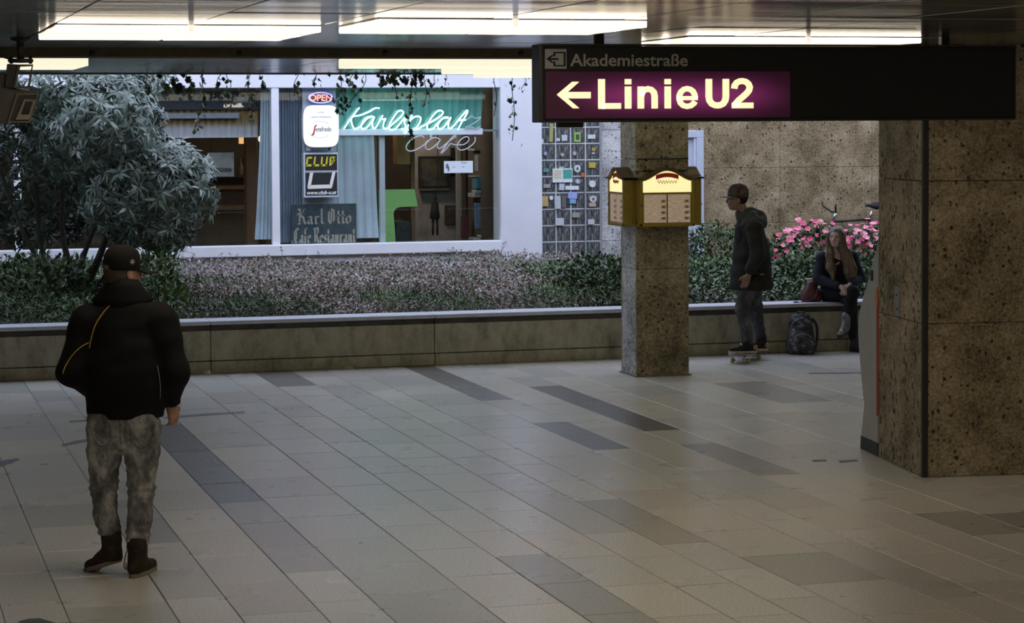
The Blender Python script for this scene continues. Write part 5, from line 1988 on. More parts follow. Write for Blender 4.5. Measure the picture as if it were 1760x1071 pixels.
zb = on_v(1140, 389, 20.38).z
menu_box((7.435, 20.508, zb), 0, .56, 'lit brass menu box facing the viewer on the pillar front')
menu_box((7.163, 20.74, zb), R(-90), .46, 'lit brass menu box on the left face of the pillar')
menu_box((7.702, 20.74, zb), R(90), .46, 'brass menu box on the right face of the pillar, seen from its side')
gr = far_pillar
for px, py, wpx in ((1140, 273, 92), (1143, 293, 80)):
    p = on_v(px, py, 20.5) - Vector((7.165, 20.51, 0))
    MB().bbox((p.x - wpx / 2 * .0057, -.004, p.z - .006), (p.x + wpx / 2 * .0057, .002, p.z + .006), .001).build('cable_strip', M_BLACK, far_pillar)

# ---- machine behind the big pillar: curved front, seen from its side
kz = empty('ticket_machine')
kz.matrix_world = BIGM
tag(kz, 'grey machine with wavy front profile and red edge behind the big pillar', 'machine')
M_KGREY = plain('light_grey_panel', (.42, .43, .42), .5, var=.06, scale=6)
prof = [(1.0, 1.60), (1.05, 1.50), (1.17, 1.36), (1.32, 1.18), (1.44, 1.04), (1.48, .93), (1.475, .80), (1.42, .60), (1.365, .42), (1.335, .35), (1.37, .22), (1.41, .10), (1.0, .10)]
sm = [tuple(p) for p in spline(prof[:11], 4)] + prof[11:]
MB().prism(sm, 0.0, .7, 'x').build('body', M_KGREY, kz)
MB().prism([(1.0, 0), (1.425, 0), (1.412, .10), (1.0, .10)], -.002, .702, 'x').build('base', M_BLACK, kz)
M_KRED = plain('red_edge', (.42, .03, .02), .45)
MB().box((-.004, .992, .30), (.002, 1.03, 1.22)).build('red_edge_strip', M_KRED, kz)
oval = [(1.02 + .03 * math.cos(a), 1.17 + .075 * math.sin(a)) for a in np.linspace(0, 2 * PI, 24, endpoint=False)]
MB().prism(oval, -.006, -.003, 'x').build('orange_logo', plain('orange_print', (.62, .20, .05), .5), kz)
MB().bbox((-.008, 1.12, 1.28), (.0, 1.17, 1.36), .003).build('black_switch', M_BLACK, kz)

# ---- bicycle
BV = 27.55
bx = lambda x, y: on_v(x, y, BV)
bk = empty('bicycle', bx(1470, 480))
tag(bk, 'black bicycle with bright seat post leaning behind the flowers', 'bicycle')
B0 = bk.location.copy()
M_BIKE = plain('black_bike_paint', (.012, .012, .013), .4)
M_CHROME = plain('bright_alloy', (.72, .73, .75), .25, .9, var=.03)
M_TYRE = plain('tyre_rubber', (.015, .015, .015), .8)
L_ = lambda p: p - B0
head_t, head_b = bx(1432, 381), bx(1428, 393)
seat_t, bb_ = bx(1495, 377), bx(1478, 446)
wf, wr = bx(1404, 441), bx(1537, 440)
wr.z = wf.z
for nm, a, b, r in (('top_tube', head_t, seat_t, .017), ('down_tube', head_b, bb_, .019), ('seat_tube', seat_t, bb_, .016), ('head_tube', head_t + Vector((.0, 0, .03)), head_b, .02)):
    MB().cyl(L_(a), L_(b), r, 10).build(nm, M_BIKE, bk)
for s in (-1, 1):
    o_ = Vector((0, s * .05, 0))
    MB().tube([L_(seat_t) + o_ * .3, L_(wr) + o_], .009, 7).build('seat_stay', M_BIKE, bk)
    MB().tube([L_(bb_) + o_ * .5, L_(wr) + o_], .010, 7).build('chain_stay', M_BIKE, bk)
    MB().tube([L_(head_b) + o_ * .6, L_(head_b).lerp(L_(wf), .8) + o_, L_(wf) + o_ + Vector((-.02, 0, 0))], .010, 7).build('fork_blade', M_BIKE, bk)
MB().cyl(L_(seat_t), L_(bx(1498, 361)), .014, 10).build('seat_post', M_CHROME, bk)
sd = MB()
q = L_(bx(1488, 353))
sd.tube([q, q + Vector((.07, 0, -.005)), q + Vector((.15, 0, -.01)), q + Vector((.235, 0, -.004))], [.016, .026, .05, .062], 10)
so = sd.build('saddle', M_TYRE, bk)
stem_t = bx(1437, 365)
MB().cyl(L_(head_t) + Vector((0, 0, .03)), L_(stem_t), .018, 10).build('stem', M_CHROME, bk)
st_ = L_(stem_t)
MB().tube([st_ + Vector((-.10, -.22, .11)), st_ + Vector((-.10, -.20, .08)), st_ + Vector((-.03, -.06, 0)), st_ + Vector((0, 0, 0)), st_ + Vector((-.03, .06, 0)), st_ + Vector((-.10, .2, .08)), st_ + Vector((-.10, .22, .11))], .012, 8).build('handlebar', M_TYRE, bk)
for wc in (wf, wr):
    w_ = empty('wheel', L_(wc), 0, bk)
    MB().tube([(.325 * math.cos(2 * PI * k / 36), 0, .325 * math.sin(2 * PI * k / 36)) for k in range(36)], .016, 7, closed=True).build('tyre', M_TYRE, w_)
    MB().tube([(.303 * math.cos(2 * PI * k / 36), 0, .303 * math.sin(2 * PI * k / 36)) for k in range(36)], .009, 5, closed=True).build('rim', M_BIKE, w_)
    MB().cyl((0, -.04, 0), (0, .04, 0), .018, 10).build('hub', M_CHROME, w_)
    sp_ = MB()
    for k in range(18):
        a = 2 * PI * k / 18
        sp_.tube([(.015 * math.cos(a + .8), .02 * (-1) ** k, .015 * math.sin(a + .8)), (.3 * math.cos(a), 0, .3 * math.sin(a))], .0014, 3, caps=False)
    o_ = sp_.build('spokes', M_CHROME, w_)
    o_['kind'] = 'stuff'
MB().tube([L_(bb_) + Vector((.085 * math.cos(2 * PI * k / 24), -.045, .085 * math.sin(2 * PI * k / 24))) for k in range(24)], .007, 5, closed=True).build('chain_ring', M_TYRE, bk)
pm = L_(bx(1481, 393))
MB().cyl(L_(bx(1478, 396)) + Vector((0, -.02, 0)), L_(bx(1497, 394)) + Vector((0, -.02, 0)), .014, 8).build('pump', M_TYRE, bk)
MB().cyl(L_(bb_) + Vector((0, -.05, 0)), L_(bb_) + Vector((-.12, -.06, -.12)), .01, 7).build('crank', M_CHROME, bk)

# ---- skateboard
SKX, SKY = 8.70, 21.52
sk = empty('skateboard', (SKX, SKY, 0), R(-16.1) + R(-21))
tag(sk, 'worn skateboard under the feet of the standing youth', 'skateboard')
M_DECK = plain('grey_deck', (.28, .25, .21), .7, var=.2)
M_WHEEL = plain('amber_wheel', (.45, .34, .14), .5)
n = 22
V_, F_ = [], []
ys = np.linspace(-.40, .40, 25)
for lay in (0, 1):
    for y in ys:
        e = max(0, (abs(y) - .30) / .10)
        hw = .10 * math.sqrt(max(0, 1 - e ** 2)) if e > 0 else .10
        zz = .088 + .035 * max(0, (abs(y) - .26) / .14) ** 1.6 - lay * .012
        for t in (-1, -.5, 0, .5, 1):
            V_.append((hw * t, y, zz + .004 * abs(t) ** 2))
m_ = len(ys)
for lay in (0, 1):
    for i in range(m_ - 1):
        for j in range(4):
            a = lay * m_ * 5 + i * 5 + j
            f = (a, a + 1, a + 6, a + 5)
            F_.append(f if lay == 0 else f[::-1])
for i in range(m_ - 1):
    for j in (0, 4):
        a = i * 5 + j
        F_.append((a, a + 5, a + 5 + m_ * 5, a + m_ * 5))
link_mesh('deck', np_mesh('deck', V_, F_, True), M_DECK, sk)
for y in (-.21, .21):
    tk = MB().bbox((-.03, y - .035, .024), (.03, y + .035, .078), .006).build('truck', M_CHROME, sk)
    MB().cyl((-.085, y, .029), (.085, y, .029), .009, 8).build('axle', M_CHROME, tk)
    for x in (-.085, .085):
        MB().lathe([(.006, -.016), (.022, -.016), (.027, -.010), (.027, .010), (.022, .016), (.006, .016)], 16, Matrix.Translation((x, y, .027 + .002)) @ Matrix.Rotation(R(90), 4, 'Y')).build('wheel', M_WHEEL, sk)
# ================================================================== PEOPLE
class Sdf:
    """smooth union of tapered limbs on a grid, meshed as one continuous skin"""

    def __init__(self, lo, hi, h):
        self.lo = np.array(lo, float)
        self.h = h
        self.n = np.ceil((np.array(hi) - self.lo) / h).astype(int) + 1
        self.f = np.full(self.n, .12, np.float32)

    def _sub(self, lo, hi, pad):
        a = np.clip(np.floor((np.array(lo) - pad - self.lo) / self.h).astype(int), 0, self.n - 1)
        b = np.clip(np.ceil((np.array(hi) + pad - self.lo) / self.h).astype(int) + 1, 1, self.n)
        sl = tuple(slice(i, j) for i, j in zip(a, b))
        g = [self.lo[i] + self.h * np.arange(a[i], b[i]) for i in range(3)]
        X, Y, Z_ = np.meshgrid(*g, indexing='ij')
        return sl, np.stack([X, Y, Z_], -1).astype(np.float32)

    def _merge(self, sl, d, k):
        f = self.f[sl]
        if k == 'sub':
            self.f[sl] = np.maximum(f, -d)
            return
        if k <= 0:
            self.f[sl] = np.minimum(f, d)
            return
        hh = np.clip(.5 + .5 * (f - d) / k, 0, 1)
        self.f[sl] = f * (1 - hh) + d * hh - k * hh * (1 - hh)

    def cone(self, a, b, ra, rb, k=.02, s=(1, 1, 1)):
        a, b, s = np.array(a, float), np.array(b, float), np.array(s, float)
        m = (a + b) / 2
        r = max(ra, rb) * max(s)
        sl, P = self._sub(np.minimum(a, b) - r, np.maximum(a, b) + r, .05)
        P = (P - m) / s
        A, B = (a - m) / s, (b - m) / s
        ab = B - A
        t = np.clip(((P - A) @ ab) / max(ab @ ab, 1e-9), 0, 1)
        d = np.linalg.norm(P - A - t[..., None] * ab, axis=-1) - (ra + (rb - ra) * t)
        self._merge(sl, (d * min(s)).astype(np.float32), k)
        return self

    def ell(self, c, r, k=.02, rot=None):
        c, r = np.array(c, float), np.array(r, float)
        sl, P = self._sub(c - r.max(), c + r.max(), .05)
        P = P - c
        if rot is not None:
            P = P @ np.array(rot)      # rot columns = local axes
        k0 = np.linalg.norm(P / r, axis=-1)
        k1 = np.linalg.norm(P / (r * r), axis=-1)
        d = k0 * (k0 - 1) / np.maximum(k1, 1e-6)
        self._merge(sl, d.astype(np.float32), k)
        return self

    def chain(self, pts, rs, k=.02, s=(1, 1, 1)):
        for i in range(len(pts) - 1):
            self.cone(pts[i], pts[i + 1], rs[i], rs[i + 1], k, s)
        return self

    def cut_above(self, z):
        k = int(round((z - self.lo[2]) / self.h))
        g = self.lo[2] + self.h * np.arange(self.n[2])
        self.f = np.maximum(self.f, (g - z)[None, None, :].astype(np.float32))
        return self

    def cut_below(self, z):
        g = self.lo[2] + self.h * np.arange(self.n[2])
        self.f = np.maximum(self.f, (z - g)[None, None, :].astype(np.float32))
        return self

    def wrinkle(self, amp, fx, fy, fz, seed=0.0):
        g = [self.lo[i] + self.h * np.arange(self.n[i]) for i in range(3)]
        X, Y, Z_ = np.meshgrid(*g, indexing='ij', sparse=True)
        w = (np.sin(fz * Z_ + 2.0 * np.sin(fx * X + seed) + 1.7 * np.sin(fy * Y + 2 * seed) + seed) + .6 * np.sin(1.9 * fz * Z_ - 1.7 * fx * X + 3 * np.sin(5 * Y + seed) + 1) + .5 * np.sin(fx * 2 * X + fy * 2 * Y + seed))
        self.f = self.f + (amp * w).astype(np.float32)
        return self

    def mesh(self, name):
        f = self.f
        f[[0, -1]] = .1
        f[:, [0, -1]] = .1
        f[:, :, [0, -1]] = .1
        s = f < 0
        nx, ny, nz = f.shape
        c = np.zeros((nx - 1, ny - 1, nz - 1), np.int8)
        for dx in (0, 1):
            for dy in (0, 1):
                for dz in (0, 1):
                    c += s[dx:nx - 1 + dx, dy:ny - 1 + dy, dz:nz - 1 + dz]
        act = (c > 0) & (c < 8)
        I = np.argwhere(act)
        idx = np.full(act.shape, -1, np.int32)
        idx[act] = np.arange(len(I))
        acc = np.zeros((len(I), 3))
        cnt = np.zeros(len(I))
        corners = [(x, y, z) for x in (0, 1) for y in (0, 1) for z in (0, 1)]
        for a in corners:
            for ax in range(3):
                if a[ax] == 0:
                    b = list(a)
                    b[ax] = 1
                    fa = f[I[:, 0] + a[0], I[:, 1] + a[1], I[:, 2] + a[2]]
                    fb = f[I[:, 0] + b[0], I[:, 1] + b[1], I[:, 2] + b[2]]
                    m = (fa < 0) != (fb < 0)
                    t = np.where(m, fa / np.where(m, fa - fb, 1), 0)
                    q = np.array(a, float)[None] + 0 * acc
                    q[:, ax] += t
                    acc += q * m[:, None]
                    cnt += m
        V = self.lo + self.h * (I + acc / cnt[:, None])
        quads = []
        for ax in range(3):
            o1, o2 = [(1, 2), (2, 0), (0, 1)][ax]
            sl0 = [slice(None)] * 3
            sl1 = [slice(None)] * 3
            sl0[ax] = slice(0, -1)
            sl1[ax] = slice(1, None)
            d = s[tuple(sl0)] != s[tuple(sl1)]
            E_ = np.argwhere(d)
            E_ = E_[(E_[:, o1] > 0) & (E_[:, o2] > 0) & (E_[:, o1] < f.shape[o1] - 1) & (E_[:, o2] < f.shape[o2] - 1)]
            e1 = np.zeros(3, int)
            e1[o1] = 1
            e2 = np.zeros(3, int)
            e2[o2] = 1
            g = lambda e: idx[e[:, 0], e[:, 1], e[:, 2]]
            Q = np.stack([g(E_ - e1 - e2), g(E_ - e2), g(E_), g(E_ - e1)], 1)
            fl = s[E_[:, 0], E_[:, 1], E_[:, 2]]
            Q[~fl] = Q[~fl][:, ::-1]
            quads.append(Q)
        Q = np.concatenate(quads)
        Q = Q[(Q >= 0).all(1)]
        return np_mesh(name, V, Q, True)

    def build(self, name, mat, parent):
        return link_mesh(name, self.mesh(name), mat, parent)


def vec(*a):
    return np.array(a, float)


def hand(s, wrist, direc, normal, side, curl=.5, sc=1.0, k=.008):
    """palm, four unequal bent fingers and a thumb leaving the side of the palm. side: direction of the thumb"""
    d = unit(vec(*direc))
    nrm = unit(vec(*normal) - d * (vec(*normal) @ d))
    sd = unit(np.cross(nrm, d))
    if sd @ vec(*side) < 0:
        sd = -sd
    w = vec(*wrist)
    s.cone(w, w + d * .035 * sc, .026 * sc, .030 * sc, k)
    for j, off in enumerate((.028, .010, -.009, -.027)):
        s.cone(w + d * .03 * sc + sd * off * .6 * sc, w + d * .088 * sc + sd * off * sc, .017 * sc, .013 * sc, k)
    for j, (off, ln) in enumerate(((.028, .070), (.010, .078), (-.009, .072), (-.027, .056))):
        p = w + d * .088 * sc + sd * off * sc
        c = curl * (.9 + .12 * j)
        pr = .0092 * sc
        dirn = d
        for seg in (.45, .32, .23):
            dirn = unit(dirn * math.cos(c) + nrm * math.sin(c))
            q = p + dirn * ln * seg * sc
            s.cone(p, q, pr, pr * .93, .004)
            p, pr = q, pr * .93
    t0 = w + d * .030 * sc + sd * .026 * sc
    t1 = t0 + unit(sd * .75 + d * .65 + nrm * .25) * .038 * sc
    t2 = t1 + unit(d * .9 + sd * .25 + nrm * .35) * .030 * sc
    s.cone(t0, t1, .015 * sc, .012 * sc, k)
    s.cone(t1, t2, .012 * sc, .0095 * sc, .004)


def head(s, c, fwd, up=(0, 0, 1), sc=1.0, ears=True):
    """skull, jaw, nose, brow, lips, eye sockets, ears; c = middle of the head; fwd = face direction"""
    u = unit(vec(*up))
    f = unit(vec(*fwd) - u * (vec(*fwd) @ u))
    r = np.cross(f, u)
    c = vec(*c)
    A = np.stack([r, f, u], 1)
    P = lambda x, y, z: c + A @ (vec(x, y, z) * sc)
    s.ell(P(0, -.012, .030), vec(.076, .094, .085) * sc, .02, A)
    s.ell(P(0, .020, -.035), vec(.060, .070, .078) * sc, .03, A)
    s.ell(P(0, .050, -.088), vec(.030, .030, .024) * sc, .025, A)       # chin
    s.cone(P(-.034, .076, .020), P(.034, .076, .020), .012 * sc, .012 * sc, .02)   # brow
    s.cone(P(0, .090, .012), P(0, .106, -.028), .007 * sc, .013 * sc, .012)         # nose
    s.cone(P(-.012, .092, -.032), P(.012, .092, -.032), .009 * sc, .009 * sc, .008)
    s.cone(P(-.038, .066, -.025), P(-.030, .070, -.04), .016 * sc, .014 * sc, .025)  # cheeks
    s.cone(P(.038, .066, -.025), P(.030, .070, -.04), .016 * sc, .014 * sc, .025)
    for e in (-1, 1):
        s.ell(P(e * .031, .092, -.002), vec(.016, .010, .010) * sc, 'sub', A)
        if ears:
            s.ell(P(e * .078, -.005, -.012), vec(.010, .020, .032) * sc, .008, A)
            s.ell(P(e * .088, .004, -.010), vec(.006, .010, .018) * sc, 'sub', A)
    s.cone(P(-.018, .087, -.058), P(.018, .087, -.058), .0065 * sc, .0065 * sc, .006)    # lips
    s.cone(P(-.016, .084, -.068), P(.016, .084, -.068), .0075 * sc, .0075 * sc, .006)
    return P, A


def eyes(P, A, root, sc, iris):
    for e in (-1, 1):
        p = P(e * .031, .076, -.002)
        ob = MB().ball(p, .0115 * sc, 10, 8).build('eyeball', MATS['eye_white'], root)
        MB().ball(P(e * .031, .0830, -.002), .0068 * sc, 8, 6).build('iris', iris, ob)


def face_marks(P, root, sc, brow_m, lip_m):
    for e in (-1, 1):
        MB().tube([P(e * .014, .0885, .017), P(e * .030, .0885, .022), P(e * .046, .079, .016)], [.0028 * sc, .0034 * sc, .002 * sc], 6).build('eyebrow', brow_m, root)
        MB().tube([P(e * .018, .0875, .004), P(e * .030, .0885, .0065), P(e * .044, .081, .002)], .0024 * sc, 5).build('eyelid', brow_m, root)
    MB().tube([P(-.020, .0885, -.063), P(-.008, .0945, -.0595), P(0, .095, -.0605), P(.008, .0945, -.0595), P(.020, .0885, -.063)], [.002 * sc, .005 * sc, .005 * sc, .005 * sc, .002 * sc], 6).build('lips', lip_m, root)


plain('eye_white', (.62, .60, .57), .3, var=.02)
M_IRIS = plain('dark_iris', (.03, .02, .015), .2)


def skin_mat(name, c):
    m, n, l, b = nt(name)
    t = noise(n, l, 30, 3)
    r = ramp(n, [(.3, tuple(x * .85 for x in c)), (.7, tuple(min(1, x * 1.1) for x in c))])
    l.new(t.outputs['Fac'], r.inputs['Fac'])
    l.new(r.outputs['Color'], b.inputs['Base Color'])
    b.inputs['Roughness'].default_value = .5
    b.inputs['Subsurface Weight'].default_value = .08
    b.inputs['Subsurface Radius'].default_value = (.01, .004, .002)
    return m


M_SKIN1 = skin_mat('ruddy_skin', (.46, .25, .17))
M_SKIN2 = skin_mat('warm_skin', (.25, .145, .10))
M_SKIN3 = skin_mat('fair_skin', (.52, .36, .29))


def cloth(name, c, rough=.85, var=.3, scale=9, spec=.25):
    m, n, l, b = nt(name)
    t = noise(n, l, scale, 5, .65)
    t2 = noise(n, l, 320, 2, .5)
    r = ramp(n, [(.32, tuple(x * (1 - var) for x in c)), (.68, tuple(min(1, x * (1 + var)) for x in c))])
    l.new(t.outputs['Fac'], r.inputs['Fac'])
    l.new(r.outputs['Color'], b.inputs['Base Color'])
    b.inputs['Roughness'].default_value = rough
    b.inputs['Specular IOR Level'].default_value = spec
    bump(n, l, b, t2.outputs['Fac'], .25, .002)
    return m


CAMROT = -YAW


def sole(pts, z0, z1, name, m, root, M=None):
    return MB().prism(pts, z0, z1, 'z', M).build(name, m, root)


def shoe_outline(L, w, n=20):
    out = []
    for k in range(n):
        a = 2 * PI * k / n
        y = math.cos(a)
        x = math.sin(a)
        wid = w * (1.0 - .12 * (y < 0) * abs(y)) * (1 + .06 * y)
        out.append((wid * math.copysign(abs(x) ** .8, x), L / 2 * math.copysign(abs(y) ** .85, y)))
    return out


# ------------------------------------------------------------------ man in black, seen from behind
mp_ = on_z(215, 985)
man = empty('person', (mp_.x, mp_.y, 0), CAMROT)
tag(man, 'man in black jacket, cap and faded grey jeans walking away, seen from behind', 'person')
hipL, hipR = (-.092, .0, .875), (.098, .0, .875)
kneL, kneR = (-.118, .05, .475), (.092, .02, .47)
ankL, ankR = (-.082, .0, .13), (.082, -.085, .09)
shL, shR = (-.185, .0, 1.385), (.215, .0, 1.385)
elL, elR = (-.262, -.05, 1.115), (.290, -.04, 1.105)
wrL, wrR = (-.165, .165, .985), (.252, .06, .925)
hc = (.008, .02, 1.655)
yaw_h = R(49)
hf = (math.sin(yaw_h), math.cos(yaw_h), -.06)

b = Sdf((-.42, -.32, -.02), (.42, .36, 1.82), .0068)
b.cone((.005, 0, .93), (.012, 0, 1.34), .14, .165, .05, (1, .68, 1))
b.cone(shL, shR, .07, .07, .05)
b.chain([(.01, 0, 1.40), (.008, .012, 1.52), (.008, .015, 1.60)], [.062, .056, .058], .03)
for h_, k_, a_ in ((hipL, kneL, ankL), (hipR, kneR, ankR)):
    b.chain([h_, k_, a_], [.085, .055, .04], .03)
b.chain([shL, elL, wrL], [.055, .042, .030], .03)
b.chain([shR, elR, wrR], [.055, .042, .030], .03)
b.cone(ankL, (-.165, .05, .03), .036, .03, .02)
b.cone(ankR, (.10, .07, .03), .036, .03, .02)
hand(b, wrR, (.12, .32, -.78), (-.6, .45, .1), (-.4, .85, 0), .38, 1.0)
hand(b, wrL, (.5, .6, -.6), (0, 0, 1), (.4, .4, .5), .3, .9)
Pm, Am = head(b, hc, hf, sc=1.02)
b.build('body', M_SKIN1, man)
# stubble hair under the cap
hr = Sdf((-.15, -.15, 1.55), (.16, .2, 1.82), .005)
hr.ell(Pm(0, -.020, .022), vec(.081, .093, .080), .01, Am)
hr.ell(Pm(0, -.034, -.038), vec(.072, .068, .062), .03, Am)
hr.cut_below(1.575)
hr.ell(Pm(0, .13, .0), vec(.12, .10, .2), 'sub', Am)
hr.build('hair', cloth('short_brown_hair', (.075, .058, .046), .9), man)

M_JACK = cloth('black_jacket_cloth', (.0055, .0055, .0062), .8, .3, 14, .2)
j = Sdf((-.46, -.32, .82), (.46, .34, 1.62), .0062)
j.cone((.018, -.005, .955), (.016, -.01, 1.12), .215, .225, .03, (1, .72, 1))
j.cone((.016, -.01, 1.12), (.015, 0, 1.33), .225, .195, .05, (1, .70, 1))
j.cone((-.15, .0, 1.375), (.18, .0, 1.375), .082, .082, .06)
j.cone((-.06, .0, 1.43), (.08, .0, 1.43), .065, .065, .06)
j.chain([shL, elL, wrL], [.098, .082, .060], .035)
j.chain([shR, elR, (.262, .045, .955)], [.098, .080, .052], .035)
j.cone((.018, 0, .875), (.018, 0, .94), .195, .205, .02, (1, .70, 1))
j.wrinkle(.0028, 9, 8, 26, .7)
j.cut_below(.862)
jo = j.build('jacket', M_JACK, man)
jm = jo.data
bvh = BVHTree.FromPolygons([v.co.copy() for v in jm.vertices], [p.vertices[:] for p in jm.polygons])
# ribbed hem and cuff
MB().lathe([(.186, .862), (.199, .866), (.203, .885), (.199, .905), (.19, .908)], 36, Matrix.Translation((.018, 0, 0)), 1, .72).build('jacket_hem', cloth('ribbed_black_knit', (.010, .010, .010), .95), man)
MB().lathe([(.040, -.02), (.05, -.018), (.052, .0), (.05, .02), (.04, .022)], 20, Matrix.Translation((.257, .055, .945)) @ Matrix.Rotation(R(-20), 4, 'X')).build('cuff', MATS['ribbed_black_knit'], man)
# stand-up collar folding outward into points
cv, cf = [], []
nseg, ring = 40, []
for k in range(nseg):
    a = 2 * PI * k / nseg
    cx, cy = math.cos(a), math.sin(a)
    pt = max(0, abs(cx) - .55) / .45
    ring.append([(.072 * cx, .068 * cy, 1.60 - .008 * cy), (.086 * cx, .082 * cy, 1.612 - .01 * cy), (.105 * cx, .095 * cy, 1.575), ((.128 + .042 * pt) * cx, .108 * cy, 1.512 - .006 * pt), ((.130 + .030 * pt) * cx, .115 * cy, 1.485 - .002 * pt), (.105 * cx, .09 * cy, 1.46)])
cmb = MB()
for r_ in ring:
    cmb.v += [(x + .006, y + .008, z) for x, y, z in r_]
for k in range(nseg):
    for q in range(5):
        a, b2 = k * 6 + q, ((k + 1) % nseg) * 6 + q
        cmb.f.append([a, a + 1, b2 + 1, b2])
        cmb.s.append(True)
cmb.build('collar', M_JACK, man)
M_PIPE = plain('yellow_piping', (.55, .36, .06), .5)
M_PIPEG = plain('grey_piping', (.28, .27, .24), .5)


def piping(px, m, nm, r=.0032, dirn=(0, 1, 0)):
    pts = []
    for (x, y) in spline(px, 5):
        o_ = Vector(((x - 215) / 315.0, -.6, (985 - y) / 315.0))
        hit = bvh.ray_cast(o_, Vector(dirn))
        if hit[0] is not None:
            pts.append(hit[0] + Vector((0, -.002, 0)))
    if len(pts) > 2:
        MB().tube(pts, r, 6).build(nm, m, man)


piping([(203, 516), (190, 530), (176, 552), (168, 576), (165, 592)], M_PIPE, 'back_piping')
piping([(164, 582), (150, 590), (136, 604), (126, 620), (121, 634)], M_PIPE, 'sleeve_piping')
piping([(281, 622), (284, 640), (285, 660), (283, 680)], M_PIPEG, 'side_piping', .0025)
# jeans
def jeans_mat(name, lo, mid, hi):
    m, n, l, b = nt(name)
    t = noise(n, l, 7, 6, .7, stretch=(1.3, 1.3, .7))
    r = ramp(n, [(.36, lo), (.5, mid), (.64, hi)])
    l.new(t.outputs['Fac'], r.inputs['Fac'])
    l.new(r.outputs['Color'], b.inputs['Base Color'])
    b.inputs['Roughness'].default_value = .9
    b.inputs['Specular IOR Level'].default_value = .2
    t2 = noise(n, l, 260, 2, .5)
    bump(n, l, b, t2.outputs['Fac'], .2, .002)
    return m


M_JEAN = jeans_mat('faded_grey_denim', (.075, .076, .078), (.21, .212, .215), (.52, .52, .51))
g = Sdf((-.3, -.26, .06), (.3, .26, .96), .0062)
g.cone((.005, 0, .93), (.004, -.005, .84), .178, .185, .03, (1, .68, 1))
g.ell((-.085, -.055, .83), (.10, .095, .10), .04)
g.ell((.095, -.055, .83), (.10, .095, .10), .04)
kL, kR = vec(*kneL), vec(*kneR)
g.chain([(-.098, .0, .80), (-.108, .02, .66), kneL, (-.105, .015, .32), (-.086, 0, .255)], [.104, .094, .074, .064, .066], .02)
g.chain([(.105, -.005, .80), (.10, .01, .66), kneR, (.088, -.03, .30), (.083, -.07, .20)], [.106, .096, .074, .066, .065], .02)
g.wrinkle(.0022, 14, 12, 55, 1.9)
gz = g.lo[2] + g.h * np.arange(g.n[2])
gx = (g.lo[0] + g.h * np.arange(g.n[0]))[:, None, None]
gy = (g.lo[1] + g.h * np.arange(g.n[1]))[None, :, None]
bandk = np.exp(-((gz - .46) / .06) ** 2) + .9 * np.exp(-((gz - .23) / .05) ** 2) + .35 * np.exp(-((gz - .70) / .05) ** 2)
g.f += (.0045 * bandk[None, None, :] * np.sin(150 * gz[None, None, :] + 2.2 * np.sin(16 * gx) + 9 * gy + 14 * gx)).astype(np.float32)
go = g.build('jeans', M_JEAN, man)
gb = BVHTree.FromPolygons([v.co.copy() for v in go.data.vertices], [p.vertices[:] for p in go.data.polygons])


def on_jeans(x, z):
    h_ = gb.ray_cast(Vector((x, -.6, z)), Vector((0, 1, 0)))
    return (h_[0] + Vector((0, -.0015, 0))) if h_[0] is not None else None


for pts in ([(.06, .835), (.065, .745), (.115, .70), (.165, .745), (.185, .835)], [(-.16, .835), (-.14, .745), (-.10, .71), (-.05, .745), (-.045, .835)]):
    q = [on_jeans(*p) for p in spline(pts, 5)]
    q = [p for p in q if p is not None]
    if len(q) > 3:
        MB().tube(q, .0017, 5).build('pocket_seam', plain('dark_seam', (.07, .068, .065), .9), go)
q = [on_jeans(.006, z) for z in np.linspace(.86, .72, 8)]
q = [p for p in q if p is not None]
if len(q) > 3:
    MB().tube(q, .0017, 5).build('seat_seam', MATS['dark_seam'], go)
# boots
M_BOOT = cloth('brown_suede', (.040, .026, .018), .8, .35, 25)
M_SOLE = plain('pale_boot_sole', (.22, .18, .13), .7)


def boot(name, ank, toe, heel, parent, hi=.19, sc=1.0, mat=None, smat=None):
    a, t, h_ = vec(*ank), vec(*toe), vec(*heel)
    lo = np.minimum(np.minimum(a, t), h_) - .09
    hi_ = np.maximum(np.maximum(a, t), h_) + .12
    hi_[2] = ank[2] + hi
    s = Sdf(lo, hi_, .0055)
    s.cone(h_ + vec(0, 0, .045), t + vec(0, 0, .030), .042 * sc, .038 * sc, .02, (1, 1, .9))
    mid = (h_ * .45 + t * .55)
    s.cone(a, mid + vec(0, 0, .055), .045 * sc, .040 * sc, .03)
    s.chain([a + vec(0, 0, -.03), a + vec(0, 0, .05), a + vec(0, 0, hi - .10)], [.050 * sc, .052 * sc, .056 * sc], .02)
    s.cut_above(ank[2] + hi - .06)
    s.wrinkle(.0014, 20, 20, 60, .3)
    o_ = s.build(name, mat or M_BOOT, parent)
    d = unit(t - h_)
    L = np.linalg.norm(t - h_) + .085
    c = (t + h_) / 2
    sd = unit(np.cross(d, vec(0, 0, 1)))
    n_ = np.cross(sd, d)
    M = Matrix(((sd[0], d[0], n_[0], c[0]), (sd[1], d[1], n_[1], c[1]), (sd[2], d[2], n_[2], c[2]), (0, 0, 0, 1)))
    MB().prism(shoe_outline(L, .047 * sc), 0, .022, 'z', M).build('sole', smat or M_SOLE, o_)
    return o_


bl = boot('boot', (-.072, .0, .135), (-.195, .055, .004), (-.05, -.015, .055), man, .18)
br = boot('boot', (.084, -.085, .105), (.125, .085, .0), (.072, -.115, .0), man, .18)
for b_, A_ in ((br, (.03, -.14, .10)),):
    MB().tube([(.028, -.10, .14), (.018, -.11, .10), (.014, -.12, .06), (.024, -.12, .04), (.026, -.11, .08)], .003, 5).build('lace', M_BLACK, b_)
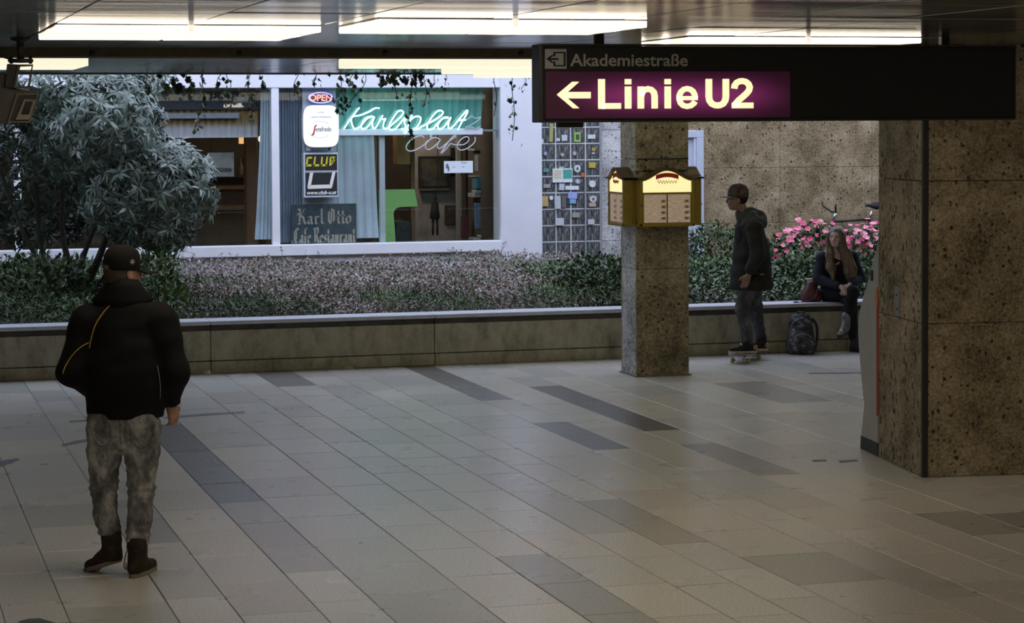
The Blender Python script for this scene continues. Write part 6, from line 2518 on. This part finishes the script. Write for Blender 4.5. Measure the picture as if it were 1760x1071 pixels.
# cap
M_CAP = cloth('black_cap_cloth', (.006, .006, .0065), .85)
cp_ = MB()
Mh = Matrix(((Am[0][0], Am[0][1], Am[0][2], 0), (Am[1][0], Am[1][1], Am[1][2], 0), (Am[2][0], Am[2][1], Am[2][2], 0), (0, 0, 0, 1)))


def cap(root, P, Mh, c, sc, mat, bmat, tilt=0.0, flat=1.0, brim_len=.085, brim_up=0.0, name='cap'):
    T = Matrix.Translation(Vector(c)) @ Mh @ Matrix.Scale(sc, 4) @ Matrix.Rotation(tilt, 4, 'X')
    prof = [(.0, .128), (.03, .126), (.06, .115), (.082, .095), (.095, .065), (.0985, .03), (.0975, .0), (.0955, -.012), (.090, -.012), (.090, .03), (.07, .09), (.0, .118)]
    o_ = MB().lathe(prof, 36, T, .94, 1.08).build(name, mat, root)
    vs, fs = [], []
    N = 18
    for lay in (0, 1):
        for k in range(N + 1):
            a = R(28) + (PI - 2 * R(28)) * k / N
            bl_ = brim_len * math.sin(a) ** .6
            x, y = .0965 * .94 * math.cos(a), .0965 * 1.08 * math.sin(a)
            for t in (0, .5, 1):
                f = t * bl_
                vs.append(T @ Vector((x * (1 + .10 * t), y + f, -.006 - lay * .006 - .012 * t + brim_up * t - .012 * (x / .09) ** 2 * t)))
    for lay in (0, 1):
        for k in range(N):
            for t in (0, 1):
                q = lay * (N + 1) * 3 + k * 3 + t
                fs.append((q, q + 1, q + 4, q + 3))
    for k in range(N):
        q = k * 3 + 2
        w = (N + 1) * 3
        fs.append((q, q + 3, q + 3 + w, q + w))
    MB().add(vs, fs, True).build('brim', bmat, o_)
    MB().ball(T @ Vector((0, 0, .128)), .006 * sc, 8, 6).build('button', mat, o_)
    return o_, T


co, TC_ = cap(man, Pm, Mh, Pm(0, -.008, .022), 1.0, M_CAP, M_CAP, R(-3), brim_len=.10)
# adjuster strap at the back of the cap and a pale maple-like emblem at its side
st_ = MB()
for k in range(9):
    a = -PI / 2 + (k - 4) * .085
    x, y = .0995 * .94 * math.cos(a), .0995 * 1.08 * math.sin(a)
    st_.v += [tuple(TC_ @ Vector((x, y, -.008))), tuple(TC_ @ Vector((x, y, .014)))]
for k in range(8):
    st_.f.append([2 * k, 2 * k + 2, 2 * k + 3, 2 * k + 1])
    st_.s.append(True)
st_.build('adjuster_strap', plain('grey_strap', (.14, .13, .12), .7), co)
em = MB()
pts = []
for k in range(14):
    rr_ = .019 if k % 2 == 0 else .008
    a = 2 * PI * k / 14 + PI / 2
    pts.append((rr_ * math.cos(a), rr_ * math.sin(a)))
ctr = []
for (x, z) in pts + [(0, 0)]:
    an = R(5) + x / .1
    ctr.append(TC_ @ Vector((.1005 * .94 * math.cos(an), .1005 * 1.08 * math.sin(an), .036 + z)))
em.add(ctr, [(k, (k + 1) % 14, 14) for k in range(14)])
em.build('cap_emblem', plain('pale_thread', (.34, .32, .27), .8), co)
# ------------------------------------------------------------------ standing youth on the skateboard (profile, facing left)
DK = .092      # deck height
sp = on_z(1293, 622)
you = empty('person', (8.735, 21.50, 0), CAMROT)
tag(you, 'youth in dark hooded parka and camouflage cap standing on a skateboard, in profile', 'person')
FW = (-1, .0, 0)
b = Sdf((-.34, -.36, .08), (.36, .36, 1.86), .0075)
hc = (-.125, .03, 1.665)
b.cone((.02, .03, .90), (.0, .03, 1.36), .115, .125, .05, (.85, 1.15, 1))
b.cone((.02, -.15, 1.37), (.02, .21, 1.37), .06, .06, .05)
b.chain([(.0, .03, 1.40), (-.04, .03, 1.49), (-.085, .03, 1.60)], [.055, .05, .052], .03)
HN, HF = (.0, -.06, .90), (.03, .13, .90)
KN_, KF = (-.085, -.09, .555), (.075, .15, .56)
AN, AF = (-.03, -.09, .185), (.135, .15, .185)
b.chain([HN, KN_, AN], [.08, .052, .036], .03)
b.chain([HF, KF, AF], [.08, .052, .036], .03)
b.cone(AN, (-.14, -.10, DK + .04), .035, .03, .02)
b.cone(AF, (.02, .14, DK + .04), .035, .03, .02)
SN, EN, WN = (.035, -.165, 1.375), (.060, -.225, 1.10), (-.035, -.235, .905)
SF, EF, WF = (.035, .23, 1.375), (.05, .28, 1.10), (-.05, .27, .90)
b.chain([SN, EN, WN], [.05, .04, .028], .03)
b.chain([SF, EF, WF], [.05, .04, .028], .03)
hand(b, WN, (-.35, .0, -.9), (.0, .9, -.1), (-.8, 0, .2), .35, .98)
hand(b, WF, (-.35, .0, -.9), (.0, -.9, -.1), (-.8, 0, .2), .35, .98)
Py, Ay = head(b, hc, (-1, -.05, -.06), sc=1.0)
b.build('body', M_SKIN2, you)
eyes(Py, Ay, you, 1.0, M_IRIS)
face_marks(Py, you, 1.0, M_IRIS, plain('brown_lips', (.20, .09, .07), .5))
hr = Sdf((-.3, -.12, 1.52), (.06, .2, 1.8), .006)
hr.ell(Py(0, -.030, .018), vec(.083, .085, .085), .01, Ay)
hr.ell(Py(0, .13, -.02), vec(.14, .11, .2), 'sub', Ay)
hr.cut_below(1.585)
hr.build('hair', cloth('black_hair', (.012, .010, .009), .7), you)


def camo():
    m, n, l, b_ = nt('camouflage_cap_cloth')
    t = noise(n, l, 26, 3, .6)
    r = ramp(n, [(.40, (.025, .018, .012)), (.47, (.085, .055, .038)), (.55, (.05, .045, .025)), (.62, (.20, .14, .10))])
    r.color_ramp.interpolation = 'CONSTANT'
    l.new(t.outputs['Fac'], r.inputs['Fac'])
    l.new(r.outputs['Color'], b_.inputs['Base Color'])
    b_.inputs['Roughness'].default_value = .9
    return m


Mhy = Matrix(((Ay[0][0], Ay[0][1], Ay[0][2], 0), (Ay[1][0], Ay[1][1], Ay[1][2], 0), (Ay[2][0], Ay[2][1], Ay[2][2], 0), (0, 0, 0, 1)))
cap(you, Py, Mhy, Py(0, -.012, .028), 1.04, camo(), cloth('mauve_brim_cloth', (.16, .13, .125), .85), R(4), brim_len=.075, brim_up=.008)
# parka
M_PARKA = cloth('dark_olive_parka', (.021, .021, .017), .85, .35, 12)
j = Sdf((-.34, -.38, .68), (.40, .40, 1.52), .0072)
j.cone((.02, .03, .80), (.025, .03, 1.10), .215, .175, .03, (1, .92, 1))
j.cone((.025, .03, 1.10), (.02, .03, 1.36), .175, .135, .05, (.98, 1.15, 1))
j.cone((.02, -.13, 1.385), (.02, .19, 1.385), .078, .078, .06)
j.chain([SN, EN, (-.015, -.235, .955)], [.088, .076, .058], .02)
j.chain([SF, EF, (-.03, .275, .95)], [.088, .076, .058], .02)
j.cone((-.10, .03, .76), (-.07, .03, 1.2), .09, .075, .05)
j.cone((.10, .03, .80), (.13, .03, 1.2), .13, .055, .06)
j.wrinkle(.003, 9, 9, 24, 2.2)
# open front showing the dark shirt
j.cone((-.27, .03, .70), (-.19, .03, 1.42), .055, .045, 'sub', (1, 1, 1))
j.cut_below(.735)
jo2 = j.build('parka', M_PARKA, you)
sh_ = Sdf((-.26, -.2, .78), (.2, .26, 1.50), .008)
sh_.cone((-.03, .03, .86), (-.02, .03, 1.34), .145, .13, .05, (1, 1.0, 1))
sh_.cone((-.02, .03, 1.34), (-.055, .03, 1.50), .10, .062, .04)
sh_.build('shirt', cloth('charcoal_shirt', (.020, .019, .021), .9), you)
hd = Sdf((-.2, -.22, 1.28), (.3, .3, 1.62), .0065)
hd.ell((.075, .03, 1.425), (.115, .155, .085), .04)
hd.cone((-.03, -.055, 1.44), (.03, -.06, 1.50), .035, .045, .04)
hd.cone((-.03, .115, 1.44), (.03, .12, 1.50), .035, .045, .04)
hd.cone((-.075, -.085, 1.40), (.06, -.115, 1.46), .034, .045, .04)
hd.cone((-.075, .145, 1.40), (.06, .175, 1.46), .034, .045, .04)
hd.cone((.025, .03, 1.53), (.10, .03, 1.49), .05, .065, .05)
hd.ell((-.075, .03, 1.54), (.085, .068, .10), 'sub')
hd.cone((-.035, .03, 1.43), (-.055, .03, 1.505), .092, .084, .03, (1, .95, 1))
hd.cone((-.05, .03, 1.45), (-.075, .03, 1.56), .058, .066, 'sub')
hd.wrinkle(.003, 14, 12, 40, 1.1)
hd.build('hood', cloth('grey_hood_lining', (.062, .061, .060), .9), you)
MB().bbox((-.03, -.245, .91), (.06, -.205, .955), .01).build('pocket_flap', M_PARKA, you)
MB().box((.075, -.262, .905), (.125, -.25, .917)).build('orange_tag', plain('orange_tag', (.35, .12, .04), .7), you)
# jeans
g = Sdf((-.28, -.26, .14), (.32, .34, .98), .0072)
g.cone((.02, .03, .94), (.02, .03, .86), .15, .155, .03, (.85, 1.05, 1))
g.chain([(.0, -.05, .82), KN_, (-.045, -.09, .33), (-.03, -.09, .215)], [.098, .074, .060, .060], .02)
g.chain([(.03, .12, .82), KF, (.11, .15, .33), (.135, .15, .215)], [.098, .074, .058, .058], .02)
g.wrinkle(.0022, 14, 12, 50, .4)
g.build('jeans', jeans_mat('dark_grey_denim', (.030, .030, .034), (.062, .062, .068), (.13, .13, .14)), you)
M_SNK = cloth('black_sneaker', (.015, .014, .015), .7)
M_SNS = plain('cream_sole', (.42, .38, .30), .6)
M_WHL = plain('white_laces', (.58, .58, .62), .6)


def sneaker(ank, toe, heel):
    o_ = boot('sneaker', ank, toe, heel, you, .13, .98, M_SNK, M_SNS)
    a, t = vec(*ank), vec(*toe)
    for k in range(4):
        f = .25 + .16 * k
        c = a * (1 - f) + t * f + vec(0, 0, .048 - .022 * k)
        MB().tube([c + vec(0, -.035, -.004), c + vec(-.008, 0, .012), c + vec(0, .035, -.004)], .0055, 5).build('lace', M_WHL, o_)
    h_ = vec(*heel)
    MB().bbox(tuple(h_ + vec(.0, -.042, .035)), tuple(h_ + vec(.046, .042, .075)), .008).build('orange_heel_patch', plain('orange_suede', (.42, .20, .05), .8), o_)
    return o_


sneaker((-.03, -.09, .195), (-.185, -.105, DK + .004), (.025, -.085, DK + .004))
sneaker((.135, .15, .195), (-.02, .135, DK + .004), (.165, .155, DK + .004))

# ------------------------------------------------------------------ seated young woman
wo_ = on_v(1437, 520, 22.16)
wom = empty('person', (10.03, 22.17, 0), CAMROT)
tag(wom, 'young woman with very long hair sitting on the planter wall with crossed legs', 'person')
hc = (-.030, -.045, 1.225)
b = Sdf((-.32, -.42, -.01), (.38, .34, 1.38), .0075)
b.cone((-.02, .16, .66), (-.01, .06, 1.00), .115, .115, .05, (1.15, .8, 1))
b.cone((-.14, .04, 1.02), (.12, .04, 1.02), .05, .05, .05)
b.chain([(-.01, .03, 1.03), (-.02, .0, 1.09), (-.028, -.03, 1.16)], [.05, .044, .046], .03)
h1, h2 = (-.09, .15, .60), (.06, .15, .60)
k1, k2 = (.115, -.20, .645), (.10, -.17, .555)        # crossed leg over the resting leg
a1, a2 = (.035, -.24, .30), (.155, -.14, .085)
b.chain([h1, k1, a1], [.08, .052, .034], .03)
b.chain([h2, k2, a2], [.08, .052, .034], .03)
b.cone(a1, (-.02, -.34, .235), .034, .026, .02)
b.cone(a2, (.25, -.22, .03), .034, .026, .02)
s1, e1, w1_ = (-.165, .05, 1.00), (-.215, .02, .77), (.0, -.20, .70)
s2, e2, w2_ = (.150, .05, 1.00), (.225, .02, .78), (.09, -.19, .72)
b.chain([s1, e1, w1_], [.045, .036, .024], .03)
b.chain([s2, e2, w2_], [.045, .036, .024], .03)
hand(b, w1_, (.55, -.35, -.55), (.3, .6, -.6), (.1, -.4, .8), .45, .92)
hand(b, w2_, (-.55, -.35, -.65), (-.3, .6, -.5), (-.1, -.4, .8), .45, .92)
Pw, Aw = head(b, hc, (-.42, -.90, -.04), up=(.06, .0, 1), sc=.95, ears=False)
b.build('body', M_SKIN3, wom)
eyes(Pw, Aw, wom, .95, M_IRIS)
face_marks(Pw, wom, .95, plain('brown_brow', (.07, .045, .03), .8), plain('rose_lips', (.36, .13, .12), .45))


def hair_mat():
    m, n, l, b_ = nt('long_fair_brown_hair')
    t = noise(n, l, 16, 4, .6, stretch=(6, 6, .35))
    r = ramp(n, [(.3, (.045, .030, .018)), (.55, (.14, .10, .06)), (.75, (.28, .21, .13))])
    l.new(t.outputs['Fac'], r.inputs['Fac'])
    l.new(r.outputs['Color'], b_.inputs['Base Color'])
    b_.inputs['Roughness'].default_value = .45
    bump(n, l, b_, t.outputs['Fac'], .6, .006)
    return m


h = Sdf((-.24, -.24, .66), (.26, .2, 1.38), .006)
h.ell(Pw(0, -.018, .034), vec(.086, .098, .086) * .96, .01, Aw)
h.ell(Pw(0, -.035, -.03), vec(.088, .075, .11) * .96, .03, Aw)
# two long curtains in front of the shoulders, one behind
h.chain([Pw(-.066, .030, .03), Pw(-.080, .02, -.06), (.085, -.075, 1.02), (.13, -.085, .88), (.16, -.10, .745)], [.030, .036, .048, .050, .020], .025, (1, .7, 1))
h.chain([Pw(-.05, .0, -.10), (.06, -.06, 1.00), (.08, -.085, .86), (.095, -.10, .76)], [.035, .042, .042, .016], .025, (1, .7, 1))
h.chain([Pw(.066, .030, .03), Pw(.080, .02, -.06), (-.105, -.075, 1.04), (-.095, -.09, .90), (-.07, -.105, .77)], [.030, .034, .042, .044, .018], .025, (1, .7, 1))
h.chain([Pw(0, -.06, -.05), (.0, .09, 1.02), (.01, .12, .86)], [.07, .09, .07], .04, (1.2, .6, 1))
h.wrinkle(.0022, 60, 50, 7, .5)
# face opening
h.ell(Pw(0, .105, -.035), vec(.050, .075, .090), 'sub', Aw)
h.build('hair', hair_mat(), wom)
M_WJ = cloth('dark_navy_jacket', (.013, .014, .020), .8, .3, 12)
j = Sdf((-.34, -.30, .52), (.36, .34, 1.14), .0068)
j.cone((-.02, .16, .60), (-.01, .08, .98), .145, .132, .04, (1.12, .82, 1))
j.cone((-.13, .05, 1.01), (.115, .05, 1.01), .066, .066, .05)
j.chain([s1, e1, (-.03, -.165, .71)], [.070, .060, .044], .02)
j.chain([s2, e2, (.115, -.155, .725)], [.070, .060, .044], .02)
j.cone((-.03, .0, 1.08), (-.03, -.02, 1.14), .05, .05, 'sub')
j.wrinkle(.0026, 12, 12, 32, 3.1)
j.build('jacket', M_WJ, wom)
M_WT = cloth('black_trousers', (.010, .009, .011), .85)
g = Sdf((-.24, -.36, .12), (.30, .34, .80), .0068)
g.cone((-.085, .17, .60), (.065, .17, .60), .10, .10, .04)
g.chain([(-.085, .14, .605), k1, (.065, -.225, .42)], [.098, .072, .052], .02)
g.chain([(.06, .14, .600), k2, (.135, -.15, .17)], [.098, .072, .052], .02)
g.wrinkle(.002, 14, 12, 40, .9)
g.build('trousers', M_WT, wom)
M_WB = cloth('scuffed_grey_boot_leather', (.13, .125, .13), .55, .5, 16, .5)
boot('ankle_boot', (.045, -.235, .325), (-.035, -.365, .185), (.055, -.225, .225), wom, .17, .86, M_WB, M_BLACK)
boot('ankle_boot', (.150, -.145, .115), (.275, -.235, .003), (.135, -.125, .003), wom, .17, .86, cloth('dark_boot_leather', (.03, .028, .03), .6), M_BLACK)
MB().tube([Vector((-.16, -.05, .98)), Vector((-.15, -.08, .86)), Vector((-.14, -.04, .70))], .006, 5).build('bag_strap', M_WT, wom)

# ------------------------------------------------------------------ backpack on the floor
bp_ = on_z(1374, 608)
bpk = empty('backpack', (bp_.x, 21.98, 0), CAMROT)
tag(bpk, 'patterned grey and black backpack leaning against the planter wall', 'backpack')


def pattern_cloth():
    m, n, l, b_ = nt('grey_patterned_cloth')
    t = noise(n, l, 16, 3, .6)
    r = ramp(n, [(.38, (.012, .012, .016)), (.48, (.06, .055, .065)), (.56, (.03, .03, .035)), (.64, (.22, .21, .23))])
    l.new(t.outputs['Fac'], r.inputs['Fac'])
    l.new(r.outputs['Color'], b_.inputs['Base Color'])
    b_.inputs['Roughness'].default_value = .8
    return m


M_BP = pattern_cloth()
s = Sdf((-.24, -.2, -.01), (.24, .22, .50), .0065)
s.cone((0, .02, .10), (0, .05, .30), .165, .125, .03, (1, .62, 1))
s.ell((0, -.075, .14), (.12, .06, .11), .03)
s.ell((0, .03, .36), (.10, .07, .07), .04)
s.cut_below(.004)
s.wrinkle(.003, 18, 15, 30, .2)
s.build('bag_body', M_BP, bpk)
MB().tube([(-.04, .03, .41), (-.03, .02, .445), (.03, .02, .445), (.04, .03, .41)], .010, 7).build('carry_loop', M_BLACK, bpk)
MB().tube(spline([(-.135, -.045, .10), (-.125, -.05, .25), (-.09, -.045, .34), (0, -.045, .385), (.09, -.045, .34), (.125, -.05, .25), (.135, -.045, .10)], 5), .005, 6).build('zip', plain('pale_zip', (.20, .20, .22), .4, .4), bpk)
MB().tube(spline([(-.10, -.125, .18), (-.05, -.138, .215), (0, -.14, .225), (.05, -.138, .215), (.10, -.125, .18)], 4), .0045, 6).build('pocket_zip', MATS['pale_zip'], bpk)
MB().tube(spline([(.11, .0, .38), (.165, .03, .30), (.17, .03, .15), (.14, .03, .04)], 5), .014, 6).build('shoulder_strap', M_BLACK, bpk)

# ------------------------------------------------------------------ handbag on the coping beside the woman
hb0 = on_v(1396, 516, 22.32)
hb = empty('handbag', (hb0.x, 22.36, .52), CAMROT)
tag(hb, 'dark red handbag with pale lining on the coping beside the woman', 'handbag')
M_HB = cloth('dark_red_leather', (.10, .030, .032), .5, .35, 14, .4)
s = Sdf((-.16, -.12, -.01), (.16, .12, .30), .006)
s.cone((-.04, 0, .05), (.05, 0, .05), .070, .075, .02, (1, .75, 1))
s.cone((.0, 0, .06), (.02, .0, .20), .085, .055, .03, (1, .65, 1))
s.ell((.01, 0, .27), (.06, .035, .06), 'sub')
s.cut_below(.002)
s.wrinkle(.002, 22, 20, 30, .4)
s.build('bag_body', M_HB, hb)
MB().lathe([(.05, .225), (.075, .24), (.078, .25), (.06, .245), (.05, .20)], 18, Matrix.Translation((.015, 0, 0)), 1.0, .6).build('pale_lining', plain('cream_lining', (.42, .38, .34), .8), hb)
MB().tube(spline([(-.06, -.05, .17), (-.10, -.075, .10), (-.12, -.08, .03), (-.05, -.08, .015), (.04, -.075, .06), (.07, -.06, .15)], 5), .008, 6).build('strap', M_HB, hb)
ph = on_v(1372, 517, 22.3)
mk = empty('keys', (ph.x, 22.30, .52), .4)
tag(mk, 'small dark bunch of keys lying on the coping left of the handbag', 'keys')
MB().tube([(.018 * math.cos(2 * PI * k / 12), .018 * math.sin(2 * PI * k / 12), .004) for k in range(12)], .003, 5, closed=True).build('key_ring', M_BLACK, mk)
MB().bbox((.016, -.008, .0), (.07, .008, .006), .001).build('key', M_CHROME, mk)
MB().bbox((-.065, -.012, .0), (-.015, .012, .014), .003).build('fob', M_BLACK, mk)
